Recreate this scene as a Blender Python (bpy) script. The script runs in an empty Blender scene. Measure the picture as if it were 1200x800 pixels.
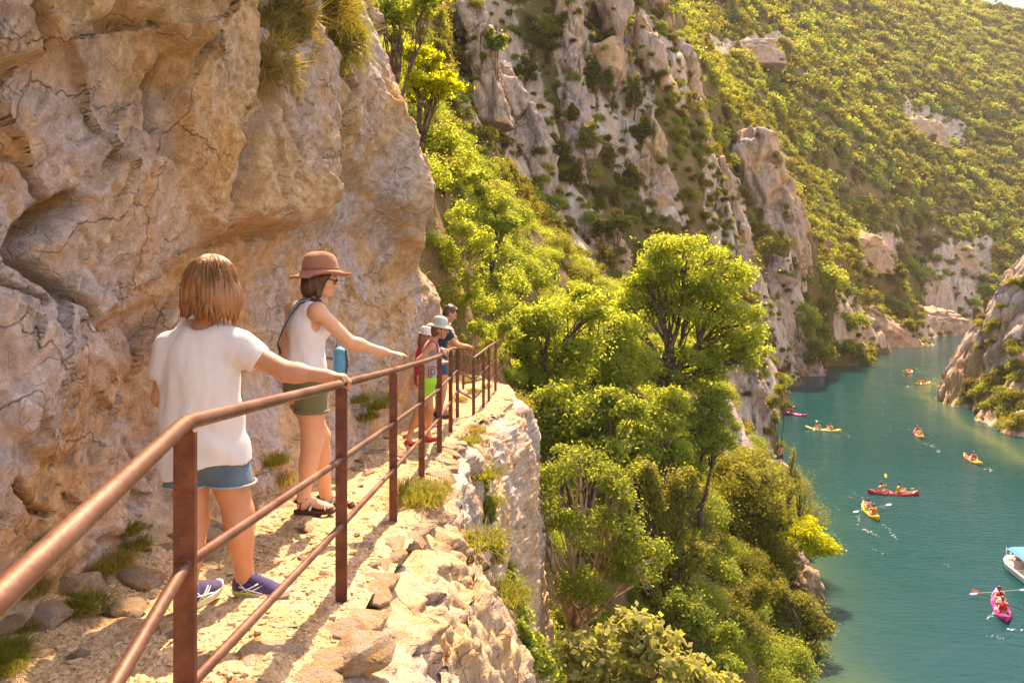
import bpy, bmesh, math, random, time
import numpy as np
from mathutils import Vector, Matrix
from mathutils.bvhtree import BVHTree

T0 = time.time()
SC = bpy.context.scene
COL = SC.collection
rng = np.random.default_rng(7)
random.seed(7)

# ------------------------------------------------------------------ camera
# metres; camera at the origin, x right, y forward, z up; the river lies at z = -17
F, CX, HY = 867.0, 600.0, 330.0
WATER = -17.0
cam_data = bpy.data.cameras.new('camera')
cam = bpy.data.objects.new('camera', cam_data)
COL.objects.link(cam)
cam.location = (0, 0, 0)
cam.rotation_euler = (math.radians(90), 0, 0)
cam_data.sensor_width = 36.0
cam_data.lens = 36.0 * F / 1200.0
cam_data.shift_y = -70.0 / 1200.0
cam_data.clip_start = 0.05
cam_data.clip_end = 5000
SC.camera = cam

# ------------------------------------------------------------------ light
SUN_AZ, SUN_EL = math.radians(7.0), math.radians(56.0)     # azimuth from +y, negative = left
world = bpy.data.worlds.new('World')
SC.world = world
world.use_nodes = True
wn, wl = world.node_tree.nodes, world.node_tree.links
bg = wn['Background']
sky = wn.new('ShaderNodeTexSky')
sky.sky_type = 'NISHITA'
sky.sun_disc = False
sky.sun_elevation = SUN_EL
sky.sun_rotation = SUN_AZ
sky.altitude = 300
sky.air_density = 1.0
sky.dust_density = 1.5
sky.ozone_density = 0.6
wl.new(sky.outputs[0], bg.inputs[0])
bg.inputs[1].default_value = 0.15
sun_data = bpy.data.lights.new('sun', 'SUN')
sun_data.energy = 3.3
sun_data.angle = math.radians(0.55)
sun_data.color = (1.0, 0.90, 0.74)
sun = bpy.data.objects.new('sun', sun_data)
COL.objects.link(sun)
to_sun = Vector((math.sin(SUN_AZ) * math.cos(SUN_EL), math.cos(SUN_AZ) * math.cos(SUN_EL), math.sin(SUN_EL)))
sun.rotation_euler = to_sun.to_track_quat('Z', 'Y').to_euler()
sun.location = (0, 30, 80)

SC.view_settings.view_transform = 'Standard'
SC.view_settings.look = 'None'
SC.view_settings.gamma = 1.0
SC.view_settings.use_curve_mapping = False
SC.view_settings.exposure = 2.2
SC.view_settings.use_white_balance = True
SC.view_settings.white_balance_temperature = 8900
SC.view_settings.white_balance_tint = 28

cy = SC.cycles
cy.use_denoising = True
cy.max_bounces = 7
cy.diffuse_bounces = 4
cy.glossy_bounces = 3
cy.transmission_bounces = 4
cy.transparent_max_bounces = 6
cy.volume_bounces = 0
cy.caustics_reflective = False
cy.caustics_refractive = False
cy.sample_clamp_indirect = 6.0


# ------------------------------------------------------------------ numeric helpers
def P(px, py, d):
    """the world point seen at photograph pixel (px, py) at depth d"""
    return np.array([(px - CX) / F * d, d, (HY - py) / F * d])


def proj(p):
    p = np.asarray(p, float)
    y = np.maximum(p[..., 1], 0.05)
    return CX + F * p[..., 0] / y, HY - F * p[..., 2] / y


def hsh(i, j, k, s):
    with np.errstate(over='ignore'):
        h = (i.astype(np.uint32) * np.uint32(374761393)) ^ (j.astype(np.uint32) * np.uint32(668265263)) \
            ^ (k.astype(np.uint32) * np.uint32(2147483647 - 58)) ^ np.uint32((s * 974711 + 12345) & 0xffffffff)
        h = (h ^ (h >> np.uint32(13))) * np.uint32(1274126177)
        h = (h ^ (h >> np.uint32(16))) * np.uint32(2246822519)
        h = h ^ (h >> np.uint32(13))
    return h


def h01(h):
    return (h & np.uint32(0xffff)).astype(np.float32) / 65535.0


def vnoise(p, seed=0):
    """smooth value noise in -1..1 at points p (n,3)"""
    p = np.asarray(p, np.float32)
    f = np.floor(p)
    i = f.astype(np.int64)
    t = p - f
    t = t * t * t * (t * (t * 6 - 15) + 10)
    out = np.zeros(len(p), np.float32)
    for dx in (0, 1):
        wx = t[:, 0] if dx else 1 - t[:, 0]
        for dy in (0, 1):
            wy = t[:, 1] if dy else 1 - t[:, 1]
            for dz in (0, 1):
                wz = t[:, 2] if dz else 1 - t[:, 2]
                out += wx * wy * wz * h01(hsh(i[:, 0] + dx, i[:, 1] + dy, i[:, 2] + dz, seed))
    return out * 2 - 1


def fbm(p, oct=4, seed=0, gain=0.5, lac=2.03):
    p = np.asarray(p, np.float32)
    out = np.zeros(len(p), np.float32)
    a = 1.0
    for o in range(oct):
        out += a * vnoise(p + 17.3 * o, seed + o * 7)
        a *= gain
        p = p * lac
    return out


def ridged(p, oct=4, seed=0):
    p = np.asarray(p, np.float32)
    out = np.zeros(len(p), np.float32)
    a = 0.5
    for o in range(oct):
        out += a * (1 - 2 * np.abs(vnoise(p + 9.1 * o, seed + o * 5)))
        a *= 0.5
        p = p * 2.1
    return out


def voro(p, seed=0, full=False):
    p = np.asarray(p, np.float32)
    n = len(p)
    F1 = np.full(n, 1e9, np.float32)
    F2 = np.full(n, 1e9, np.float32)
    hid = np.zeros(n, np.uint32)
    cen = np.zeros((n, 3), np.float32)
    b = np.floor(p).astype(np.int64) if full else np.floor(p - 0.5).astype(np.int64)
    r = (-1, 0, 1) if full else (0, 1)
    jit = 0.95 if full else 0.7
    for dx in r:
        for dy in r:
            for dz in r:
                c0, c1, c2 = b[:, 0] + dx, b[:, 1] + dy, b[:, 2] + dz
                h = hsh(c0, c1, c2, seed)
                h2 = hsh(c0, c1, c2, seed + 91)
                c = np.stack([c0 + 0.5 + jit * (h01(h) - 0.5), c1 + 0.5 + jit * (h01(h >> np.uint32(16)) - 0.5),
                              c2 + 0.5 + jit * (h01(h2) - 0.5)], 1).astype(np.float32)
                d = np.sqrt(((p - c) ** 2).sum(1))
                m = d < F1
                F2 = np.where(m, F1, np.minimum(F2, d))
                hid = np.where(m, h2, hid)
                cen[m] = c[m]
                F1 = np.where(m, d, F1)
    return F1, F2, hid, cen


def facets(p, size, seed=0, tilt=0.5, off=0.25, crack=0.12, cw=0.05, warp=0.15):
    """broken-rock relief: every Voronoi cell is a tilted plane of its own, cracks run between them"""
    size = np.asarray(size, np.float32)
    q = np.asarray(p, np.float32) / size
    if warp:
        w = np.stack([vnoise(q * 1.7, seed + 31), vnoise(q * 1.7 + 5.2, seed + 32), vnoise(q * 1.7 + 9.7, seed + 33)], 1)
        q = q + warp * w
    f1, f2, hid, cen = voro(q, seed)
    g = np.stack([h01(hid) - 0.5, h01(hid >> np.uint32(8)) - 0.5, h01(hid >> np.uint32(16)) - 0.5], 1) * 2
    s = float(size.mean())
    dsp = tilt * s * ((q - cen) * g).sum(1) + off * s * (h01(hid >> np.uint32(4)) - 0.5)
    dsp -= crack * s * np.exp(-((f2 - f1) / cw) ** 2)
    return dsp


def chips(p, size, seed=0, tilt=0.7, k=0.6, groove=0.0, gw=0.05, warp=0.08):
    """angular broken rock without steps: the upper hull of many tilted planes, one per cell; in metres"""
    size = np.asarray(size, np.float32)
    q = np.asarray(p, np.float32) / size
    if warp:
        w = np.stack([vnoise(q * 1.7, seed + 31), vnoise(q * 1.7 + 5.2, seed + 32), vnoise(q * 1.7 + 9.7, seed + 33)], 1)
        q = q + warp * w
    n = len(q)
    m1 = np.full(n, -1e9, np.float32)
    m2 = np.full(n, -1e9, np.float32)
    b = np.floor(q - 0.5).astype(np.int64)
    for dx in (0, 1):
        for dy in (0, 1):
            for dz in (0, 1):
                c0, c1, c2 = b[:, 0] + dx, b[:, 1] + dy, b[:, 2] + dz
                h = hsh(c0, c1, c2, seed)
                h2 = hsh(c0, c1, c2, seed + 91)
                ex = q[:, 0] - (c0 + 0.5 + 0.8 * (h01(h) - 0.5))
                ey = q[:, 1] - (c1 + 0.5 + 0.8 * (h01(h >> np.uint32(16)) - 0.5))
                ez = q[:, 2] - (c2 + 0.5 + 0.8 * (h01(h2) - 0.5))
                v = tilt * (ex * (h01(h2 >> np.uint32(7)) - 0.5) + ey * (h01(h2 >> np.uint32(12)) - 0.5) + ez * (h01(h2 >> np.uint32(16)) - 0.5)) * 2 \
                    - k * (ex * ex + ey * ey + ez * ez) + 0.15 * (h01(h >> np.uint32(9)) - 0.5)
                g = v > m1
                m2 = np.where(g, m1, np.maximum(m2, v))
                m1 = np.where(g, v, m1)
    out = m1 + 0.15
    if groove:
        out = out - groove * np.exp(-((m1 - m2) / gw) ** 2)
    return out * float(size.mean())


class RBF:
    """smooth interpolation of scattered values"""
    def __init__(self, pts, vals, c=0.3, lam=1e-6):
        self.p = np.asarray(pts, float)
        self.c = c
        n, k = self.p.shape
        A = np.sqrt(((self.p[:, None] - self.p[None]) ** 2).sum(2) + c * c)
        Q = np.hstack([np.ones((n, 1)), self.p])
        M = np.zeros((n + k + 1, n + k + 1))
        M[:n, :n] = -A - lam * np.eye(n)
        M[:n, n:] = Q
        M[n:, :n] = Q.T
        b = np.zeros(n + k + 1)
        b[:n] = vals
        self.w = np.linalg.lstsq(M, b, rcond=None)[0]

    def __call__(self, x):
        x = np.asarray(x, float)
        out = np.zeros(len(x))
        n, k = self.p.shape
        for s in range(0, len(x), 40000):
            xs = x[s:s + 40000]
            A = np.sqrt(((xs[:, None] - self.p[None]) ** 2).sum(2) + self.c ** 2)
            out[s:s + 40000] = -A @ self.w[:n] + self.w[n] + xs @ self.w[n + 1:]
        return out


def inpoly(px, py, poly):
    """signed pixel distance to a polygon: positive inside"""
    poly = np.asarray(poly, float)
    ins = np.zeros(px.shape, bool)
    dist = np.full(px.shape, 1e9)
    n = len(poly)
    for i in range(n):
        x0, y0 = poly[i]
        x1, y1 = poly[(i + 1) % n]
        c = ((y0 > py) != (y1 > py))
        with np.errstate(divide='ignore', invalid='ignore'):
            xi = (x1 - x0) * (py - y0) / (y1 - y0 + 1e-12) + x0
        ins ^= c & (px < xi)
        L = (x1 - x0) ** 2 + (y1 - y0) ** 2 + 1e-9
        t = np.clip(((px - x0) * (x1 - x0) + (py - y0) * (y1 - y0)) / L, 0, 1)
        dist = np.minimum(dist, np.hypot(px - x0 - t * (x1 - x0), py - y0 - t * (y1 - y0)))
    return np.where(ins, dist, -dist)


def polydist(px, py, line):
    line = np.asarray(line, float)
    dist = np.full(px.shape, 1e9)
    for i in range(len(line) - 1):
        x0, y0 = line[i]
        x1, y1 = line[i + 1]
        L = (x1 - x0) ** 2 + (y1 - y0) ** 2 + 1e-9
        t = np.clip(((px - x0) * (x1 - x0) + (py - y0) * (y1 - y0)) / L, 0, 1)
        dist = np.minimum(dist, np.hypot(px - x0 - t * (x1 - x0), py - y0 - t * (y1 - y0)))
    return dist


def sstep(a, b, x):
    t = np.clip((x - a) / (b - a), 0, 1)
    return t * t * (3 - 2 * t)


# ------------------------------------------------------------------ object helpers
def tag(o, label=None, cat=None, group=None, kind=None):
    if label:
        o['label'] = label
    if cat:
        o['category'] = cat
    if group:
        o['group'] = group
    if kind:
        o['kind'] = kind
    return o


def empty(name, loc=(0, 0, 0), rz=0.0):
    o = bpy.data.objects.new(name, None)
    o.empty_display_size = 0.2
    o.location = loc
    o.rotation_euler = (0, 0, rz)
    COL.objects.link(o)
    return o


def link(name, me, parent=None, mat=None):
    o = bpy.data.objects.new(name, me)
    COL.objects.link(o)
    if parent is not None:
        o.parent = parent
    if mat is not None:
        me.materials.clear()
        me.materials.append(mat)
    return o


def mesh_np(name, V, Fq, smooth=True, attrs=None):
    """mesh from numpy arrays; Fq is (m,3) or (m,4)"""
    V = np.ascontiguousarray(V, np.float32)
    Fq = np.ascontiguousarray(Fq, np.int32)
    me = bpy.data.meshes.new(name)
    m, k = Fq.shape
    me.vertices.add(len(V))
    me.vertices.foreach_set('co', V.ravel())
    me.loops.add(m * k)
    me.loops.foreach_set('vertex_index', Fq.ravel())
    me.polygons.add(m)
    me.polygons.foreach_set('loop_start', np.arange(0, m * k, k, dtype=np.int32))
    me.polygons.foreach_set('loop_total', np.full(m, k, np.int32))
    if smooth:
        me.polygons.foreach_set('use_smooth', np.ones(m, bool))
    for an, (dom, vals) in (attrs or {}).items():
        a = me.attributes.new(an, 'FLOAT', dom)
        a.data.foreach_set('value', np.ascontiguousarray(vals, np.float32))
    me.update(calc_edges=True)
    return me


def grid_faces(nu, nv, flip=False):
    i = np.arange(nu - 1)[:, None]
    j = np.arange(nv - 1)[None]
    a = (i * nv + j).ravel()
    q = np.stack([a, a + nv, a + nv + 1, a + 1], 1)
    return q[:, ::-1] if flip else q


class MB:
    """collects simple shapes and joins them into one mesh"""
    def __init__(self):
        self.V, self.F, self.n = [], [], 0

    def add(self, V, F):
        V = np.asarray(V, float)
        self.V.append(V)
        self.F += [tuple(int(i) + self.n for i in f) for f in F]
        self.n += len(V)
        return self

    def box(self, c, s, R=None):
        v = np.array([[x, y, z] for x in (-.5, .5) for y in (-.5, .5) for z in (-.5, .5)]) * np.asarray(s, float)
        if R is not None:
            v = v @ np.asarray(R).T
        f = [(0, 1, 3, 2), (4, 6, 7, 5), (0, 4, 5, 1), (2, 3, 7, 6), (0, 2, 6, 4), (1, 5, 7, 3)]
        return self.add(v + np.asarray(c, float), f)

    def tube(self, pts, rad, n=8, cap=True):
        pts = [np.asarray(p, float) for p in pts]
        if np.isscalar(rad):
            rad = [rad] * len(pts)
        rings = []
        prev = None
        for i, p in enumerate(pts):
            t = pts[min(i + 1, len(pts) - 1)] - pts[max(i - 1, 0)]
            t = t / (np.linalg.norm(t) + 1e-12)
            if prev is None:
                a = np.array([0, 0, 1.0]) if abs(t[2]) < 0.9 else np.array([1.0, 0, 0])
            else:
                a = prev
            u = a - t * (a @ t)
            u /= np.linalg.norm(u) + 1e-12
            prev = u
            w = np.cross(t, u)
            ang = np.arange(n) * 2 * math.pi / n
            rings.append(p + rad[i] * (np.cos(ang)[:, None] * u + np.sin(ang)[:, None] * w))
        V = np.vstack(rings)
        Fs = []
        for i in range(len(pts) - 1):
            for j in range(n):
                Fs.append((i * n + j, i * n + (j + 1) % n, (i + 1) * n + (j + 1) % n, (i + 1) * n + j))
        if cap:
            Fs.append(tuple(range(n - 1, -1, -1)))
            Fs.append(tuple((len(pts) - 1) * n + j for j in range(n)))
        return self.add(V, Fs)

    def mesh(self, name, smooth=False):
        me = bpy.data.meshes.new(name)
        me.from_pydata(np.vstack(self.V).tolist(), [], self.F)
        if smooth:
            me.polygons.foreach_set('use_smooth', [True] * len(me.polygons))
        me.update()
        return me

    def build(self, name, mat=None, parent=None, smooth=False):
        return link(name, self.mesh(name, smooth), parent, mat)


# ------------------------------------------------------------------ materials
class NT:
    def __init__(self, name):
        self.m = bpy.data.materials.new(name)
        self.m.use_nodes = True
        self.t = self.m.node_tree
        self.b = self.t.nodes['Principled BSDF']
        self.out = self.t.nodes['Material Output']

    def n(self, typ, **kw):
        nd = self.t.nodes.new('ShaderNode' + typ)
        for k, v in kw.items():
            setattr(nd, k, v)
        return nd

    def l(self, a, b):
        self.t.links.new(a, b)

    def val(self, nd, i, v):
        if hasattr(v, 'is_output') or isinstance(v, bpy.types.NodeSocket):
            self.l(v, nd.inputs[i])
        else:
            nd.inputs[i].default_value = v

    def coord(self, scale=(1, 1, 1), rot=(0, 0, 0), kind='Object'):
        tc = self.n('TexCoord')
        mp = self.n('Mapping')
        mp.inputs['Scale'].default_value = scale
        mp.inputs['Rotation'].default_value = rot
        self.l(tc.outputs[kind], mp.inputs[0])
        return mp.outputs[0]

    def noise(self, vec, scale, detail=4, rough=0.55, dist=0.0):
        nd = self.n('TexNoise')
        self.l(vec, nd.inputs['Vector'])
        nd.inputs['Scale'].default_value = scale
        nd.inputs['Detail'].default_value = detail
        nd.inputs['Roughness'].default_value = rough
        nd.inputs['Distortion'].default_value = dist
        return nd.outputs['Fac']

    def voro(self, vec, scale, feature='F1'):
        nd = self.n('TexVoronoi', feature=feature)
        self.l(vec, nd.inputs['Vector'])
        nd.inputs['Scale'].default_value = scale
        return nd

    def ramp(self, fac, stops, interp='LINEAR'):
        nd = self.n('ValToRGB')
        cr = nd.color_ramp
        cr.interpolation = interp
        while len(cr.elements) < len(stops):
            cr.elements.new(0.5)
        for e, (p, c) in zip(cr.elements, stops):
            e.position = p
            e.color = (c, c, c, 1) if np.isscalar(c) else (*c, 1)
        self.l(fac, nd.inputs[0])
        return nd.outputs[0]

    def mix(self, fac, a, b, typ='MIX'):
        nd = self.n('Mix', data_type='RGBA', blend_type=typ)
        self.val(nd, 0, fac)
        for i, v in ((6, a), (7, b)):
            if isinstance(v, tuple):
                v = (*v[:3], 1)
            self.val(nd, i, v)
        return nd.outputs[2]

    def math(self, op, a, b=0.0):
        nd = self.n('Math', operation=op)
        self.val(nd, 0, a)
        self.val(nd, 1, b)
        return nd.outputs[0]

    def attr(self, name):
        nd = self.n('Attribute', attribute_name=name)
        return nd.outputs['Fac']

    def bump(self, h, strength=0.5, dist=0.02, nrm=None):
        nd = self.n('Bump')
        nd.inputs['Strength'].default_value = strength
        nd.inputs['Distance'].default_value = dist
        self.l(h, nd.inputs['Height'])
        if nrm is not None:
            self.l(nrm, nd.inputs['Normal'])
        return nd.outputs[0]

    def base(self, c, rough=0.8, spec=0.3, nrm=None):
        if isinstance(c, tuple):
            self.b.inputs['Base Color'].default_value = (*c[:3], 1)
        else:
            self.l(c, self.b.inputs['Base Color'])
        self.val(self.b, 'Roughness', rough)
        self.b.inputs['Specular IOR Level'].default_value = spec
        if nrm is not None:
            self.l(nrm, self.b.inputs['Normal'])
        return self.m


def plain(name, col, rough=0.7, spec=0.3, nscale=0, namt=0.12, bump=0.0, metallic=0.0):
    t = NT(name)
    c = tuple(col)
    if nscale:
        v = t.coord()
        f = t.noise(v, nscale, 4)
        lo = tuple(x * (1 - namt * 2) for x in c)
        hi = tuple(min(1, x * (1 + namt * 2)) for x in c)
        cc = t.ramp(f, [(0.3, lo), (0.7, hi)])
        nr = t.bump(t.noise(v, nscale * 3, 3), 0.5, bump) if bump else None
        t.base(cc, rough, spec, nr)
    else:
        t.base(c, rough, spec)
    t.b.inputs['Metallic'].default_value = metallic
    return t.m


def rock_material(name, scale=1.0, warm=0.5, streak=(1, 1, 1), rot=(0, 0, 0), bump=1.0, pale=0.0, stain=1.0, mask=None):
    """limestone: ochre and tan with grey weathering, dark lichen stains and pale scars"""
    t = NT(name)
    v = t.coord(tuple(scale * s for s in streak), rot)
    v0 = t.coord((scale, scale, scale))
    big = t.noise(v0, 0.55, 5, 0.6, 0.6)
    mid = t.noise(v, 2.2, 6, 0.62, 0.4)
    mid2 = t.noise(v0, 1.3, 5, 0.6, 0.8)
    fine = t.noise(v, 11.0, 6, 0.7)
    grit = t.noise(v0, 48.0, 5, 0.75)
    grey = t.ramp(fine, [(0.3, (0.30 + pale * .1, 0.24 + pale * .09, 0.20 + pale * .08)), (0.7, (0.56 + pale * .12, 0.46 + pale * .12, 0.39 + pale * .12))])
    tan = t.ramp(fine, [(0.3, (0.39, 0.245, 0.115)), (0.72, (0.72, 0.50, 0.275))])
    och = t.ramp(fine, [(0.3, (0.44, 0.21, 0.055)), (0.75, (0.74, 0.44, 0.14))])
    if mask:
        big = t.math('SUBTRACT', big, t.math('MULTIPLY', t.attr(mask), 0.20))
        mid2 = t.math('ADD', mid2, t.math('MULTIPLY', t.attr(mask), 0.10))
    c = t.mix(t.ramp(big, [(0.42 + 0.16 * (1 - warm) - 0.1, 1.0), (0.62 + 0.16 * (1 - warm) - 0.1, 0.0)]), tan, grey)
    c = t.mix(t.math('MULTIPLY', t.ramp(mid2, [(0.52, 0.0), (0.64, 1.0)]), 0.25 + 0.6 * warm), c, och)
    c = t.mix(t.math('MULTIPLY', t.ramp(mid, [(0.56, 0.0), (0.66, 1.0)]), 0.35 * stain), c, (0.16, 0.115, 0.075))
    c = t.mix(t.math('MULTIPLY', t.ramp(t.noise(v, 4.3, 5, 0.7), [(0.62, 0.0), (0.70, 1.0)]), 0.55), c, (0.66, 0.56, 0.46))
    c = t.mix(t.math('MULTIPLY', t.ramp(t.noise(v0, 6.3, 6, 0.72), [(0.65, 0.0), (0.72, 1.0)]), 0.7 * stain), c, (0.055, 0.042, 0.034))
    c = t.mix(0.55, c, t.ramp(grit, [(0.30, (0.35, 0.33, 0.31)), (0.70, (1.0, 1.0, 1.0))]), 'MULTIPLY')
    wv = t.n('VectorMath', operation='ADD')
    ns = t.n('TexNoise')
    ns.inputs['Scale'].default_value = 3.0
    ns.inputs['Detail'].default_value = 5
    t.l(v0, ns.inputs['Vector'])
    sc_ = t.n('VectorMath', operation='SCALE')
    sc_.inputs['Scale'].default_value = 0.5
    t.l(ns.outputs['Color'], sc_.inputs[0])
    t.l(v0, wv.inputs[0])
    t.l(sc_.outputs[0], wv.inputs[1])
    ck = t.voro(wv.outputs[0], 1.25, 'DISTANCE_TO_EDGE').outputs['Distance']
    ck2 = t.voro(wv.outputs[0], 4.5, 'DISTANCE_TO_EDGE').outputs['Distance']
    m1 = t.math('MULTIPLY', t.ramp(ck, [(0.002, 1.0), (0.009, 0.0)]), t.ramp(t.noise(v0, 0.9, 3), [(0.42, 0.0), (0.55, 1.0)]))
    m2 = t.math('MULTIPLY', t.ramp(ck2, [(0.004, 1.0), (0.02, 0.0)]), t.ramp(t.noise(v0, 1.7, 3), [(0.50, 0.0), (0.62, 0.8)]))
    lines = t.math('MAXIMUM', m1, m2)
    c = t.mix(t.math('MULTIPLY', lines, 0.30), c, (0.14, 0.085, 0.05))
    h = t.math('ADD', t.math('MULTIPLY', fine, 0.7), t.math('ADD', t.math('MULTIPLY', grit, 0.22), t.math('MULTIPLY', mid, 1.2)))
    vr = t.voro(v0, 9.0, 'DISTANCE_TO_EDGE')
    h = t.math('ADD', h, t.math('ADD', t.math('MULTIPLY', t.ramp(vr.outputs['Distance'], [(0.0, 0.0), (0.06, 1.0)]), 0.10), t.math('MULTIPLY', lines, -0.5)))
    nr = t.bump(h, 1.0, 0.045 * bump / scale)
    return t.base(c, 0.9, 0.15, nr)


M = {}
M['wall_rock'] = rock_material('wall_rock', 1.0, 0.66, bump=0.7, pale=0.3, stain=0.6, mask='ochre')
M['slab_rock'] = rock_material('slab_rock', 1.6, 0.45, (2.2, 1, .55), (0, 0.5, 0), 0.9, 0.6, 0.6)
M['edge_rock'] = rock_material('edge_rock', 1.7, 0.85, bump=0.8, pale=0.5, stain=0.25)
M['far_rock'] = rock_material('far_rock', 0.16, 0.40, (1.6, 1.6, 0.45), bump=1.0, pale=0.0, stain=1.0)
# ================================================================== SETTING: river, hills, cliff, path
# ------------------------------------------------------------------ water
def water_material():
    t = NT('river_water')
    v = t.coord()
    sh = t.attr('shallow')
    n = t.noise(v, 0.02, 3)
    deep = t.ramp(n, [(0.35, (0.0, 0.034, 0.035)), (0.65, (0.0, 0.044, 0.046))])
    c = t.mix(t.ramp(sh, [(0.0, 0.0), (0.5, 0.45), (1.0, 1.0)]), deep, (0.07, 0.105, 0.045))
    v2 = t.coord((1.0, 1.9, 1.0), (0, 0, 0.5))
    w1 = t.noise(v2, 1.5, 4, 0.6, 0.3)
    w2 = t.noise(v, 0.25, 3, 0.5)
    amp = t.ramp(t.noise(v, 0.045, 3), [(0.35, 0.35), (0.65, 1.0)])
    h = t.math('ADD', t.math('MULTIPLY', w1, amp), t.math('MULTIPLY', w2, 1.6))
    nr = t.bump(h, 1.0, 0.06)
    m = t.base(c, 0.06, 0.5, nr)
    t.b.inputs['IOR'].default_value = 1.12
    return m


SHORE = np.array([(7, -60), (7, 8), (8, 12), (10, 20), (13.2, 32), (16.8, 42), (20.2, 55), (23.4, 66), (23.2, 71), (26, 85),
                  (36, 112), (48, 133), (56, 137), (61, 148), (73, 152), (77, 157), (80, 168), (95, 190), (112, 197),
                  (115, 203), (112, 216), (128, 245), (152, 272), (200, 285), (300, 300), (700, 420)], float)
RSHORE = np.array([(40, -60), (46, 20), (50, 55), (48.5, 70), (51, 77), (53.5, 88), (58, 99), (62, 112), (72, 126), (95, 150),
                   (130, 190), (190, 240), (300, 270), (700, 380)], float)


def make_water():
    xs = np.concatenate([np.linspace(-5, 130, 160), np.linspace(135, 900, 40)])
    ys = np.concatenate([np.linspace(-60, 220, 240), np.linspace(225, 900, 50)])
    X, Y = np.meshgrid(xs, ys, indexing='ij')
    V = np.stack([X.ravel(), Y.ravel(), np.full(X.size, WATER)], 1)
    dl = polydist(V[:, 0], V[:, 1], SHORE)
    dr = polydist(V[:, 0], V[:, 1], RSHORE)
    nz = vnoise(V * 0.25, 3) * 0.35 + 1
    sh = np.maximum(np.exp(-dl / 1.6 / nz) * 0.75, 0.8 * np.exp(-dr / 1.6 / nz))
    # the sandy shallows under the trees in the near corner
    d2 = np.hypot((V[:, 0] - 14.0) / 2.2, (V[:, 1] - 31.5) / 3.4)
    sh = np.maximum(sh, 0.5 * np.exp(-d2 ** 2))
    me = mesh_np('river', V, grid_faces(len(xs), len(ys)), True, {'shallow': ('POINT', sh)})
    o = link('river', me, None, water_material())
    tag(o, 'green river water at the bottom of the gorge', None, None, 'structure')


make_water()


# ------------------------------------------------------------------ hills: one sheet, polar grid round the viewpoint
def ground_material():
    t = NT('hill_ground')
    v = t.coord()
    f = t.noise(v, 0.35, 6, 0.65)
    f2 = t.noise(v, 0.05, 4)
    f3 = t.noise(v, 2.2, 4, 0.7)
    c = t.ramp(f, [(0.3, (0.095, 0.075, 0.026)), (0.5, (0.17, 0.115, 0.045)), (0.72, (0.28, 0.175, 0.085))])
    c = t.mix(t.ramp(f2, [(0.4, 0.0), (0.6, 0.7)]), c, (0.11, 0.105, 0.03))
    c = t.mix(0.5, c, t.ramp(f3, [(0.3, (0.45, 0.45, 0.45)), (0.7, (1, 1, 1))]), 'MULTIPLY')
    vr = t.coord((1.6, 1.6, 0.5))
    g = t.noise(vr, 0.6, 6, 0.65)
    rk = t.ramp(g, [(0.3, (0.22, 0.165, 0.115)), (0.55, (0.45, 0.37, 0.29)), (0.75, (0.56, 0.48, 0.39))])
    rk = t.mix(t.ramp(t.noise(vr, 0.35, 5), [(0.5, 0.0), (0.62, 0.6)]), rk, (0.42, 0.26, 0.12))
    a = t.math('ADD', t.attr('rock'), t.math('MULTIPLY', t.math('SUBTRACT', f, 0.5), 1.2))
    c = t.mix(t.ramp(a, [(0.45, 0.0), (0.55, 1.0)]), c, rk)
    nr = t.bump(t.math('ADD', f, t.math('MULTIPLY', f3, 0.3)), 1.0, 0.5)
    return t.base(c, 0.95, 0.1, nr)


HC = []      # control points of the hills: (px, py, depth)
def hc(*pts):
    for p in pts:
        HC.append(p)


def hw(*pts):
    for x, y, z in pts:
        HC.append((CX + F * x / y, HY - F * z / y, y))


for (x, y) in SHORE[2:]:
    hw((x - 0.3, y, WATER - 0.2))
    hw((x + max(2.5, 0.03 * y), y - 0.02 * y, WATER - 3.0 - 0.01 * y))
hw((7, 9, -17.2), (2.5, 9, -12), (0.5, 9, -8.5), (-3, 9, -6), (-8, 9, -4),
   (2, 14, -9.5), (5, 14, -14.5), (0, 18, -7), (-2.6, 16.5, -3.2), (-6, 15, -1), (-10, 16, 3), (-14, 17, 8),
   (2.5, 22, -11), (2, 26, -9.5), (6.9, 35, -6), (11.5, 36, -14.5), (5, 45, -3), (-1, 30, -4), (-2, 40, 0), (-6, 40, 8), (-10, 42, 18),
   (-12, 30, 14), (-9, 25, 9), (-6, 20, 7), (10, 28, -15.5), (6, 20, -14.5), (8, 26, -15), (4, 24, -13), (4.5, 18, -14), (8, 32, -12.5), (11, 40, -13.5), (14, 40, -15), (9, 36, -10.5), (13, 45, -11.5), (15, 52, -8), (17, 56, -11), (12, 55, -4),
   (-20, 25, 22), (-25, 45, 38))
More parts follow.
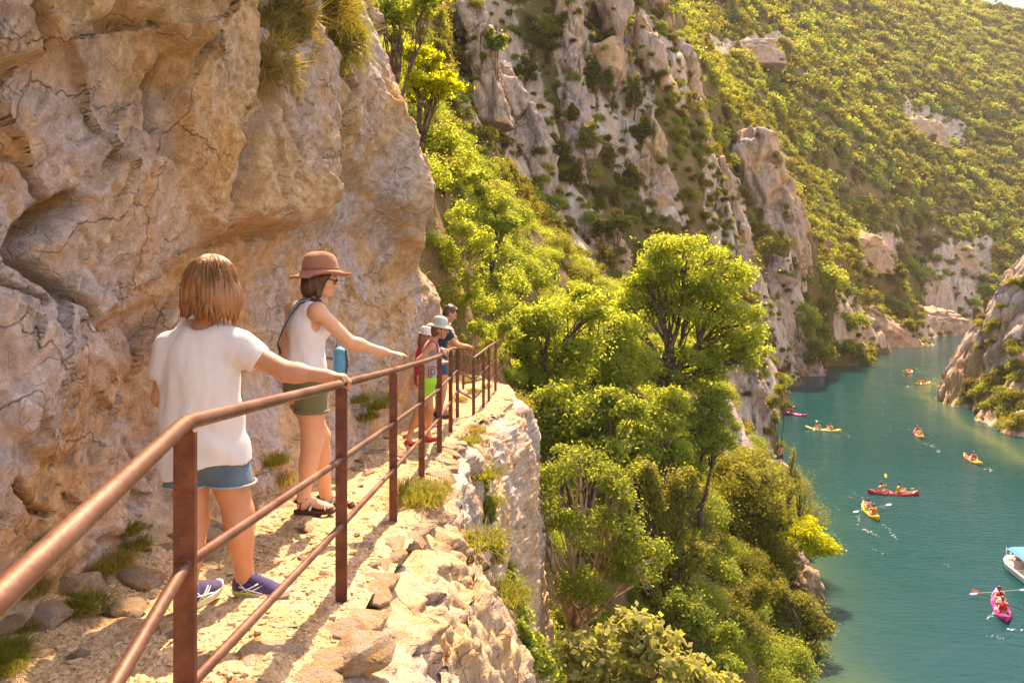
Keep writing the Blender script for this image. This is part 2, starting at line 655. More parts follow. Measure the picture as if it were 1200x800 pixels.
hc((697, 318, 75), (640, 270, 70), (600, 215, 75), (540, 100, 70), (480, 0, 65), (650, 250, 85), (600, 100, 90), (655, 0, 95), (700, 100, 97),
   (770, 262, 92), (770, 120, 100), (735, 0, 112), (800, 62, 114), (818, 115, 118), (862, 300, 110), (850, 205, 120), (830, 425, 65),
   (880, 430, 68), (900, 455, 69.5), (800, 400, 62), (893, 330, 122), (912, 400, 130), (740, 330, 80), (720, 360, 60), (560, 230, 60),
   (500, 120, 50), (560, 20, 85), (430, -200, 70), (560, -150, 130), (700, -130, 140), (780, -20, 150),
   (500, 215, 20.5), (540, 335, 21), (562, 385, 19.5), (470, 130, 21), (520, 150, 27), (560, 250, 33), (590, 300, 38),
   # tower spur
   (893, 268, 148), (925, 290, 140), (945, 300, 150), (978, 345, 155), (1008, 385, 158), (875, 150, 165), (930, 215, 172), (835, 80, 165),
   (960, 265, 178), (995, 322, 178), (800, 20, 180),
   # third spur
   (985, 345, 194), (1040, 372, 198), (1085, 396, 200), (960, 300, 200), (1000, 300, 212), (1050, 335, 222), (1090, 372, 235),
   # far hillside
   (1150, 372, 278), (1250, 372, 295), (1120, 335, 285), (1050, 270, 275), (1000, 225, 265), (940, 165, 250), (880, 90, 240), (840, 62, 235),
   (1200, 330, 300), (1200, 250, 345), (1100, 240, 315), (1050, 180, 320), (960, 100, 300), (880, 30, 300), (830, -20, 300),
   (1200, 170, 410), (1100, 150, 390), (1000, 80, 370), (1200, 90, 500), (1100, 60, 470), (1000, 10, 450),
   (1200, 18, 600), (1120, 8, 580), (1060, -4, 560), (980, -40, 540), (900, -80, 480), (800, -140, 430), (700, -180, 400),
   (1200, 60, 760), (1060, 50, 760), (900, 30, 760), (700, 10, 760), (500, 0, 760),
   (1350, 40, 620), (1350, 200, 420), (1350, 330, 330), (1500, 60, 700), (1500, 330, 400), (1350, 60, 800), (1500, 80, 900),
   (1200, 120, 1200), (900, 120, 1200), (600, 120, 1200), (1500, 130, 1200), (300, 0, 300), (300, 50, 700), (300, 120, 1200), (300, -150, 100),
   (-200, 0, 300), (-200, -300, 40), (-200, -100, 14), (0, -200, 40), (100, 120, 1200))
hc(*[(px_, HY + F * 21 / d_, d_) for px_, d_ in [(1110, 225), (1112, 210), (1125, 240), (1130, 262), (1150, 240), (1150, 268), (1170, 230), (1180, 262), (1125, 215), (1105, 214)]])
HC = np.array(HC, float)
LW = 1.25      # weight of log depth against direction
hill_rbf = RBF(np.stack([HC[:, 0] / F, np.log(HC[:, 2]) * LW], 1), (HY - HC[:, 1]) / F, c=0.015, lam=2e-4)

# rock areas of the hill sheet, as seen from the path
ROCK_POLYS = [
    [(660, -20), (690, -20), (692, 60), (700, 110), (690, 140), (668, 120), (660, 60)],
    [(545, 0), (580, 0), (640, 120), (640, 230), (600, 210), (560, 150), (535, 90)],
    [(700, 60), (745, 30), (770, 80), (760, 140), (725, 180), (700, 150)],
    [(750, 0), (800, 60), (822, 120), (800, 130), (770, 80)],
    [(720, 190), (770, 150), (800, 260), (760, 268)],
    [(835, 185), (862, 200), (890, 300), (850, 290), (830, 240)],
    [(880, 320), (935, 290), (945, 440), (905, 440)],
    [(815, 420), (905, 430), (905, 550), (850, 545), (820, 480)],
    [(985, 340), (1095, 400), (1095, 408), (1000, 408), (980, 390)],
    [(640, 200), (700, 280), (730, 320), (690, 340), (650, 260)],
    [(820, 42), (925, 46), (925, 66), (820, 62)],
    [(1010, 280), (1050, 270), (1055, 310), (1010, 310)],
    [(1060, 130), (1120, 140), (1125, 170), (1070, 160)],
    [(1090, 290), (1160, 280), (1160, 330), (1090, 325)],
    [(1085, 340), (1150, 330), (1150, 384), (1090, 384)],
]


def make_hills():
    pxs = np.concatenate([np.linspace(-500, 380, 60), np.linspace(384, 1240, 340), np.linspace(1250, 1700, 30)])
    ds = np.exp(np.linspace(math.log(9.0), math.log(1250.0), 560))
    A, D = np.meshgrid(pxs, ds, indexing='ij')
    a, d = A.ravel(), D.ravel()
    te = hill_rbf(np.stack([a / F, np.log(d) * LW], 1))
    x = (a - CX) / F * d
    z = te * d
    p = np.stack([x, d, z], 1).astype(np.float32)
    py = HY - F * z / d
    rock = np.zeros(len(p))
    for poly in ROCK_POLYS:
        x0, y0 = np.min(poly, 0) - 40
        x1, y1 = np.max(poly, 0) + 40
        m = (a > x0) & (a < x1) & (py > y0) & (py < y1)
        if m.any():
            rock[m] = np.maximum(rock[m], sstep(-14, 8, inpoly(a[m], py[m], poly) + 9 * vnoise(p[m] * 0.22, 5)))
    far = sstep(200, 260, d)
    n1 = fbm(p * 0.045, 4, 11)
    rock = np.clip(rock * (1 - 0.5 * (d < 60)) + 0.35 * sstep(0.45, 0.7, n1), 0, 1)
    above = sstep(WATER - 0.5, WATER + 3, z)
    sc = np.clip(d / 60, 0.25, 2.5)
    dz = above * (fbm(p * 0.12, 5, 21) * 0.9 * sc + fbm(p * 0.02, 3, 22) * 3.5 * far)
    fac = facets(p * np.array([1, 1, .45], np.float32), 5.0, 41, 0.6, 0.5, 0.15) + 0.5 * facets(p, 2.0, 42, 0.6, 0.5, 0.12)
    push = above * rock * np.clip(d / 90, 0.3, 1.3) * fac * 0.55
    z2 = z + dz + 0.5 * push
    y2 = d - 1.0 * push
    V = np.stack([x, y2, z2], 1)
    me = mesh_np('hills', V, grid_faces(len(pxs), len(ds)), True, {'rock': ('POINT', rock)})
    o = link('hills', me, None, ground_material())
    tag(o, 'steep wooded slopes of the gorge', None, None, 'structure')
    q = grid_faces(len(pxs), len(ds))
    return o, BVHTree.FromPolygons(V.tolist(), q.tolist()), a.reshape(A.shape), D, z2.reshape(A.shape), rock.reshape(A.shape)


hills, HBVH, HG_px, HG_d, HG_z, HG_rock = make_hills()


def ground(x, y, top=400.0):
    """height of the hill sheet under (x, y)"""
    h = HBVH.ray_cast(Vector((x, y, top)), Vector((0, 0, -1)))
    return h[0].z if h[0] is not None else WATER


def seen(px, py):
    """first point of the hill sheet looked at through photograph pixel (px, py)"""
    dv = Vector(((px - CX) / F, 1.0, (HY - py) / F)).normalized()
    h = HBVH.ray_cast(Vector((0, 0, 0)), dv)
    return h[0]


# ------------------------------------------------------------------ rock outcrops (ribs, tower, promontories)
def unit_cube_sphere(nx, ny, nz):
    """closed box lattice, vertices on the unit cube's skin"""
    idx = {}
    V, Fs = [], []

    def vid(i, j, k):
        key = (i, j, k)
        if key not in idx:
            idx[key] = len(V)
            V.append((2 * i / nx - 1, 2 * j / ny - 1, 2 * k / nz - 1))
        return idx[key]
    for i in range(nx):
        for k in range(nz):
            Fs.append((vid(i, 0, k), vid(i + 1, 0, k), vid(i + 1, 0, k + 1), vid(i, 0, k + 1)))
            Fs.append((vid(i, ny, k), vid(i, ny, k + 1), vid(i + 1, ny, k + 1), vid(i + 1, ny, k)))
    for j in range(ny):
        for k in range(nz):
            Fs.append((vid(0, j, k), vid(0, j, k + 1), vid(0, j + 1, k + 1), vid(0, j + 1, k)))
            Fs.append((vid(nx, j, k), vid(nx, j + 1, k), vid(nx, j + 1, k + 1), vid(nx, j, k + 1)))
    for i in range(nx):
        for j in range(ny):
            Fs.append((vid(i, j, nz), vid(i + 1, j, nz), vid(i + 1, j + 1, nz), vid(i, j + 1, nz)))
            Fs.append((vid(i, j, 0), vid(i, j + 1, 0), vid(i + 1, j + 1, 0), vid(i + 1, j, 0)))
    return np.array(V), np.array(Fs)


CUBES = {}


def rock_mass(name, left, right, d, thick, mat, seed=0, rough=1.0, back=0.0, res=1.0, flute=0.5):
    """a rock standing on the slope. left / right: lists of (px, py) outlining its two sides from top to bottom, at depth d"""
    left = np.array(left, float)
    right = np.array(right, float)
    hgt = max(left[-1, 1] - left[0, 1], 6)
    if left[-1, 1] < 400:
        left[-1, 1] += 0.22 * hgt
        right[-1, 1] += 0.22 * hgt
    if d > 180 and HBVH is not None:
        h = HBVH.ray_cast(Vector((0, 0, 0)), Vector((((left[-1, 0] + right[-1, 0]) / 2 - CX) / F, 1, (HY - (left[-1, 1] + right[-1, 1]) / 2 + 2) / F)).normalized())
        if h[0] is not None and 0.6 < h[0].y / d < 1.6:
            d = h[0].y - 0.12 * thick
            thick *= 1.8
    nz = int(46 * res)
    nx = int(30 * res)
    ny = int(20 * res)
    key = (nx, ny, nz)
    if key not in CUBES:
        CUBES[key] = unit_cube_sphere(nx, ny, nz)
    U, Fs = CUBES[key]
    # rounded box
    u = U.copy()
    xy = u[:, :2]
    r4 = (np.abs(xy) ** 4).sum(1) ** 0.25
    mx = np.maximum(np.abs(xy).max(1), 1e-9)
    k = np.where(r4 > 1e-6, mx / r4, 1.0)
    u[:, :2] = xy * k[:, None]
    topt = sstep(0.55, 1.0, u[:, 2])
    u[:, :2] *= (1 - 0.45 * topt ** 2)[:, None]
    tpar = (1 - u[:, 2]) / 2          # 0 at top
    sl = np.linspace(0, 1, len(left))
    sr = np.linspace(0, 1, len(right))
    Lx, Ly = np.interp(tpar, sl, left[:, 0]), np.interp(tpar, sl, left[:, 1])
    Rx, Ry = np.interp(tpar, sr, right[:, 0]), np.interp(tpar, sr, right[:, 1])
    s = (u[:, 0] + 1) / 2
    px = Lx + (Rx - Lx) * s
    py = Ly + (Ry - Ly) * s
    ztop = (HY - py) / F * d
    y = d + thick * (u[:, 1] + 1) * 0.5 + back * (1 - tpar) * thick
    x = (px - CX) / F * d + 0.0 * y
    Vv = np.stack([x, y, ztop], 1)
    ext = max(Vv[:, 2].max() - Vv[:, 2].min(), Vv[:, 0].max() - Vv[:, 0].min())
    # approximate outward direction
    nrm = np.stack([u[:, 0] ** 3 + 0.2 * u[:, 0], u[:, 1] ** 3 + 0.2 * u[:, 1], 0.6 * topt], 1)
    nrm /= np.linalg.norm(nrm, axis=1)[:, None] + 1e-6
    q = Vv.astype(np.float32) + seed * 13.7
    g = ext / 6.0
    dsp = facets(q * np.array([1, 1, .55], np.float32), g, seed + 3, 0.7, 0.5, 0.16, 0.07)
    dsp += 0.6 * facets(q, g * 0.42, seed + 5, 0.7, 0.5, 0.14, 0.07)
    dsp += 0.25 * g * fbm(q / g * 2.5, 4, seed + 6)
    dsp += flute * 0.3 * g * ridged(q * np.array([1, 1, .12], np.float32) / g * 1.6, 3, seed + 8)
    Vv = Vv + nrm * (dsp * 0.62 * rough)[:, None]
    me = mesh_np(name, Vv, Fs, False)
    o = link(name, me, None, mat)
    ROCKS.append(BVHTree.FromPolygons(Vv.tolist(), Fs.tolist()))
    return o


ROCKS = []
OUTCROPS = [
    # name, left outline, right outline, depth, thickness, label
    ('rock_rib', [(648, -60), (662, 20), (664, 60), (662, 100)], [(676, -60), (678, 20), (688, 90), (690, 140)], 90, 8, 'narrow pale rock rib high up among dark shrubs'),
    ('rock_rib', [(655, 60), (652, 150), (640, 190), (646, 245)], [(686, 95), (690, 150), (684, 190), (690, 215)], 88, 7, 'broken grey rock face under the narrow rib'),
    ('rock_rib', [(704, -40), (722, 40), (708, 110), (702, 180)], [(742, -60), (734, 60), (726, 130), (722, 190)], 96, 8, 'leaning pale rock rib in the middle of the cliff'),
    ('rock_rib', [(748, 20), (765, 80), (745, 140), (735, 190)], [(768, 0), (785, 90), (778, 140), (790, 185)], 100, 9, 'pale rock spine above the smooth buttress'),
    ('rock_buttress', [(770, 118), (752, 180), (728, 215), (735, 272)], [(775, 118), (782, 180), (792, 225), (800, 272)], 92, 8, 'smooth pale rock buttress tapering to a point'),
    ('rock_rib', [(752, -30), (770, 15), (786, 40), (790, 98)], [(772, -50), (796, 35), (814, 60), (820, 100)], 116, 8, 'grey rock crest against the green far hillside'),
    ('rock_rib', [(790, 80), (800, 110), (812, 140), (816, 190)], [(812, 75), (828, 115), (836, 140), (846, 190)], 120, 8, 'small grey crag on the shoulder of the cliff'),
    ('rock_rib', [(848, 178), (843, 210), (828, 250), (836, 300)], [(858, 178), (868, 215), (876, 255), (890, 305)], 112, 9, 'steep streaked crag left of the tall tower'),
    ('rock_rib', [(560, 60), (580, 110), (590, 150), (606, 205)], [(600, 60), (622, 120), (640, 160), (646, 225)], 80, 6, 'broken grey scree rock between shrubs'),
    ('rock_rib', [(528, -20), (540, 30), (552, 70), (560, 110)], [(556, -30), (570, 30), (584, 80), (596, 120)], 72, 6, 'grey rock band beside the bright yellow tree'),
    ('rock_tower', [(868, 148), (864, 175), (876, 205), (886, 250), (896, 285)], [(912, 140), (922, 160), (924, 200), (936, 245), (950, 285)], 142, 13, 'tall square topped limestone tower above the river'),
    ('rock_rib', [(918, 190), (918, 215), (922, 250), (926, 290)], [(926, 185), (936, 215), (948, 255), (954, 290)], 146, 9, 'jagged lower shoulder right of the tower'),
    ('cliff_buttress', [(898, 318), (892, 350), (900, 400), (904, 444)], [(922, 285), (936, 330), (934, 390), (940, 444)], 128, 10, 'orange stained cliff rising from the river'),
    ('cliff_buttress', [(925, 395), (920, 415), (922, 430), (918, 446)], [(950, 390), (962, 415), (970, 428), (974, 446)], 133, 9, 'low rock foot of the orange stained cliff'),
    ('cliff_buttress', [(866, 416), (838, 440), (828, 480), (836, 556)], [(886, 410), (904, 445), (908, 500), (909, 556)], 66.5, 7, 'grey promontory dropping into the water behind the big tree'),
    ('rock_spur', [(990, 343), (985, 360), (990, 385), (1000, 410)], [(1006, 343), (1040, 362), (1078, 388), (1096, 410)], 193, 12, 'long pale rock slope ending in a point at the water'),
    ('rock_spur', [(972, 398), (970, 408), (972, 418), (968, 430)], [(1004, 398), (1014, 408), (1020, 418), (1022, 430)], 153, 10, 'low rocky bank under bright bushes at the waterline'),
    ('crag', [(1016, 272), (1006, 285), (1008, 300), (1006, 312)], [(1036, 268), (1050, 280), (1054, 296), (1056, 312)], 268, 12, 'pale crag above the far bank'),
    ('crag', [(822, 40), (822, 48), (820, 56), (818, 66)], [(918, 38), (922, 46), (924, 56), (926, 68)], 246, 10, 'long grey cliff band high on the far hillside'),
    ('crag', [(1066, 134), (1062, 142), (1064, 152), (1066, 162)], [(1106, 132), (1116, 142), (1118, 156), (1120, 168)], 384, 12, 'small pale rocks half way up the far hillside'),
    ('crag', [(1122, 285), (1118, 295), (1118, 305), (1116, 318)], [(1148, 282), (1154, 292), (1156, 304), (1158, 318)], 302, 12, 'pale boulder cliff in the trees over the far bank'),
    ('crag', [(1096, 364), (1090, 371), (1088, 378), (1084, 390)], [(1128, 362), (1140, 369), (1146, 377), (1150, 390)], 272, 12, 'rocky far shore where the river turns'),
    ('rock_rib', [(590, 305), (586, 325), (584, 345), (586, 370)], [(650, 290), (668, 312), (672, 340), (672, 372)], 66, 6, 'row of brown rock pillars under shrubs'),
    ('rock_rib', [(546, 262), (540, 300), (536, 330), (540, 370)], [(570, 280), (580, 310), (584, 350), (582, 395)], 42, 4, 'grey rock slab behind the feathery shrubs'),
    ('rock_rib', [(700, 262), (692, 280), (690, 300), (694, 325)], [(726, 258), (736, 285), (742, 305), (740, 330)], 78, 6, 'pale scree rock beside the mountain steps'),
    ('cliff_buttress', [(955, 672), (948, 700), (946, 730), (944, 790)], [(964, 668), (968, 700), (972, 735), (974, 790)], 36, 3, 'shaded rock bank below the bright bush at the water'),
]
for i, (nm, L_, R_, d_, th_, lab) in enumerate(OUTCROPS):
    small = d_ > 180
    o = rock_mass(nm, L_, R_, d_, th_, M['far_rock'], seed=i * 3 + 1, rough=0.9, back=0.25, res=0.7 if small else 1.15,
                  flute=0.2 if nm == 'rock_buttress' else 0.7)
    tag(o, lab, 'rock')


# ------------------------------------------------------------------ right hand headland
def make_headland():
    pts = [(x - 0.5 + 0.6, y, WATER) for x, y in RSHORE[:-2]]
    pts += [(x - 4, y, WATER - 5) for x, y in RSHORE[:-2]]
    pts += [(61.4, 95, -2.2), (67.8, 98, 3.4), (60, 98, -7.3), (58.9, 100, -11.5), (75, 100, 9.2), (85, 105, 17), (110, 100, 27),
            (58, 84, -11.6), (62, 90, -4.8), (66, 84, -3), (70, 75, -4), (60, 66, -12), (70, 50, -9), (80, 30, -4), (100, 0, 4),
            (120, 50, 18), (160, 40, 40), (160, 120, 45), (140, -40, 20), (75, 118, 0), (100, 135, 8), (130, 150, 18), (220, 60, 60), (220, 160, 60),
            (55.5, 84, -14), (63, 80, -8), (57, 93, -14)]
    pts = np.array(pts, float)
    f = RBF(pts[:, :2], pts[:, 2], c=1.0, lam=1e-3)
    xs = np.concatenate([np.linspace(44, 84, 190), np.linspace(84.5, 230, 60)])
    ys = np.concatenate([np.linspace(-60, 60, 50), np.linspace(60.4, 130, 230), np.linspace(131, 240, 50)])
    X, Y = np.meshgrid(xs, ys, indexing='ij')
    p = np.stack([X.ravel(), Y.ravel()], 1)
    z = f(p)
    V = np.stack([p[:, 0], p[:, 1], z], 1).astype(np.float32)
    up = sstep(WATER - 1, WATER + 1.5, z)
    rot = np.array([[0.8, 0.0, -0.6], [0, 1, 0], [0.6, 0, 0.8]], np.float32)
    q = V @ rot.T
    fac = facets(q * np.array([1.4, .9, .35], np.float32), 3.2, 61, 0.9, 0.75, 0.22, 0.06) \
        + 0.6 * facets(q * np.array([1.2, 1, .6], np.float32), 1.2, 62, 0.8, 0.6, 0.18, 0.06) + 0.5 * fbm(q * np.array([.8, .8, .3], np.float32), 4, 63)
    V[:, 0] += 2.6 - 0.6 * fac * up
    V[:, 2] -= 0.9 * up
    V[:, 1] -= 0.4 * fac * up
    V[:, 2] += 0.45 * fac * up
    me = mesh_np('headland', V, grid_faces(len(xs), len(ys)), True)
    o = link('headland', me, None, M['head_rock'])
    tag(o, 'pale rocky headland sloping into the river at the right', None, None, 'structure')
    q = grid_faces(len(xs), len(ys))
    return BVHTree.FromPolygons(V.tolist(), q.tolist())


M['head_rock'] = rock_material('head_rock', 0.34, 0.28, (1.8, 1, 0.5), (0, 0.6, 0), 1.0, 0.65, 0.55)
RBVH = make_headland()


# ------------------------------------------------------------------ the path and the cliff below it
def zpath(y):
    y = np.asarray(y, float)
    return -1.2 - 0.077 * np.minimum(y, 12.5) - 0.02 * np.clip(y - 12.5, 0, 5)


EDGE = np.array([(-8, -0.1), (0, -0.32), (1.0, -0.5), (1.8, -0.66), (2.6, -0.74), (3.4, -0.70), (4.2, -0.66), (5, -0.60), (6, -0.64), (7, -0.62), (8, -0.66),
                 (9, -0.64), (10.5, -0.62), (11.5, -0.45), (12.3, -0.22), (13.5, -0.08), (15, 0.0), (16.2, -0.1), (18, -0.8)])


def xedge(y):
    return np.interp(y, EDGE[:, 0], EDGE[:, 1])


WBASE = np.array([(-8, -2.4), (1.0, -2.3), (2.0, -2.2), (3.0, -2.1), (3.8, -2.0), (5.5, -1.68), (7.6, -1.43), (10, -1.45), (12, -1.42), (13, -1.55), (14, -1.9), (15, -2.5), (16.5, -4.0), (18, -5.5)])


def xbase(y):
    return np.interp(y, WBASE[:, 0], WBASE[:, 1])


def make_path():
    t = NT('path_gravel')
    v = t.coord()
    vr = t.voro(v, 26.0)
    vr2 = t.voro(v, 60.0)
    n = t.noise(v, 2.2, 5, 0.6)
    n2 = t.noise(v, 40, 4, 0.7)
    c = t.ramp(n, [(0.3, (0.40, 0.235, 0.105)), (0.5, (0.52, 0.335, 0.165)), (0.7, (0.60, 0.42, 0.235))])
    stone = t.mix(vr.outputs['Color'], (0.42, 0.27, 0.13), (0.70, 0.53, 0.34))
    c = t.mix(t.ramp(t.noise(v, 3.1, 3), [(0.42, 0.15), (0.6, 0.75)]), c, stone)
    c = t.mix(0.35, c, t.ramp(n2, [(0.25, (0.4, 0.38, 0.36)), (0.75, (1, 1, 1))]), 'MULTIPLY')
    h = t.math('ADD', t.math('MULTIPLY', t.ramp(vr.outputs['Distance'], [(0.0, 1.0), (0.55, 0.0)]), 0.5),
               t.math('ADD', t.math('MULTIPLY', n2, 0.3), t.math('MULTIPLY', t.ramp(vr2.outputs['Distance'], [(0, 1.0), (0.5, 0.0)]), 0.25)))
    mat = t.base(c, 0.95, 0.1, t.bump(h, 0.9, 0.03))
    ys = np.concatenate([np.linspace(-8, 0.8, 40), np.exp(np.linspace(math.log(0.82), math.log(18), 420))])
    s = np.linspace(0, 1, 110)
    Y, S = np.meshgrid(ys, s, indexing='ij')
    y, s_ = Y.ravel(), S.ravel()
    x0, x1 = xbase(y) - 0.5, xedge(y) + 0.03
    x = x0 + (x1 - x0) * s_
    z = zpath(y)
    p = np.stack([x, y, np.zeros_like(x)], 1).astype(np.float32)
    z = z + 0.03 * fbm(p * 2.0, 4, 5) + 0.25 * facets(p, 0.45, 77, 0.16, 0.22, 0.03) * sstep(0.25, 0.7, s_) \
        + 0.012 * vnoise(p * 14, 6) + 0.007 * vnoise(p * 30, 8)
    z += 0.16 * sstep(0.42, 0.0, s_) ** 1.5
    z -= 0.05 * sstep(0.93, 1.0, s_)
    me = mesh_np('path', np.stack([x, y, z], 1), grid_faces(len(ys), len(s)), True)
    o = link('path', me, None, mat)
    tag(o, 'narrow stony footpath cut along the cliff', None, None, 'structure')
    V = np.stack([x, y, z], 1)
    return o, BVHTree.FromPolygons(V.tolist(), grid_faces(len(ys), len(s)).tolist())


path, PBVH = make_path()


def path_z(x, y):
    h = PBVH.ray_cast(Vector((x, y, 5)), Vector((0, 0, -1)))
    return h[0].z if h[0] is not None else float(zpath(y))


def make_slab():
    ys = np.concatenate([np.linspace(-8, 0.9, 30), np.exp(np.linspace(math.log(0.95), math.log(19), 430))])
    prof = np.array([(-0.5, -0.3), (-0.10, -0.05), (0.0, -0.01), (.08, -.12), (.30, -.38), (.55, -.80), (.75, -1.5), (.95, -3.0), (1.3, -6.0), (2.2, -11.0), (3.4, -16)])
    plen = np.concatenate([[0], np.cumsum(np.hypot(*np.diff(prof, axis=0).T))])
    s = np.concatenate([np.linspace(0, 5.2, 300), np.linspace(5.25, plen[-1], 60)])
    Y, S = np.meshgrid(ys, s, indexing='ij')
    y, s_ = Y.ravel(), S.ravel()
    ox, oz = np.interp(s_, plen, prof[:, 0]), np.interp(s_, plen, prof[:, 1])
    # the first slab leans out, a cleft follows, then the corner block
    bul = np.interp(y, [-8, 2, 3.4, 4.5, 5.5, 6.6, 7.6, 8.6, 10, 11.5, 13, 14.6, 16, 19], [0, 0.05, 0.12, 0.12, 0.0, -0.14, -0.22, -0.12, 0.0, 0.04, 0.06, 0.05, -0.2, -1.5])
    steep = np.interp(y, [-8, 3.5, 5, 7, 9, 11, 14, 19], [0.72, 0.74, 0.78, 0.50, 0.50, 0.5, 0.46, 0.46])
    x = xedge(y) + ox * np.where(ox > 0, steep, 1.0) + bul * sstep(0.0, 0.35, ox)
    z = zpath(y) + oz - 0.09 * (oz > -0.35)
    p = np.stack([x, y, z], 1).astype(np.float32)
    rot = np.array([[0.87, 0, 0.5], [0, 1, 0], [-0.5, 0, 0.87]], np.float32)
    q = p @ rot.T
    w = sstep(0.35, 0.9, s_)
    f = 0.38 * chips(q * np.array([1, 1, .5], np.float32), 0.9, 81, 0.6, 0.2, 0.03, 0.02) + 0.30 * chips(q * np.array([1, 1.2, .8], np.float32), 0.30, 82, 0.8, 0.25, 0.06, 0.03) \
        + 0.035 * fbm(q * np.array([6, 6, 4], np.float32), 4, 83) + 0.6 * chips(q, 0.085, 84, 1.0, 0.3, 0.08, 0.05) - 0.035 * np.maximum(0, fbm(q * 13, 3, 85)) - 0.05
    f = f * w - 0.03 * (1 - w)
    V = np.stack([x + 0.75 * f, y - 0.25 * f, z + 0.5 * f * w], 1)
    me = mesh_np('cliff_slab', V, grid_faces(len(ys), len(s)), True)
    o = link('cliff_slab', me, None, M['slab_rock'])
    tag(o, 'sunlit rock slab falling away below the path', None, None, 'structure')
    return BVHTree.FromPolygons(V.tolist(), grid_faces(len(ys), len(s)).tolist())


SBVH = make_slab()


# ------------------------------------------------------------------ the overhanging wall on the left
def make_wall():
    base_pts = []
    for y in (0.5, 1.5, 2.5, 3.3, 3.8, 4.6, 5.5, 6.5, 7.6, 9, 10, 11, 12, 13, 14, 15, 16.5):
        base_pts.append((y, float(zpath(y)) + 0.05, float(xbase(y))))
        base_pts.append((y, float(zpath(y)) - 0.9, float(xbase(y)) - 0.1))
    WP = [(0, 0, 2.5), (0, 120, 2.62), (0, 250, 2.75), (0, 400, 2.85), (0, 550, 2.95), (100, 40, 3.0), (100, 200, 3.35), (100, 420, 3.55), (100, 560, 3.7),
          (200, 40, 3.75), (200, 150, 4.1), (200, 280, 4.4), (200, 420, 4.7), (300, 20, 5.0), (300, 160, 5.4), (300, 280, 5.6), (300, 420, 6.1),
          (372, 60, 6.3), (380, 180, 6.5), (340, 270, 6.2), (400, 30, 7.4), (405, 180, 7.6), (425, 5, 8.5), (448, 70, 8.7), (470, 140, 9.0), (488, 225, 9.3), (496, 285, 9.6),
          (440, 260, 8.6), (470, 330, 9.4), (430, 400, 8.2), (500, 330, 10.6), (520, 345, 11.6), (530, 372, 12.3), (510, 400, 11.4), (540, 400, 12.9), (470, 430, 9.0)]
    pts = list(base_pts)
    for px, py, d in WP:
        q = P(px, py, d)
        pts.append((q[1], q[2], q[0]))
    # behind the corner, and the unseen top, shaped to overhang and shade the path
    pts += [(1.0, 0.6, -1.75), (1.0, 3, -1.5), (2.5, 3, -1.45), (3.5, 4, -1.4), (5, 4.5, -1.45), (6.5, 5, -1.5), (8.5, 5.5, -2.0), (5, 8, -1.6), (2, 8, -1.7), (9.5, 4.2, -2.3), (8.5, 9, -3.0),
            (10.5, 2.2, -1.9), (10.8, 1.0, -1.5), (11.5, 0.8, -1.9), (12.5, 0.2, -1.7), (12, 2.5, -3.0), (13.5, -0.6, -1.75), (14, 1, -3.0), (15.5, 0, -4.0), (16.5, 3, -6), (12, 6, -5), (16, 8, -8), (-7, -1, -2.2), (-7, 4, -1.8), (-7, 8, -1.8)]
    pts = np.array(pts)
    fx = RBF(pts[:, :2] * np.array([0.8, 1.0]), pts[:, 2], c=0.25, lam=3e-3)
    ys = np.concatenate([np.linspace(-7, 0.9, 30), np.exp(np.linspace(math.log(0.95), math.log(16.6), 560))])
    zs = np.concatenate([np.linspace(-2.7, 1.3, 310), np.linspace(1.32, 3.8, 110), np.linspace(3.9, 9, 36)])
    Y, Z = np.meshgrid(ys, zs, indexing='ij')
    y, z = Y.ravel(), Z.ravel()
    x = fx(np.stack([y * 0.8, z], 1))
    p = np.stack([x, y, z], 1).astype(np.float32)
    px, py = proj(p)
    vis = (y > 1.2)
    wob = 5 * vnoise(p * 3.1, 201) + 3.5 * vnoise(p * 8.3, 202)
    wob2 = 5 * vnoise(p * 3.1, 203) + 3.5 * vnoise(p * 8.3, 204)
    qx, qy = px + wob, py + wob2
    f = np.zeros(len(p))
    scale = np.clip(y / 4.0, 0.6, 2.2)

    def plate(poly, h, soft=5.0):
        nonlocal f
        x0, y0 = np.min(poly, 0) - 30
        x1, y1 = np.max(poly, 0) + 30
        m = vis & (px > x0) & (px < x1) & (py > y0) & (py < y1)
        dd = inpoly(qx[m], qy[m], poly)
        soft = max(soft, 45 * abs(h))
        f[m] += h * sstep(-soft, soft, dd)

    def crack(line, h, w):
        nonlocal f
        m = vis
        f[m] -= h * np.exp(-(polydist(qx[m], qy[m], line) / w) ** 2)

    plate([(-160, -160), (-160, 70), (0, 74), (44, 64), (62, 50), (112, 22), (118, -10), (110, -160)], 0.22, 3)
    plate([(12, -160), (14, 0), (44, 64), (62, 50), (112, 22), (118, -160)], 0.07, 3)
    plate([(148, -160), (150, 4), (166, 24), (188, 62), (206, 64), (222, 44), (240, 24), (236, -160)], 0.20, 3)
    plate([(50, 74), (160, 20), (190, 70), (176, 130), (140, 160), (80, 150), (40, 110)], -0.05, 24)
    pass
    plate([(96, 220), (140, 186), (190, 196), (215, 250), (240, 280), (200, 300), (188, 330), (160, 338), (118, 374), (64, 320), (36, 290)], 0.10, 4)
    plate([(26, 300), (34, 268), (52, 248), (84, 232), (92, 240), (70, 258), (50, 282), (38, 304)], -0.26, 4)
    plate([(118, 374), (160, 340), (205, 300), (215, 330), (170, 420), (150, 400)], -0.05, 6)
    plate([(120, 380), (175, 365), (190, 420), (175, 520), (140, 480), (130, 430)], -0.16, 16)
    plate([(0, 340), (60, 330), (110, 380), (140, 420), (120, 500), (60, 540), (-20, 500)], 0.08, 8)
    plate([(-60, 520), (60, 545), (125, 500), (135, 560), (150, 620), (60, 680), (-60, 700)], 0.06, 10)
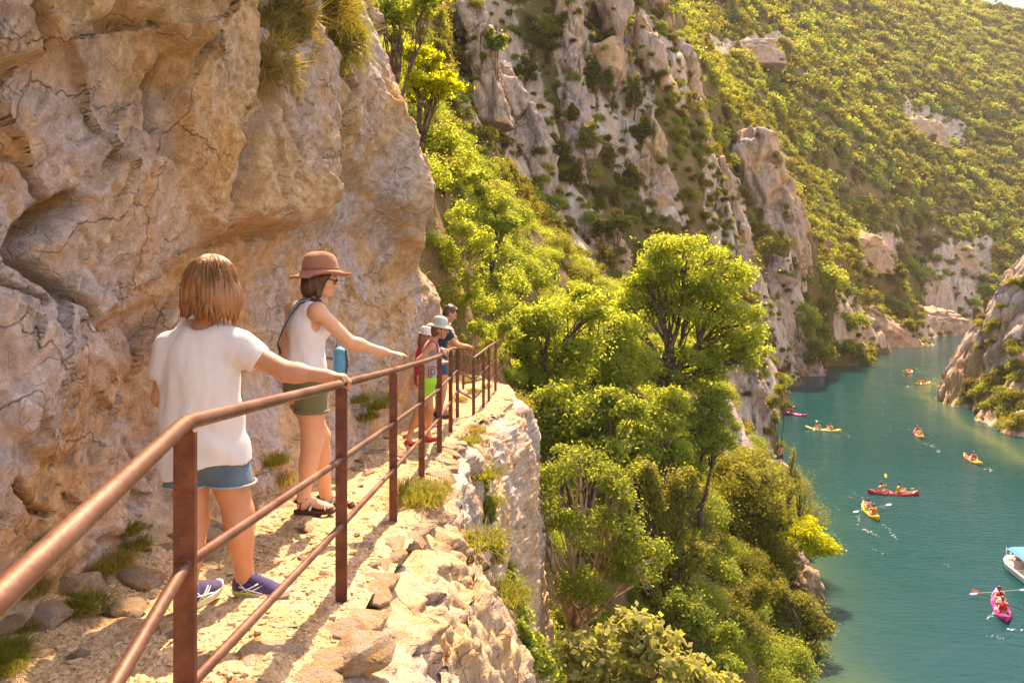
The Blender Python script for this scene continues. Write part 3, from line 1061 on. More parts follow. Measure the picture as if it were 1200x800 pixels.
    plate([(302, 30), (330, 20), (360, 40), (384, 60), (386, 200), (366, 236), (350, 262), (300, 268), (262, 262), (262, 215), (278, 160), (292, 100)], 0.16, 4)
    plate([(232, 292), (262, 270), (300, 272), (352, 264), (392, 232), (402, 180), (402, -200), (190, -200), (205, 60), (190, 190), (215, 260)], 0.16, 6)
    plate([(392, -200), (420, -200), (428, 10), (452, 76), (474, 140), (492, 224), (500, 292), (486, 288), (452, 240), (424, 214), (396, 190), (388, 100)], 0.16, 5)
    plate([(400, 230), (450, 245), (486, 292), (488, 330), (450, 330), (420, 300)], -0.08, 14)
    plate([(300, 10), (322, -20), (340, 40), (318, 70), (300, 60)], -0.22, 8)
    plate([(384, 12), (404, -20), (420, 40), (402, 62), (390, 50)], -0.20, 6)
    crack([(302, 10), (294, 70), (290, 130), (276, 170), (258, 205), (248, 235)], 0.16, 4.5)
    crack([(392, 60), (384, 130), (388, 200)], 0.08, 4)
    crack([(12, 0), (44, 62)], 0.10, 4)
    crack([(172, 20), (190, 66), (186, 110), (176, 140), (172, 160)], 0.10, 4)
    crack([(28, 300), (64, 326), (90, 352), (118, 376)], 0.12, 4.5)
    crack([(0, 328), (36, 340), (60, 352)], 0.10, 3.5)
    crack([(0, 560), (20, 590), (50, 600)], 0.12, 4)
    crack([(120, 376), (160, 342), (200, 305)], 0.07, 4)
    crack([(240, 288), (300, 278), (352, 266), (396, 228)], 0.08, 4)
    crack([(140, 470), (150, 520), (185, 560)], 0.10, 6)
    crack([(190, 70), (160, 150), (110, 215), (70, 240)], 0.07, 4)
    crack([(300, 130), (330, 190), (300, 250), (255, 285)], 0.06, 3.5)
    crack([(395, 60), (425, 150), (445, 225)], 0.06, 4)
    crack([(505, 340), (455, 380), (420, 440), (405, 480)], 0.06, 4)
    crack([(0, 160), (40, 190), (60, 235)], 0.07, 4)

    rot = np.array([[1, 0, 0], [0, .86, -.5], [0, .5, .86]], np.float32)
    q = p @ rot.T
    smooth = sstep(215, 260, px) * sstep(262, 300, py + 0.05 * px)      # the smoother orange lower wall
    amp = 1 - 0.60 * smooth
    low = 1 + 0.7 * sstep(300, 420, py) * (1 - sstep(180, 260, px))     # the broken lower left
    g = 0.30 * chips(q * np.array([1, 1.0, 1.25], np.float32), 1.15, 101, 0.62, 0.22, 0.035, 0.02, 0.03) * amp
    g += 0.22 * chips(q * np.array([1, 1.2, 1.0], np.float32), 0.42, 102, 0.75, 0.25, 0.06, 0.02, 0.03) * amp * low
    g += 0.20 * chips(q, 0.16, 103, 0.85, 0.3, 0.06, 0.03, 0.03) * (0.3 + 0.7 * amp) * low
    g += 0.30 * chips(q, 0.055, 108, 0.95, 0.35) * (0.4 + 0.6 * amp)
    g += 0.016 * fbm(q * 5.0, 4, 104) + 0.010 * fbm(q * 22.0, 3, 105) - 0.03 * smooth * np.maximum(0, vnoise(q * 9, 106)) 
    g += 0.02 * ridged(q * np.array([6, 6, 2.5], np.float32), 3, 107) * sstep(385, 430, px)
    g -= g[vis].mean() + 0.02
    fade = sstep(-2.7, -1.9, z)
    n = np.array([0.90, -0.42, 0.05])
    V = p + ((f * 0.9 + g) * fade)[:, None] * n[None]
    # the wall tapers back where it meets the ground
    me = mesh_np('rock_wall', V, grid_faces(len(ys), len(zs), True), False, {'ochre': ('POINT', np.clip(smooth * 0.9 + 0.7 * sstep(60, 130, py) * (1 - sstep(150, 215, py)) * (1 - sstep(180, 230, px)) + 0.5 * vnoise(p * 0.9, 77) + 0.5 * sstep(300, 420, py) * (1 - sstep(170, 230, px)), 0, 1))})
    o = link('rock_wall', me, None, M['wall_rock'])
    tag(o, 'overhanging ochre limestone wall beside the path', None, None, 'structure')
    return BVHTree.FromPolygons(V.tolist(), grid_faces(len(ys), len(zs)).tolist())


WBVH = make_wall()
print('setting', round(time.time() - T0, 1))
# ================================================================== VEGETATION
def leaf_material(name, lo, hi, trans=0.45, dry=None, per=0.45):
    t = NT(name)
    g = t.n('NewGeometry')
    oi = t.n('ObjectInfo')
    v = t.coord()
    r = t.math('ADD', t.math('MULTIPLY', g.outputs['Random Per Island'], 1 - per), t.math('MULTIPLY', oi.outputs['Random'], per))
    if per > 0.5:          # many kinds on one slope: neighbours lean the same way
        ln = t.n('VectorMath', operation='SCALE')
        ln.inputs['Scale'].default_value = 0.055
        t.l(oi.outputs['Location'], ln.inputs[0])
        r = t.math('ADD', t.math('MULTIPLY', r, 0.62), t.math('MULTIPLY', t.ramp(t.noise(ln.outputs[0], 1.0, 3), [(0.3, 0.0), (0.7, 1.0)]), 0.40))
    stops = [(0.1, lo), (0.9, hi)]
    if dry:
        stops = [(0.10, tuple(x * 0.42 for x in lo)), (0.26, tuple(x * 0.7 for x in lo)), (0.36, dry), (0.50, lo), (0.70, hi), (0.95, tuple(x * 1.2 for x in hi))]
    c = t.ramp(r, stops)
    t.base(c, 0.7, 0.10)
    tr = t.n('BsdfTranslucent')
    tc = t.mix(0.5, c, (min(.9, hi[0] * 2.6), min(.9, hi[1] * 2.4), hi[2] * 0.6))
    t.l(tc, tr.inputs['Color'])
    mx = t.n('MixShader')
    mx.inputs[0].default_value = trans
    t.l(t.b.outputs[0], mx.inputs[1])
    t.l(tr.outputs[0], mx.inputs[2])
    t.l(mx.outputs[0], t.out.inputs[0])
    return t.m


M['leaf_bright'] = leaf_material('leaf_bright', (0.18, 0.232, 0.045), (0.3, 0.352, 0.072), 0.6)
M['leaf_yellow'] = leaf_material('leaf_yellow', (0.27, 0.31, 0.02), (0.4, 0.42, 0.03), 0.62)
M['leaf_mid'] = leaf_material('leaf_mid', (0.132, 0.18, 0.038), (0.24, 0.292, 0.06), 0.57)
M['leaf_olive'] = leaf_material('leaf_olive', (0.12, 0.133, 0.032), (0.23, 0.23, 0.052), 0.5)
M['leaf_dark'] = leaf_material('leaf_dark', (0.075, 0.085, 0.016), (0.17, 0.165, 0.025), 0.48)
M['leaf_hill'] = leaf_material('leaf_hill', (0.112, 0.146, 0.03), (0.222, 0.255, 0.048), 0.52, dry=(0.155, 0.105, 0.035), per=0.72)
M['leaf_cliff'] = leaf_material('leaf_cliff', (0.085, 0.095, 0.016), (0.19, 0.175, 0.027), 0.48, dry=(0.15, 0.09, 0.03), per=0.72)
M['leaf_silver'] = leaf_material('leaf_silver', (0.185, 0.205, 0.07), (0.31, 0.31, 0.11), 0.48)
M['grass_dry'] = leaf_material('grass_dry', (0.150, 0.130, 0.030), (0.300, 0.235, 0.075), 0.40)
M['grass_green'] = leaf_material('grass_green', (0.100, 0.120, 0.018), (0.220, 0.215, 0.035), 0.45)
M['bark'] = plain('bark', (0.20, 0.135, 0.085), 0.9, 0.1, 6, 0.25, 0.02)
M['bark_pale'] = plain('bark_pale', (0.34, 0.235, 0.15), 0.9, 0.1, 9, 0.25, 0.02)
M['bark_dark'] = plain('bark_dark', (0.10, 0.07, 0.05), 0.9, 0.1, 6, 0.25, 0.02)


def leaf_quads(cen, out, L, W, r, upb=0.5, rnd=0.9, fold=0.25):
    """diamond shaped leaves (4 corners) at cen, facing roughly out / up"""
    n = len(cen)
    nr = out * 0.7 + np.array([0, 0, upb]) + r.normal(size=(n, 3)) * rnd * 0.6
    nr /= np.linalg.norm(nr, axis=1)[:, None] + 1e-9
    t = r.normal(size=(n, 3))
    t -= nr * (t * nr).sum(1)[:, None]
    t /= np.linalg.norm(t, axis=1)[:, None] + 1e-9
    b = np.cross(nr, t)
    l = L * r.uniform(0.65, 1.25, n)[:, None]
    w = W * r.uniform(0.65, 1.25, n)[:, None]
    mid = cen - nr * (fold * w)
    V = np.stack([cen - t * l * 0.5, cen + b * w * 0.5 + t * l * 0.05, mid + t * l * 0.5, cen - b * w * 0.5 + t * l * 0.05], 1).reshape(-1, 3)
    Fq = np.arange(4 * n).reshape(n, 4)
    return V, Fq


def clump_leaves(C, R, n, r, hollow=0.55):
    """n leaf positions spread through ellipsoidal clumps C (m,3) with radii R (m,3); returns positions and outward directions"""
    w = (R[:, 0] * R[:, 1] * R[:, 2]) ** (2 / 3)
    k = r.choice(len(C), n, p=w / w.sum())
    d = r.normal(size=(n, 3))
    d /= np.linalg.norm(d, axis=1)[:, None]
    rad = hollow + (1.08 - hollow) * r.random(n) ** 0.7
    rad += (r.random(n) < 0.30) * r.exponential(0.36, n)
    return C[k] + d * rad[:, None] * R[k] + r.normal(size=(n, 3)) * 0.10 * R[k], d


def bend_line(a, b, r, n=6, sag=0.08, up=0.15):
    a, b = np.asarray(a, float), np.asarray(b, float)
    L = np.linalg.norm(b - a)
    t = np.linspace(0, 1, n)
    off = r.normal(size=3) * sag * L
    off[2] += up * L
    pts = a + (b - a) * t[:, None] + off * (4 * t * (1 - t) * 0.5)[:, None]
    pts[1:-1] += r.normal(size=(n - 2, 3)) * 0.025 * L
    return pts


TREES = []


def first_hit(px, py):
    dv = Vector(((px - CX) / F, 1.0, (HY - py) / F)).normalized()
    best = None
    for T in [HBVH, RBVH] + ROCKS:
        h = T.ray_cast(Vector((0, 0, 0)), dv)
        if h[0] is not None and (best is None or h[3] < best[3]):
            best = h
    return best[0] if best else None


def tree(name, label, cat, d, masses, n, leaf, mat, bark='bark', base=None, trunk_r=0.12, depth=0.8, sub=15, clump=0.34, group=None,
         dy=0.0, limbs=True, width=0.5, hollow=0.35, twigs=0, seed=None, fork=0.35, seat=False):
    """masses: (px, py, rx, ry) ellipses that outline the crown in the photograph, taken at depth d"""
    r = np.random.default_rng(seed if seed is not None else len(TREES) * 31 + 5)
    d = d + dy
    if seat:
        cx_ = np.mean([m[0] for m in masses])
        h = first_hit(cx_, max(m[1] + 0.7 * m[3] for m in masses))
        if h is not None and 0.5 < h.y / d < 1.9 and h.z > WATER + 0.3:
            n = int(n * min(1.5, max(0.7, (d / h.y) ** 0.5)))
            leaf *= (h.y / d) ** 0.7
            d = h.y - 0.3 * masses[0][2] / F * h.y
    Cs, Rs, main = [], [], []
    for (px, py, rx, ry) in masses:
        jd = d + r.uniform(-0.5, 0.5) * depth * rx / F * d
        c = P(px, py, jd)
        R = np.array([rx, rx * depth, ry]) / F * d
        main.append(c)
        for k in range(sub):
            v = r.normal(size=3)
            v /= np.linalg.norm(v)
            v[2] = v[2] * 0.9 + 0.1
            q = c + v * R * r.uniform(0.45, 0.74)
            Cs.append(q)
            rr = clump * r.uniform(0.7, 1.2)
            Rs.append(R * rr * np.array([1, 1, 0.85]))
    Cs, Rs, main = np.array(Cs), np.array(Rs), np.array(main)
    lo = main[main[:, 2].argmin()]
    if base is not None:
        bp = P(base[0], base[1], d)
        bx, by, bz = bp
        gz = ground(bx, by)
        bz = min(bz, gz) if gz < bz else bz
    else:
        bx, by = main[:, 0].mean(), main[:, 1].mean()
        bz = ground(bx, by) - 0.15
    bz = min(bz, Cs[:, 2].min() + 0.2)
    root = empty(name, (bx, by, bz))
    tag(root, label, cat, group)
    o = np.array([bx, by, bz])
    cen, out = clump_leaves(Cs, Rs, n, r, hollow)
    V, Fq = leaf_quads(cen - o, out, leaf, leaf * width, r)
    link('crown', mesh_np('crown', V, Fq, False), root, M[mat])
    mb = MB()
    topc = main.mean(0)
    fk = o + (topc - o) * fork
    fk[:2] += r.normal(size=2) * 0.05 * (topc[2] - o[2])
    tp = bend_line(o, fk, r, 5, 0.04, 0.0)
    mb.tube([q - o for q in tp], np.linspace(trunk_r * 1.25, trunk_r * 0.85, 5), 9)
    if limbs:
        for i, c in enumerate(main):
            lp = bend_line(fk, c, r, 6, 0.10, 0.10)
            mb.tube([q - o for q in lp], np.linspace(trunk_r * 0.7, trunk_r * 0.28, 6), 7)
            for k in range(sub):
                q = Cs[i * sub + k]
                st = lp[r.integers(2, 6)]
                mb.tube([p_ - o for p_ in bend_line(st, q, r, 4, 0.1, 0.05)], np.linspace(trunk_r * 0.24, trunk_r * 0.07, 4), 5)
        for k in range(twigs):
            q = cen[r.integers(len(cen))]
            j = ((Cs - q) ** 2).sum(1).argmin()
            mb.tube([p_ - o for p_ in bend_line(Cs[j], q, r, 4, 0.15, 0.0)], np.linspace(trunk_r * 0.12, trunk_r * 0.04, 4), 4)
    mb.build('trunk', M[bark], root, True)
    TREES.append(root)
    return root


# ------------------------------------------------------------------ single trees and bushes one can tell apart
tree('broadleaf_tree', 'tall light green broadleaf tree with forked trunk above the river', 'tree', 34,
     [(800, 295, 58, 30), (845, 325, 52, 34), (760, 320, 40, 38), (812, 365, 60, 40), (868, 380, 40, 42), (745, 365, 42, 40), (800, 425, 66, 34), (850, 410, 45, 36), (745, 405, 46, 36), (780, 345, 46, 40), (720, 430, 40, 36), (815, 445, 44, 22), (770, 445, 40, 26), (875, 415, 34, 22)],
     40000, 0.19, 'leaf_bright', 'bark_dark', base=(768, 480), trunk_r=0.20, seed=3, sub=15, clump=0.30, hollow=0.3, fork=0.42)
tree('broadleaf_tree', 'bushy yellow green tree just beyond the last railing post', 'tree', 27,
     [(640, 375, 44, 30), (690, 365, 34, 26), (610, 400, 34, 26), (660, 420, 54, 36), (620, 445, 40, 34)], 17000, 0.16, 'leaf_bright', 'bark_dark', trunk_r=0.16)
tree('broadleaf_tree', 'rounded light green tree between the railing end and the tall tree', 'tree', 31,
     [(712, 385, 44, 36), (725, 430, 50, 40), (690, 450, 40, 34), (690, 350, 26, 18)], 16000, 0.17, 'leaf_bright', 'bark_dark', trunk_r=0.17)
tree('broadleaf_tree', 'low spreading green tree against the corner rock slab', 'tree', 22,
     [(650, 480, 40, 34), (690, 495, 44, 34), (720, 480, 38, 26), (640, 515, 28, 26), (700, 525, 42, 26)], 15000, 0.14, 'leaf_mid', 'bark_dark', trunk_r=0.14)
tree('broadleaf_tree', 'light green tree right of the low spreading one under the tall tree', 'tree', 28,
     [(765, 500, 40, 30), (740, 530, 40, 30), (785, 470, 30, 24), (790, 530, 26, 24)], 12000, 0.16, 'leaf_bright', 'bark_dark', trunk_r=0.15)
tree('small_tree', 'thin many branched tree with bare pale twigs below the path', 'tree', 13.5,
     [(630, 560, 40, 30), (680, 545, 50, 28), (735, 570, 42, 34), (650, 600, 46, 34), (715, 625, 52, 40), (750, 660, 46, 42), (690, 690, 46, 34), (620, 585, 30, 24)],
     15000, 0.075, 'leaf_mid', 'bark_pale', base=(656, 775), trunk_r=0.085, seed=21, sub=15, clump=0.30, twigs=420, hollow=0.2, fork=0.38)
tree('fig_bush', 'large leaved pale green bush along the bottom edge', 'bush', 11.5,
     [(690, 770, 46, 36), (745, 745, 44, 34), (790, 770, 46, 30), (720, 800, 80, 30), (830, 800, 40, 22)], 5200, 0.15, 'leaf_silver', 'bark_pale', trunk_r=0.05, width=0.62, hollow=0.3)
tree('bush', 'small green bush at the foot of the near rock slab', 'bush', 10.5,
     [(600, 720, 30, 34), (620, 770, 34, 40), (590, 660, 18, 26)], 3600, 0.085, 'leaf_mid', 'bark_pale', trunk_r=0.03, hollow=0.2)
tree('bush', 'green plants growing in the cleft between the two near slabs', 'bush', 8.6,
     [(572, 600, 13, 24), (582, 645, 15, 28), (566, 570, 9, 16)], 2600, 0.055, 'leaf_mid', 'bark_pale', trunk_r=0.012, hollow=0.1)
tree('bush', 'leafy shrub hiding the lower edge of the near slab', 'bush', 9.2,
     [(600, 700, 18, 34), (612, 760, 24, 40), (598, 800, 26, 24)], 4200, 0.07, 'leaf_mid', 'bark_pale', trunk_r=0.02, hollow=0.15)
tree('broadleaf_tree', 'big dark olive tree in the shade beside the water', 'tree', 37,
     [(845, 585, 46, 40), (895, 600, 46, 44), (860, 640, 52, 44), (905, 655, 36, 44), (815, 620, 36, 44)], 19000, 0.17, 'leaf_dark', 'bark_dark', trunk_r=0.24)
tree('broadleaf_tree', 'olive green tree with light top left of the pointed conifer', 'tree', 42,
     [(865, 545, 44, 26), (905, 565, 34, 26), (830, 545, 30, 24), (880, 575, 34, 20)], 11000, 0.18, 'leaf_olive', 'bark_dark', trunk_r=0.2)
tree('conifer', 'pointed olive conifer on the bank against the water', 'tree', 43,
     [(930, 535, 5, 14), (932, 556, 13, 16), (936, 580, 22, 20), (944, 605, 28, 22), (935, 630, 30, 22)], 9000, 0.16, 'leaf_olive', 'bark_dark', trunk_r=0.14, clump=0.5, sub=9, width=0.25)
tree('small_tree', 'bright yellow green small tree leaning over the water', 'tree', 40,
     [(945, 620, 34, 17), (958, 640, 28, 16), (930, 640, 22, 20)], 6500, 0.17, 'leaf_yellow', 'bark_dark', trunk_r=0.10)
tree('broadleaf_tree', 'olive green tree above the shallows at the bottom right of the trees', 'tree', 33.5,
     [(930, 720, 38, 30), (945, 755, 40, 34), (905, 760, 40, 36), (920, 700, 24, 24), (960, 735, 22, 18), (930, 795, 44, 20)], 15000, 0.15, 'leaf_olive', 'bark_dark', trunk_r=0.17)
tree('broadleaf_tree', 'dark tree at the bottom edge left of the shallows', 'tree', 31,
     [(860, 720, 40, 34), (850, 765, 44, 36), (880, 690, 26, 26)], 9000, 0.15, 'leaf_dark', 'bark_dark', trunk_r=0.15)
tree('broadleaf_tree', 'dense mid green tree behind the twiggy tree', 'tree', 24,
     [(800, 570, 26, 34), (780, 600, 30, 34), (800, 650, 34, 40), (790, 700, 34, 34), (760, 560, 30, 30)], 11000, 0.14, 'leaf_olive', 'bark_dark', trunk_r=0.13)
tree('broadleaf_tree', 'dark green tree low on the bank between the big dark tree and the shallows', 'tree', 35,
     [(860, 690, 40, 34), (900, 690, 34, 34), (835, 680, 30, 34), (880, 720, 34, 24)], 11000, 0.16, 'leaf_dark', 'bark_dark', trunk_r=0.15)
tree('broadleaf_tree', 'olive tree with brownish top just left of the leaning yellow green tree', 'tree', 39,
     [(905, 600, 30, 30), (880, 560, 32, 24), (915, 650, 24, 30)], 9000, 0.17, 'leaf_olive', 'bark_dark', trunk_r=0.14)
tree('broadleaf_tree', 'green tree filling the gap under the tall tree above the dark ones', 'tree', 33,
     [(810, 505, 36, 30), (835, 480, 30, 30), (800, 540, 34, 30), (840, 520, 30, 24)], 11000, 0.16, 'leaf_mid', 'bark_dark', trunk_r=0.14)
tree('broadleaf_tree', 'green tree rising from the bottom edge right of the pale bush', 'tree', 22,
     [(830, 740, 34, 36), (800, 720, 30, 34), (845, 790, 44, 30)], 8500, 0.13, 'leaf_mid', 'bark_dark', trunk_r=0.11)
tree('bush', 'brown green bush on top of the grey promontory', 'bush', 63,
     [(850, 470, 24, 26), (870, 505, 18, 22), (840, 510, 22, 24), (826, 460, 20, 20)], 4200, 0.22, 'leaf_olive', 'bark_dark', trunk_r=0.1)
tree('bush', 'overhanging olive bush on the right edge of the promontory', 'bush', 66,
     [(905, 470, 10, 16), (914, 455, 9, 12), (908, 490, 8, 12)], 1500, 0.22, 'leaf_olive', 'bark_dark', trunk_r=0.06)
tree('small_tree', 'bright yellow leafed small tree beside the overhanging wall', 'tree', 20,
     [(500, 70, 26, 18), (490, 95, 28, 14), (520, 98, 26, 16), (478, 60, 16, 14), (505, 112, 24, 10)], 4200, 0.13, 'leaf_yellow', 'bark_dark', base=(487, 200), trunk_r=0.06, hollow=0.2)
tree('bush', 'light green feathery bush under the bright yellow tree', 'bush', 22,
     [(515, 165, 30, 26), (540, 185, 26, 22), (500, 195, 22, 26), (525, 210, 30, 20)], 6500, 0.11, 'leaf_bright', 'bark_dark', trunk_r=0.05, hollow=0.2, seat=True)
tree('bush', 'pale feathery bush beside the lower edge of the wall', 'bush', 21,
     [(540, 260, 26, 28), (530, 300, 24, 30), (560, 290, 22, 34), (548, 340, 20, 30)], 5500, 0.10, 'leaf_bright', 'bark_pale', trunk_r=0.04, hollow=0.15, clump=0.34, seat=True)
tree('bush', 'dull green shrub between the feathery bushes and the pillars', 'bush', 32,
     [(575, 235, 24, 26), (560, 215, 18, 22), (590, 265, 22, 20), (580, 335, 16, 20)], 5000, 0.14, 'leaf_mid', 'bark_dark', trunk_r=0.06, seat=True)
tree('small_tree', 'leafy tree at the top edge behind the wall', 'tree', 19,
     [(450, -20, 30, 24), (470, 15, 28, 20), (445, 30, 16, 22), (500, 5, 24, 18), (462, 45, 14, 12)], 5200, 0.12, 'leaf_mid', 'bark_dark', trunk_r=0.07, hollow=0.3)
tree('bush', 'grey green weeds beyond the far railing corner', 'bush', 17.5,
     [(560, 385, 16, 14), (580, 400, 14, 12), (545, 400, 10, 12), (596, 385, 18, 20)], 2400, 0.09, 'leaf_mid', 'bark_pale', trunk_r=0.03, hollow=0.2)
# single shrubs standing out on the cliff
for px, py, rx, ry, d_, mt, lab in [
        (655, 178, 21, 27, 84, 'leaf_dark', 'dark round shrub in the middle of the left cliff'),
        (690, 158, 16, 24, 88, 'leaf_olive', 'olive shrub right of the dark round shrub on the cliff'),
        (672, 130, 8, 15, 87, 'leaf_dark', 'little pointed shrub above the dark round one'),
        (722, 258, 24, 22, 80, 'leaf_olive', 'brownish shrub left of the smooth pale buttress'),
        (736, 205, 18, 28, 93, 'leaf_dark', 'dark ivy like shrub on the flank of the buttress'),
        (750, 150, 20, 26, 97, 'leaf_dark', 'dark upright shrub above the smooth buttress'),
        (700, 85, 22, 30, 95, 'leaf_dark', 'dark shrub between the two pale rock ribs'),
        (742, 105, 12, 34, 97, 'leaf_dark', 'tall dark shrub right of the leaning rib'),
        (640, 30, 22, 22, 88, 'leaf_olive', 'brown olive shrub left of the narrow rib at the top'),
        (615, 80, 18, 26, 82, 'leaf_dark', 'dark shrub on the ledge above the scree rock'),
        (580, 45, 17, 22, 70, 'leaf_mid', 'mid green shrub near the top left of the cliff'),
        (668, 205, 18, 12, 82, 'leaf_dark', 'low dark shrub under the round one on the cliff'),
        (706, 262, 14, 14, 76, 'leaf_dark', 'dark low shrub beside the mountain steps'),
        (640, 315, 14, 14, 60, 'leaf_dark', 'dark shrub on the pillar ledge'),
        (905, 285, 26, 26, 126, 'leaf_olive', 'wide olive shrub at the foot of the rock tower'),
        (888, 268, 16, 16, 130, 'leaf_cliff', 'small dull shrub left of the tower foot'),
        (945, 375, 24, 36, 138, 'leaf_mid', 'green tree right of the orange stained cliff'),
        (975, 325, 26, 24, 152, 'leaf_bright', 'bright rounded tree on the wooded spur'),
        (995, 372, 26, 24, 152, 'leaf_mid', 'mid green tree over the rocky bank'),
        (1000, 405, 18, 14, 151, 'leaf_bright', 'bright bush just above the waterline'),
        (960, 410, 22, 26, 142, 'leaf_olive', 'olive bush in the notch by the water'),
        (1015, 345, 22, 22, 178, 'leaf_dark', 'dark tree behind the wooded spur'),
        (1046, 358, 22, 18, 190, 'leaf_olive', 'olive shrub on the long rock slope'),
        (1070, 378, 16, 14, 196, 'leaf_olive', 'brown shrub near the tip of the rock slope'),
        (1080, 320, 20, 16, 262, 'leaf_mid', 'round green tree on the far bank'),
        (1052, 318, 14, 14, 250, 'leaf_dark', 'dark round tree on the far bank')]:
    bushy = [(px, py, rx * 0.75, ry * 0.75), (px - rx * 0.4, py + ry * 0.3, rx * 0.6, ry * 0.55), (px + rx * 0.4, py + ry * 0.25, rx * 0.6, ry * 0.6)]
    tree('cliff_shrub', lab, 'shrub', d_, bushy, int(1300 + 25 * rx), 0.012 * d_ ** 0.65 * 1.6 + 0.05, mt, 'bark_dark', trunk_r=0.003 * d_ ** 0.7 + 0.02, sub=8, seat=True)


# ------------------------------------------------------------------ scattered hillside vegetation
def shrub_mesh(name, seed, n, leaf, clumps=14, clump=0.40, flat=0.8, mat='leaf_hill', cone=False):
    r = np.random.default_rng(seed)
    v = r.normal(size=(clumps, 3))
    v /= np.linalg.norm(v, axis=1)[:, None]
    v[:, 2] = np.abs(v[:, 2]) * 0.9 - 0.15
    C = v * np.array([0.66, 0.66, flat * 0.70]) * r.uniform(0.6, 1.05, clumps)[:, None]
    C[:, 2] += 0.35
    if cone:
        z = np.linspace(0.05, 1.7, clumps)
        C = np.stack([r.normal(size=clumps) * 0.18 * (1.8 - z), r.normal(size=clumps) * 0.18 * (1.8 - z), z], 1)
    R = np.full((clumps, 3), clump) * r.uniform(0.7, 1.2, clumps)[:, None] * np.array([1, 1, 0.85])
    cen, out = clump_leaves(C, R, n, r, 0.45)
    cen[:, 2] = np.maximum(cen[:, 2], -0.25)
    V, Fq = leaf_quads(cen, out, leaf, leaf * 0.62, r)
    me = mesh_np(name, V, Fq, False)
    me.materials.append(M[mat])
    return me


SHR_FAR = [shrub_mesh('hill_shrub', 300 + i, 430, 0.25, 11, 0.44, 0.8, m) for i, m in enumerate(['leaf_hill', 'leaf_hill', 'leaf_mid', 'leaf_olive', 'leaf_hill', 'leaf_cliff'])]
SHR_FAR.append(shrub_mesh('hill_shrub', 340, 380, 0.22, 9, 0.34, 0.8, 'leaf_cliff', True))
SHR_MID = [shrub_mesh('hill_shrub', 400 + i, 1500, 0.135, 16, 0.36, 0.8, m) for i, m in enumerate(['leaf_cliff', 'leaf_olive', 'leaf_mid', 'leaf_hill', 'leaf_dark'])]
SHR_MID.append(shrub_mesh('hill_shrub', 440, 1200, 0.12, 12, 0.30, 0.8, 'leaf_cliff', True))
SHR_NEAR = [shrub_mesh('bush', 500 + i, 3200, 0.085, 20, 0.32, 0.75, m) for i, m in enumerate(['leaf_mid', 'leaf_olive', 'leaf_bright', 'leaf_mid'])]


def interp_grid(G, a, d):
    """bilinear lookup in the polar grid of the hill sheet"""
    pa, pd = HG_px[:, 0], HG_d[0]
    i = np.clip(np.searchsorted(pa, a) - 1, 0, len(pa) - 2)
    j = np.clip(np.searchsorted(pd, d) - 1, 0, len(pd) - 2)
    u = (a - pa[i]) / (pa[i + 1] - pa[i])
    v = (d - pd[j]) / (pd[j + 1] - pd[j])
    return (G[i, j] * (1 - u) + G[i + 1, j] * u) * (1 - v) + (G[i, j + 1] * (1 - u) + G[i + 1, j + 1] * u) * v


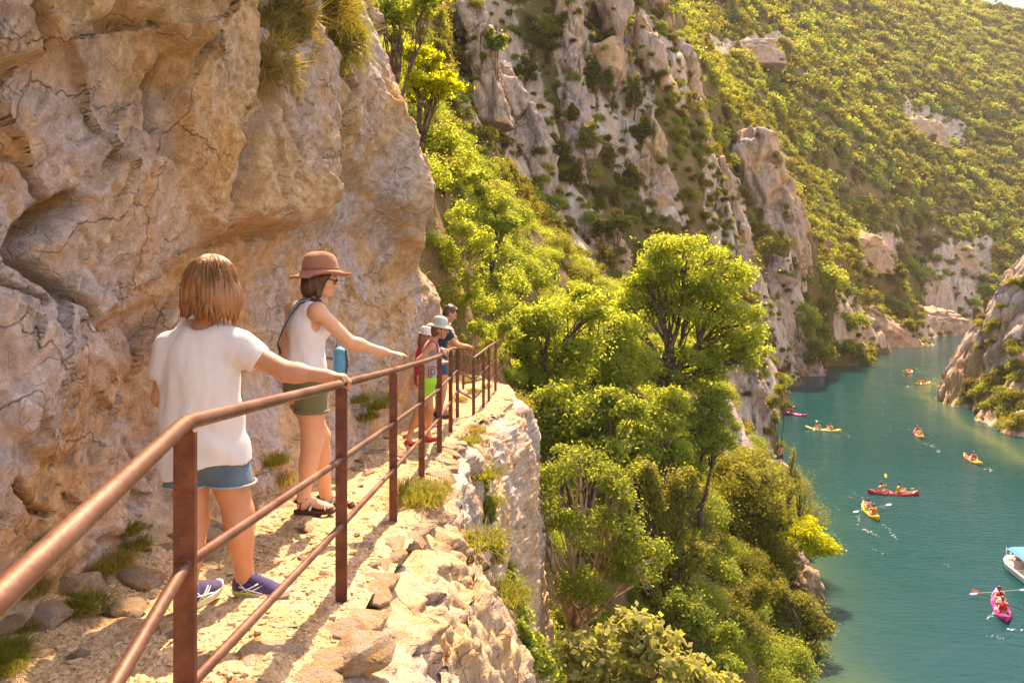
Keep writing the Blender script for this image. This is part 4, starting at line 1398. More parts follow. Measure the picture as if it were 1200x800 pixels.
def scatter():
    r = np.random.default_rng(99)
    out = []
    # (depth range, pixel range, spacing, radius range)
    for d0, d1, a0, a1, sp, r0, r1 in [(10.5, 26, 560, 960, 0.75, 0.35, 0.8), (26, 64, 430, 990, 1.25, 0.6, 1.35), (64, 140, 430, 1000, 1.6, 0.7, 1.7),
                                       (140, 240, 760, 1120, 2.0, 1.2, 2.5), (240, 640, 640, 1290, 2.8, 1.3, 5.0)]:
        area = 0.5 * (a1 - a0) / F * (d1 ** 2 - d0 ** 2)
        n = int(area / sp ** 2 * 2.6)
        d = np.sqrt(r.uniform(d0 ** 2, d1 ** 2, n))
        a = r.uniform(a0, a1, n)
        x = (a - CX) / F * d
        cell = {}
        z = interp_grid(HG_z, a, d)
        rk = interp_grid(HG_rock, a, d)
        z2 = interp_grid(HG_z, a, d * 1.02 + 0.2)
        steep = np.abs(z2 - z) / (d * 0.02 + 0.2)
        for i in range(n):
            if z[i] < WATER + 0.4:
                continue
            zg = ground(x[i], d[i])
            z[i] = zg if abs(zg - z[i]) < 6 else z[i]
            k = (int(x[i] / sp), int(d[i] / sp))
            bad = False
            for u in (-1, 0, 1):
                for v in (-1, 0, 1):
                    q = cell.get((k[0] + u, k[1] + v))
                    if q is not None and (q[0] - x[i]) ** 2 + (q[1] - d[i]) ** 2 < (sp * 0.8) ** 2:
                        bad = True
            if bad:
                continue
            keep = (0.45 if d[i] < 140 else 0.25) if rk[i] > 0.55 else 0.95
            if 64 < d[i] < 140:
                keep *= 0.85
            if r.random() > keep:
                continue
            s = r.uniform(r0, r1) * r.uniform(0.75, 1.15)
            if rk[i] > 0.55:
                s *= 0.6
            # seen from the path?
            tgt = Vector((x[i], d[i], z[i] + s * 0.9))
            L = tgt.length
            h = HBVH.ray_cast(Vector((0, 0, 0)), tgt / L)
            if h[0] is not None and h[3] < L - 1.2 * s - 0.01 * d[i]:
                continue
            cell[k] = (x[i], d[i])
            out.append((x[i], d[i], z[i], s, rk[i], a[i]))
    # the cliff and the bay slope once more, by what shows of them from the path
    n0 = 0
    taken = []
    for px0, px1, py0, py1, n, r0, r1, dmin, dmax in [(440, 940, -10, 440, 4500, 0.8, 2.0, 55, 145), (440, 720, 60, 400, 700, 0.6, 1.3, 18, 60), (800, 975, 520, 800, 500, 0.8, 1.5, 24, 60),
                                                      (590, 860, 560, 800, 350, 0.35, 0.8, 10, 40), (760, 1200, 60, 395, 900, 1.4, 3.0, 140, 420)]:
        for i in range(n):
            px, py = r.uniform(px0, px1), r.uniform(py0, py1)
            dv = Vector(((px - CX) / F, 1.0, (HY - py) / F)).normalized()
            h = HBVH.ray_cast(Vector((0, 0, 0)), dv)
            if h[0] is None or not (dmin < h[0].y < dmax) or h[0].z < WATER + 0.5:
                continue
            onrock = False
            for T in ROCKS:
                g = T.ray_cast(Vector((0, 0, 0)), dv)
                if g[0] is not None and g[3] < h[3]:
                    h, onrock = g, True
            q = h[0]
            clump = vnoise(np.array([[q.x * .11, q.y * .05, q.z * .11]]), 55)[0]
            inrock = max(float(inpoly(np.array([px]), np.array([py]), pl)[0]) for pl in ROCK_POLYS) > 0
            keep = 0.16 + 0.3 * clump if onrock else (0.55 + 0.5 * clump if inrock else 0.85 + 0.3 * clump)
            if r.random() > keep:
                continue
            s = r.uniform(r0, r1) * r.uniform(0.7, 1.15) * (0.65 if onrock or inrock else 1)
            if any((q.x - u[0]) ** 2 + (q.y - u[1]) ** 2 + (q.z - u[2]) ** 2 < (0.75 * (s + u[3]) * 0.9) ** 2 for u in taken[-900:]):
                continue
            taken.append((q.x, q.y, q.z, s))
            out.append((q.x, q.y, q.z - 0.25 * s, s, 0.0, px))
    return out


SCAT = scatter()
print('scatter', len(SCAT), round(time.time() - T0, 1))


LANDMARKS = [(805, 350, 'the tall forked tree'), (640, 400, 'the tree beyond the last railing post'), (690, 600, 'the twiggy bare branched tree'),
             (870, 600, 'the big dark olive tree'), (932, 570, 'the pointed conifer'), (948, 630, 'the leaning yellow green tree'), (735, 760, 'the large leaved pale bush'),
             (500, 95, 'the bright yellow tree by the wall'), (540, 290, 'the feathery bush by the wall'), (625, 335, 'the row of rock pillars'),
             (660, 180, 'the dark round cliff shrub'), (765, 220, 'the smooth pale buttress'), (900, 190, 'the tall rock tower'), (915, 370, 'the orange stained cliff'),
             (870, 480, 'the grey promontory'), (1045, 375, 'the long rock slope'), (590, 150, 'the broken scree rock'), (715, 295, 'the mountain steps'),
             (930, 740, 'the tree above the shallows'), (610, 710, 'the bush under the near slab'), (668, 40, 'the narrow rock rib'), (1030, 290, 'the far bank crag'),
             (870, 52, 'the high grey cliff band'), (725, 430, 'the rounded tree under the tall one'), (670, 495, 'the low tree by the corner slab'), (730, 80, 'the leaning rock rib'),
             (850, 240, 'the streaked crag beside the tower'), (805, 90, 'the grey rock crest'), (560, 40, 'the grey rock band'), (800, 640, 'the mid green tree behind the twiggy one'),
             (1120, 430, 'the nose of the headland'), (1165, 375, 'the bare upper slab of the headland'), (1195, 310, 'the top of the headland'), (1140, 538, 'the orange kayak'), (1190, 470, 'the middle of the headland')]
ADJ = {'leaf_mid': 'green', 'leaf_olive': 'olive', 'leaf_bright': 'pale green', 'leaf_cliff': 'dull green', 'leaf_hill': 'mixed green', 'leaf_dark': 'dark'}
ORD = ['nearest', 'second', 'third', 'fourth', 'fifth', 'sixth', 'seventh', 'eighth', 'ninth', 'tenth', 'eleventh', 'twelfth', 'thirteenth', 'fourteenth', 'fifteenth', 'sixteenth', 'seventeenth', 'eighteenth', 'nineteenth', 'twentieth', 'twenty-first', 'twenty-second', 'twenty-third', 'twenty-fourth', 'twenty-fifth', 'twenty-sixth', 'twenty-seventh', 'twenty-eighth']


def name_by_place(obs, noun):
    '''give every shrub a label by the landmark it stands next to and its turn from there'''
    lots = {}
    for o in obs:
        px, py = proj(np.array(o.location))
        k = min(LANDMARKS, key=lambda q: (q[0] - px) ** 2 + (q[1] - py) ** 2)
        dx, dy = px - k[0], py - k[1]
        side = ('right of' if dx > 0 else 'left of') if abs(dx) > abs(dy) else ('below' if dy > 0 else 'above')
        lots.setdefault((ADJ[o.data.materials[0].name], side, k[2]), []).append((math.hypot(dx, dy), o))
    for (adj, side, lm_), L in lots.items():
        L.sort(key=lambda q: q[0])
        for i, (_, o) in enumerate(L):
            o['label'] = ('%s %s %s %s %s' % (ORD[i], adj, noun, side, lm_)) if i < len(ORD) else 'one of the farther %s %s growth %s %s' % (adj, noun, side, lm_)


def split_scatter():
    r = np.random.default_rng(5)
    S = sorted(SCAT, key=lambda q: -q[3] / q[1])
    solo, mass = S[:290], S[290:]
    named = []
    for x, y, z, s, rk, a in solo:
        if y < 26:
            me, nm, lab, cat, g = SHR_NEAR[r.integers(len(SHR_NEAR))], 'bush', 'leafy green bush in the undergrowth below the path', 'bush', 'undergrowth bushes below the path'
        elif y < 64:
            me, nm, lab, cat, g = SHR_NEAR[r.integers(len(SHR_NEAR))], 'bush', 'green bush among the others on the slope of the bay', 'bush', 'bushes on the slope of the bay'
        elif y < 140:
            me, nm, lab, cat, g = SHR_MID[r.integers(len(SHR_MID))], 'cliff_shrub', 'dull green shrub scattered over the left cliff', 'shrub', 'shrubs scattered over the left cliff'
        else:
            me, nm, lab, cat, g = SHR_FAR[r.integers(len(SHR_FAR))], 'hill_shrub', 'rounded green shrub of the far wooded hillside', 'shrub', 'shrubs of the far hillside'
        o = bpy.data.objects.new(nm, me)
        o.location = (x, y, z - 0.1 * s)
        o.scale = (s * r.uniform(0.9, 1.2), s * r.uniform(0.9, 1.2), s * r.uniform(0.85, 1.25))
        o.rotation_euler = (0, 0, r.uniform(0, 6.28))
        COL.objects.link(o)
        tag(o, lab, cat, g)
        named.append(o)
    for n_ in ('bush', 'shrub'):
        name_by_place([o for o in named if o['category'] == n_], n_)
    # the rest as masses of scrub: near and far ones share one node tree each
    for nm, protos, sel, lab in [('undergrowth', SHR_NEAR, [q for q in mass if q[1] < 64], 'thick green undergrowth on the slope of the bay'),
                                 ('cliff_scrub', SHR_MID, [q for q in mass if 64 <= q[1] < 140], 'scrub growing all over the left cliff'),
                                 ('hillside_woods', SHR_FAR, [q for q in mass if q[1] >= 140], 'scrubby woods covering the far hillside')]:
        if sel:
            stuff_instances(nm, protos, sel, lab, r)


def stuff_instances(nm, protos, sel, lab, r):
    col = bpy.data.collections.new(nm + '_kinds')
    for me in protos:
        po = bpy.data.objects.new(me.name, me)
        col.objects.link(po)
    pts = np.array([(q[0], q[1], q[2] - 0.1 * q[3]) for q in sel], np.float32)
    me = bpy.data.meshes.new(nm)
    me.vertices.add(len(pts))
    me.vertices.foreach_set('co', pts.ravel())
    at = me.attributes.new('scl', 'FLOAT', 'POINT')
    at.data.foreach_set('value', np.array([q[3] for q in sel], np.float32))
    at = me.attributes.new('rot', 'FLOAT', 'POINT')
    at.data.foreach_set('value', r.uniform(0, 6.28, len(sel)).astype(np.float32))
    at = me.attributes.new('pick', 'INT', 'POINT')
    at.data.foreach_set('value', r.integers(0, len(protos), len(sel)).astype(np.int32))
    ob = link(nm, me)
    tag(ob, lab, None, None, 'stuff')
    ng = bpy.data.node_groups.new(nm, 'GeometryNodeTree')
    ng.interface.new_socket('Geometry', in_out='INPUT', socket_type='NodeSocketGeometry')
    ng.interface.new_socket('Geometry', in_out='OUTPUT', socket_type='NodeSocketGeometry')
    N, L = ng.nodes, ng.links
    gi, go = N.new('NodeGroupInput'), N.new('NodeGroupOutput')
    ci = N.new('GeometryNodeCollectionInfo')
    ci.inputs['Collection'].default_value = col
    ci.inputs['Separate Children'].default_value = True
    ci.inputs['Reset Children'].default_value = True
    ip = N.new('GeometryNodeInstanceOnPoints')
    ip.inputs['Pick Instance'].default_value = True

    def na(name, dt):
        nd = N.new('GeometryNodeInputNamedAttribute')
        nd.data_type = dt
        nd.inputs['Name'].default_value = name
        return nd.outputs['Attribute']
    cx = N.new('ShaderNodeCombineXYZ')
    L.new(na('rot', 'FLOAT'), cx.inputs[2])
    L.new(gi.outputs[0], ip.inputs['Points'])
    L.new(ci.outputs[0], ip.inputs['Instance'])
    L.new(na('pick', 'INT'), ip.inputs['Instance Index'])
    L.new(cx.outputs[0], ip.inputs['Rotation'])
    L.new(na('scl', 'FLOAT'), ip.inputs['Scale'])
    L.new(ip.outputs[0], go.inputs[0])
    md = ob.modifiers.new('instances', 'NODES')
    md.node_group = ng


split_scatter()


# shrubs on the right hand headland
def headland_shrubs():
    r = np.random.default_rng(17)
    named = []
    poly_list = [([(1138, 440), (1190, 430), (1205, 505), (1165, 505), (1140, 485)], 34, 0.9, 1.8), ([(1150, 360), (1180, 350), (1165, 400), (1140, 420)], 9, 0.7, 1.3),
                 ([(1178, 395), (1215, 380), (1215, 450), (1180, 440)], 12, 1.0, 1.8), ([(1120, 440), (1138, 440), (1142, 490), (1125, 490)], 5, 0.6, 1.1),
                 ([(1180, 310), (1230, 260), (1230, 380), (1195, 360)], 10, 0.7, 1.4)]
    for poly, n, r0, r1 in poly_list:
        pl = np.array(poly, float)
        k = 0
        tries = 0
        while k < n and tries < 2000:
            tries += 1
            px, py = r.uniform(pl[:, 0].min(), pl[:, 0].max()), r.uniform(pl[:, 1].min(), pl[:, 1].max())
            if inpoly(np.array([px]), np.array([py]), pl)[0] < 0:
                continue
            h = RBVH.ray_cast(Vector((0, 0, 0)), Vector(((px - CX) / F, 1, (HY - py) / F)).normalized())
            if h[0] is None or h[0].z < WATER + 0.6:
                continue
            k += 1
            s = r.uniform(r0, r1)
            o = bpy.data.objects.new('headland_shrub', SHR_MID[[1, 1, 2, 0, 3, 1][r.integers(6)]])
            o.location = h[0] - Vector((0, 0, 0.3 * s))
            o.scale = (s, s, s * r.uniform(0.7, 1.1))
            o.rotation_euler = (0, 0, r.uniform(0, 6.28))
            COL.objects.link(o)
            tag(o, 'olive shrub growing on the right hand rocky headland', 'shrub', 'shrubs on the right hand headland')
            named.append(o)
    name_by_place(named, 'headland shrub')


headland_shrubs()


# ------------------------------------------------------------------ grass tufts
def tuft_mesh(seed, n, h, spread, droop=0.5, wid=0.0028):
    r = np.random.default_rng(seed)
    V, Fs = [], []
    for i in range(n):
        a = r.uniform(0, 6.28)
        rr = spread * r.random() ** 0.6
        b = np.array([math.cos(a) * rr * 0.9, math.sin(a) * rr * 0.9, 0])
        a = r.uniform(0, 6.28) if r.random() < 0.5 else a
        dr = np.array([math.cos(a + r.normal() * 0.5), math.sin(a + r.normal() * 0.5), 0]) * spread * r.uniform(0.3, 1.2)
        hh = h * (0.25 + 0.95 * r.random() ** 1.5)
        sd = np.array([-math.sin(a), math.cos(a), 0]) * wid * r.uniform(0.6, 1.4)
        k0 = len(V)
        for t in (0, 0.4, 0.75, 1.0):
            p = b + dr * t ** 1.6 + np.array([0, 0, hh * (t - droop * t ** 3)])
            w = (1 - t) * 0.9 + 0.1
            V += [p - sd * w, p + sd * w]
        for s in range(3):
            Fs.append((k0 + 2 * s, k0 + 2 * s + 1, k0 + 2 * s + 3, k0 + 2 * s + 2))
    return mesh_np('grass_tuft', np.array(V), np.array(Fs), False)


TUFT_G = [tuft_mesh(i, 520, 0.16, 0.15, 0.7) for i in range(3)]
TUFT_D = [tuft_mesh(10 + i, 520, 0.19, 0.14, 0.9) for i in range(3)]
TUFT_W = [tuft_mesh(20 + i, 340, 0.11, 0.17, 0.5, 0.005) for i in range(3)]
for m_ in TUFT_G + TUFT_W:
    m_.materials.append(M['grass_green'])
for m_ in TUFT_D:
    m_.materials.append(M['grass_dry'])


def tuft(px, py, s, kind, label, tree_=None, hang=False):
    dv = Vector(((px - CX) / F, 1, (HY - py) / F)).normalized()
    best = None
    for T in ([tree_] if tree_ else [WBVH, PBVH, SBVH, HBVH]):
        h = T.ray_cast(Vector((0, 0, 0)), dv)
        if h[0] is not None and (best is None or h[3] < best[3]):
            best = h
    if best is None:
        return
    r = np.random.default_rng(int(px * 7 + py))
    me = {'g': TUFT_G, 'd': TUFT_D, 'w': TUFT_W}[kind][r.integers(3)]
    o = bpy.data.objects.new('grass_tuft', me)
    o.location = best[0] + best[1] * (-0.02)
    o.scale = (s, s, s)
    o.rotation_euler = (math.radians(100) if hang else 0, 0, math.radians(35) if hang else r.uniform(0, 6.28))
    COL.objects.link(o)
    tag(o, label, 'grass')


for q in [(318, 40, 1.2, 'd', 'dry brown grass hanging from the crack high on the wall', WBVH, True), (318, 75, 1.3, 'd', 'lower wisp of dry grass hanging in the wall crack', WBVH, True),
          (336, 12, 1.5, 'd', 'dry grass at the top of the wall crack', WBVH, True), (345, 45, 1.1, 'd', 'dry grass right of the wall crack', WBVH, True),
          (398, 20, 1.5, 'g', 'green grass hanging in the notch beside the lit slab', WBVH, True), (405, 50, 1.4, 'g', 'small green grass below the notch', WBVH, True), (388, 5, 1.5, 'd', 'dry grass above the notch', WBVH, True),
          (494, 300, 1.7, 'g', 'green tuft under the lower corner of the lit slab', WBVH, False),
          (436, 478, 1.6, 'g', 'dark green weeds at the wall foot behind the woman in the hat', None, False), (425, 490, 1.2, 'w', 'small weeds at the wall foot near the green shorts', None, False),
          (452, 470, 1.2, 'g', 'grass at the wall foot left of the children', None, False), (415, 470, 1.2, 'w', 'weeds low on the wall right of the hat woman', None, False),
          (160, 640, .7, 'g', 'dark grass at the wall foot by the white shirt woman', None, False), (150, 628, .6, 'g', 'dark grass just above the wall foot', None, False),
          (45, 640, .6, 'g', 'grass in a crack above the thick railing', None, False), (95, 718, .7, 'w', 'dark green weeds at the bottom of the wall', None, False), (70, 712, .6, 'w', 'low weeds left of the dark ones', None, False),
          (40, 690, .6, 'd', 'dry straw behind the near railing', None, False), (10, 770, .6, 'g', 'yellow green grass in the bottom left corner', None, False), (5, 790, .6, 'g', 'grass blades at the very corner', None, False), (28, 735, .5, 'w', 'small weeds on the low rock', None, False),
          (495, 590, 1.3, 'g', 'bright grass tuft on the path edge after the third post', None, False), (505, 580, 1.2, 'd', 'straw coloured grass beside the bright tuft', None, False), (485, 578, 1.1, 'g', 'grass tuft against the third railing post', None, False),
          (550, 520, 1.2, 'g', 'grass tuft on the ledge below the fifth post', None, False), (556, 508, 1.2, 'd', 'dry tuft above the ledge grass', None, False), (540, 470, 1.0, 'd', 'dry tuft at the foot of the corner posts', None, False),
          (572, 590, 1.2, 'g', 'green plants in the cleft between the two slabs', None, False), (560, 640, 1.3, 'w', 'leafy plants lower in the cleft', None, False), (575, 655, 1.0, 'd', 'yellowed plants in the cleft', None, False),
          (566, 560, 1.5, 'w', 'small leafy plant high in the cleft', None, False), (590, 700, 1.3, 'g', 'green plants at the bottom of the cleft', None, False), (555, 460, 1.0, 'g', 'grass at the inside of the railing corner', None, False),
          (548, 448, 1.2, 'g', 'grass beyond the path steps', None, False), (570, 455, 0.9, 'd', 'dry grass at the corner rock top', None, False),
          (130, 668, 0.8, 'd', 'dry grass between stones at the wall foot', None, False), (330, 565, 1.0, 'd', 'dry stalks at the wall foot left of the green shorts', None, False), (318, 540, 1.0, 'g', 'small green tuft low on the smooth wall', None, False)]:
    tuft(*q)
print('vegetation', round(time.time() - T0, 1))
# ================================================================== RAILING, STONES, GRAVEL
def rust_material():
    t = NT('rust_paint')
    v = t.coord()
    n = t.noise(v, 14, 6, 0.7)
    n2 = t.noise(v, 55, 4, 0.7)
    c = t.ramp(n, [(0.35, (0.085, 0.026, 0.014)), (0.55, (0.150, 0.045, 0.020)), (0.72, (0.215, 0.080, 0.035))])
    c = t.mix(t.ramp(n2, [(0.62, 0.0), (0.72, 0.6)]), c, (0.30, 0.13, 0.06))
    return t.base(c, 0.6, 0.35, t.bump(n2, 0.4, 0.004))


def worn_steel():
    t = NT('worn_steel')
    v = t.coord()
    n = t.noise(v, 4, 6, 0.6)
    n2 = t.noise(v, 70, 4, 0.7)
    c = t.ramp(n, [(0.30, (0.105, 0.040, 0.024)), (0.55, (0.19, 0.095, 0.062)), (0.75, (0.28, 0.165, 0.12))])
    t.base(c, t.ramp(n2, [(0.3, 0.36), (0.7, 0.58)]), 0.5, t.bump(n2, 0.25, 0.003))
    t.b.inputs['Metallic'].default_value = 0.55
    return t.m


M['rust'] = rust_material()
M['steel'] = worn_steel()
POSTS = [(-.43, -0.1, -.425), (-.795, 1.80, -.343), (-.784, 3.40, -.470), (-.778, 4.85, -.582), (-.770, 6.30, -.685), (-.765, 7.80, -.785), (-.772, 9.30, -.850),
         (-.827, 11.2, -.997), (-.607, 11.7, -1.210), (-.490, 12.7, -1.185), (-.43, 13.7, -1.20), (-.330, 14.8, -1.212), (-1.02, 15.5, -1.50)]


def make_railing():
    root = empty('railing', (-.795, 1.8, float(zpath(1.8))))
    tag(root, 'rusty brown steel railing with three bars along the outer edge of the path', 'railing')
    o = np.array(root.location)
    pts = [np.array(p) for p in POSTS]
    first = np.array([0.05, -2.6, -.53])
    line = [first] + pts
    for k, (dz, rad, nm, mt) in enumerate([(0, .0195, 'top_rail', 'steel'), (-.345, .0150, 'middle_rail', 'steel'), (-.65, .0150, 'lower_rail', 'steel')]):
        mb = MB()
        path_pts = []
        for i, p in enumerate(line):
            q = p + np.array([0, 0, dz])
            if 0 < i < len(line) - 1:
                a = line[i - 1] + np.array([0, 0, dz]) - q
                b = line[i + 1] + np.array([0, 0, dz]) - q
                la, lb = np.linalg.norm(a), np.linalg.norm(b)
                e = min(.05, la / 3, lb / 3)
                q0, q1 = q + a / la * e, q + b / lb * e
                path_pts += [q0, (q0 + q1 + 2 * q) / 4, q1]
            else:
                path_pts.append(q)
        mb.tube([p - o for p in path_pts], rad, 14)
        mb.build(nm, M[mt], root, True)
    for i, p in enumerate(pts):
        z0 = path_z(p[0], p[1]) - 0.06
        zt = p[2] - (.018 if i != 1 else .012)
        h = zt - z0
        w, t = .026, .008
        bv = .010
        prof = [(-w, z0), (w, z0), (w, zt - bv), (w - bv, zt), (-w + bv, zt), (-w, zt - bv)]
        V = [(x, -t, z) for x, z in prof] + [(x, t, z) for x, z in prof]
        n = 6
        Fs = [tuple(range(n)), tuple(range(2 * n - 1, n - 1, -1))] + [(j, j + n, (j + 1) % n + n, (j + 1) % n) for j in range(n)]
        mb = MB().add(np.array(V) + np.array([p[0] - o[0], p[1] - o[1], -o[2]]), Fs)
        me = mb.mesh('post')
        me.flip_normals() if hasattr(me, 'flip_normals') else None
        po = link('post', me, root, M['rust'])
        wl_ = MB()
        for dz in (-.345, -.65):
            c = np.array([p[0], p[1], p[2] + dz]) - o
            wl_.tube([c + np.array([0, -.014, 0]), c + np.array([0, .014, 0])], [.021, .021], 10)
        wl_.build('weld', M['rust'], root, True)
    return root


make_railing()


def stone_mesh(seed, flat=0.6):
    r = np.random.default_rng(seed)
    bm = bmesh.new()
    for i in range(16):
        v = r.normal(size=3)
        v = v / (np.abs(v) ** 3.5).sum() ** (1 / 3.5)
        v *= np.array([1, 0.75, flat]) * r.uniform(0.8, 1.05)
        bm.verts.new(v)
    res = bmesh.ops.convex_hull(bm, input=bm.verts)
    bmesh.ops.delete(bm, geom=[g for g in set(res['geom_interior']) | set(res['geom_unused']) if isinstance(g, bmesh.types.BMVert)], context='VERTS')
    bmesh.ops.dissolve_limit(bm, angle_limit=0.25, verts=bm.verts, edges=bm.edges)
    bmesh.ops.bevel(bm, geom=list(bm.edges), offset=0.05, segments=1, affect='EDGES')
    bmesh.ops.triangulate(bm, faces=bm.faces)
    bmesh.ops.subdivide_edges(bm, edges=[e for e in bm.edges if e.calc_length() > 0.35], cuts=2, use_grid_fill=True)
    P0 = np.array([v.co[:] for v in bm.verts], np.float32)
    dn = 0.07 * fbm(P0 * 3.2 + seed, 3, seed % 50) + 0.03 * vnoise(P0 * 9, seed % 31)
    for v, d_ in zip(bm.verts, dn):
        v.co *= 1 + float(d_)
    me = bpy.data.meshes.new('stone')
    bm.to_mesh(me)
    bm.free()
    return me


STONES = [stone_mesh(600 + i, 0.45 + 0.05 * (i % 4)) for i in range(9)]
for m_ in STONES:
    m_.materials.append(M['edge_rock'])
M['pebble'] = plain('pebble', (0.50, 0.35, 0.20), 0.95, 0.1, 3, 0.22)
PEB = []
for i in range(4):
    m_ = STONES[i].copy()
    m_.materials.clear()
    m_.materials.append(M['pebble'])
    PEB.append(m_)


def stone(x, y, s, dz=0.0, seed=0, sq=(1, 1, 1), rz=None, tilt=0.25, parent=None):
    r = np.random.default_rng(seed + int(abs(x) * 1000) + int(y * 977))
    o = bpy.data.objects.new('stone', STONES[r.integers(len(STONES))])
    z = path_z(x, y)
    o.location = (x, y, z + dz)
    o.scale = (s * sq[0], s * sq[1], s * sq[2])
    o.rotation_euler = (r.uniform(-tilt, tilt), r.uniform(-tilt, tilt), r.uniform(0, 6.28) if rz is None else rz + r.uniform(-.15, .15))
    COL.objects.link(o)
    o.parent = path if parent is None else parent
    return o


def stones():
    r = np.random.default_rng(31)
    # dry-laid blocks along the outer edge
    y = 2.15
    while y < 14.5:
        s = r.uniform(0.10, 0.19) * (0.8 if y > 9 else 1)
        e = float(xedge(y))
        stone(e - 0.03 + r.uniform(-.03, .03), y, s, -0.035 + r.uniform(-.03, .02), int(y * 50), (0.85, 1.25, .75), 1.57, 0.12)
        if r.random() < 0.75:
            stone(e + 0.05 + r.uniform(-.02, .04), y + r.uniform(-.08, .08), s * 0.95, -0.20 - r.uniform(0, .05), int(y * 91), (0.8, 1.15, .85), 1.57, 0.15)
        if r.random() < 0.4:
            stone(e - 0.20 + r.uniform(-.05, .05), y + r.uniform(-.1, .1), s * 0.6, -0.02, int(y * 71), (1, 1.2, .6), None, 0.12)
        y += s * r.uniform(1.15, 1.7)
    # the outcrop under the white-shirted woman's feet and in front of the second post
    for x, yy, s, dz, sq in [(-1.02, 3.05, .24, -.12, (1, .8, .9)), (-0.92, 2.72, .26, -.10, (1, 1, .9)), (-1.18, 3.30, .20, -.10, (1.2, .8, .6)), (-.98, 2.40, .24, -.12, (1.2, .9, .7)),
                             (-.72, 2.55, .20, -.06, (1, 1, .8)), (-.62, 2.95, .16, -.06, (1, 1.2, .8)), (-.80, 2.10, .22, -.10, (1.2, 1, .8)), (-1.15, 2.75, .13, -.03, (1, 1, .7)),
                             (-1.30, 2.95, .11, -.03, (1, 1, .6)), (-.95, 3.45, .13, -.05, (1.2, 1, .5)), (-.88, 4.1, .17, -.09, (1.3, 1, .6)), (-.95, 3.8, .10, -.03, (1, 1, .6))]:
        stone(x, yy, s, dz, int(yy * 333), sq)
    # rubble along the wall foot
    for i in range(70):
        yy = math.exp(r.uniform(math.log(1.9), math.log(9)))
        x = float(xbase(yy)) + abs(r.normal()) * 0.20 - 0.05
        stone(x, yy, r.uniform(.03, .10) * (1.8 if r.random() < .12 else 1), 0.0, i * 17, (1, 1, .8))
    for x, yy, s in [(-2.08, 2.6, .20), (-1.95, 3.1, .13), (-2.05, 3.45, .17), (-1.98, 2.15, .20)]:
        stone(x, yy, s, 0.02, int(yy * 77), (1, 1.1, .9))
    for i in range(36):
        yy = math.exp(r.uniform(math.log(2.2), math.log(11)))
        x = r.uniform(float(xbase(yy)) + .15, float(xedge(yy)) - .05)
        stone(x, yy, r.uniform(.018, .045), 0.004, i * 29, (1, 1, .7))
    # gravel
    pts = []
    for i in range(9000):
        yy = math.exp(r.uniform(math.log(1.6), math.log(13)))
        x = r.uniform(float(xbase(yy)) - .05, float(xedge(yy)) - .0)
        if vnoise(np.array([[x * 2.2, yy * 2.2, 0]]), 9)[0] < -0.35:
            continue
        s = min(.03, .006 + r.exponential(.0055))
        z = path_z(x, yy)
        pts.append((x, yy, z + 0.1 * s, s))
    stuff_instances('gravel', PEB, pts, 'loose gravel strewn over the path', r)


stones()


# stone steps of the footpath that climbs the left cliff far off
def mountain_steps():
    a, b = first_hit(703, 328), first_hit(692, 296)
    if a is None or b is None:
        return
    root = empty('stone_steps', a)
    tag(root, 'pale stone steps of the footpath climbing the left cliff', 'steps')
    for i in range(9):
        p = a.lerp(b, i / 8)
        w = MB().box((p.x - a.x, p.y - a.y - 0.2, p.z - a.z + 0.12), (1.5, 0.8, 0.30))
        w.build('step', M['far_rock'], root)


mountain_steps()
print('objects', round(time.time() - T0, 1))
# ================================================================== PEOPLE
def surfnets(D, org, h):
    S = D < 0
    nx, ny, nz = D.shape
    cnt = np.zeros((nx - 1, ny - 1, nz - 1), np.int8)
    for dx in (0, 1):
        for dy in (0, 1):
            for dz in (0, 1):
                cnt += S[dx:nx - 1 + dx, dy:ny - 1 + dy, dz:nz - 1 + dz]
    act = (cnt > 0) & (cnt < 8)
    ii, jj, kk = np.nonzero(act)
    vid = np.full(cnt.shape, -1, np.int64)
    vid[ii, jj, kk] = np.arange(len(ii))
    acc = np.zeros((len(ii), 3))
    num = np.zeros(len(ii))
    corners = [(a, b, c) for a in (0, 1) for b in (0, 1) for c in (0, 1)]
    for c0 in corners:
        for ax in range(3):
            if c0[ax]:
                continue
            c1 = list(c0)
            c1[ax] = 1
            d0 = D[ii + c0[0], jj + c0[1], kk + c0[2]]
            d1 = D[ii + c1[0], jj + c1[1], kk + c1[2]]
            m = (d0 < 0) != (d1 < 0)
            t = np.where(m, d0 / (d0 - d1 + 1e-12), 0)
            pos = np.array(c0, float)[None] + np.zeros((len(ii), 3))
            pos[:, ax] += t
            acc += np.where(m[:, None], pos, 0)
            num += m
    V = np.stack([ii, jj, kk], 1) + acc / num[:, None]
    V = V * h + org
    quads = []
    for ax in range(3):
        o = [slice(1, -1)] * 3
        sl0 = [slice(1, n - 1) for n in D.shape]
        sl1 = [slice(1, n - 1) for n in D.shape]
        sl0[ax] = slice(0, D.shape[ax] - 1)
        sl1[ax] = slice(1, D.shape[ax])
        a, b = S[tuple(sl0)], S[tuple(sl1)]
        for flip in (False, True):
            m = (a & ~b) if not flip else (~a & b)
            p = np.stack(np.nonzero(m), 1)
            off = np.ones(3, int)
            off[ax] = 0
            p = p + off
            u, v = [(1, 2), (2, 0), (0, 1)][ax]
            eu, ev = np.eye(3, dtype=int)[u], np.eye(3, dtype=int)[v]
            q = [p - eu - ev, p - ev, p, p - eu]
            q = np.stack([vid[x[:, 0], x[:, 1], x[:, 2]] for x in q], 1)
            quads.append(q[:, ::-1] if flip else q)
    return V, np.vstack(quads)


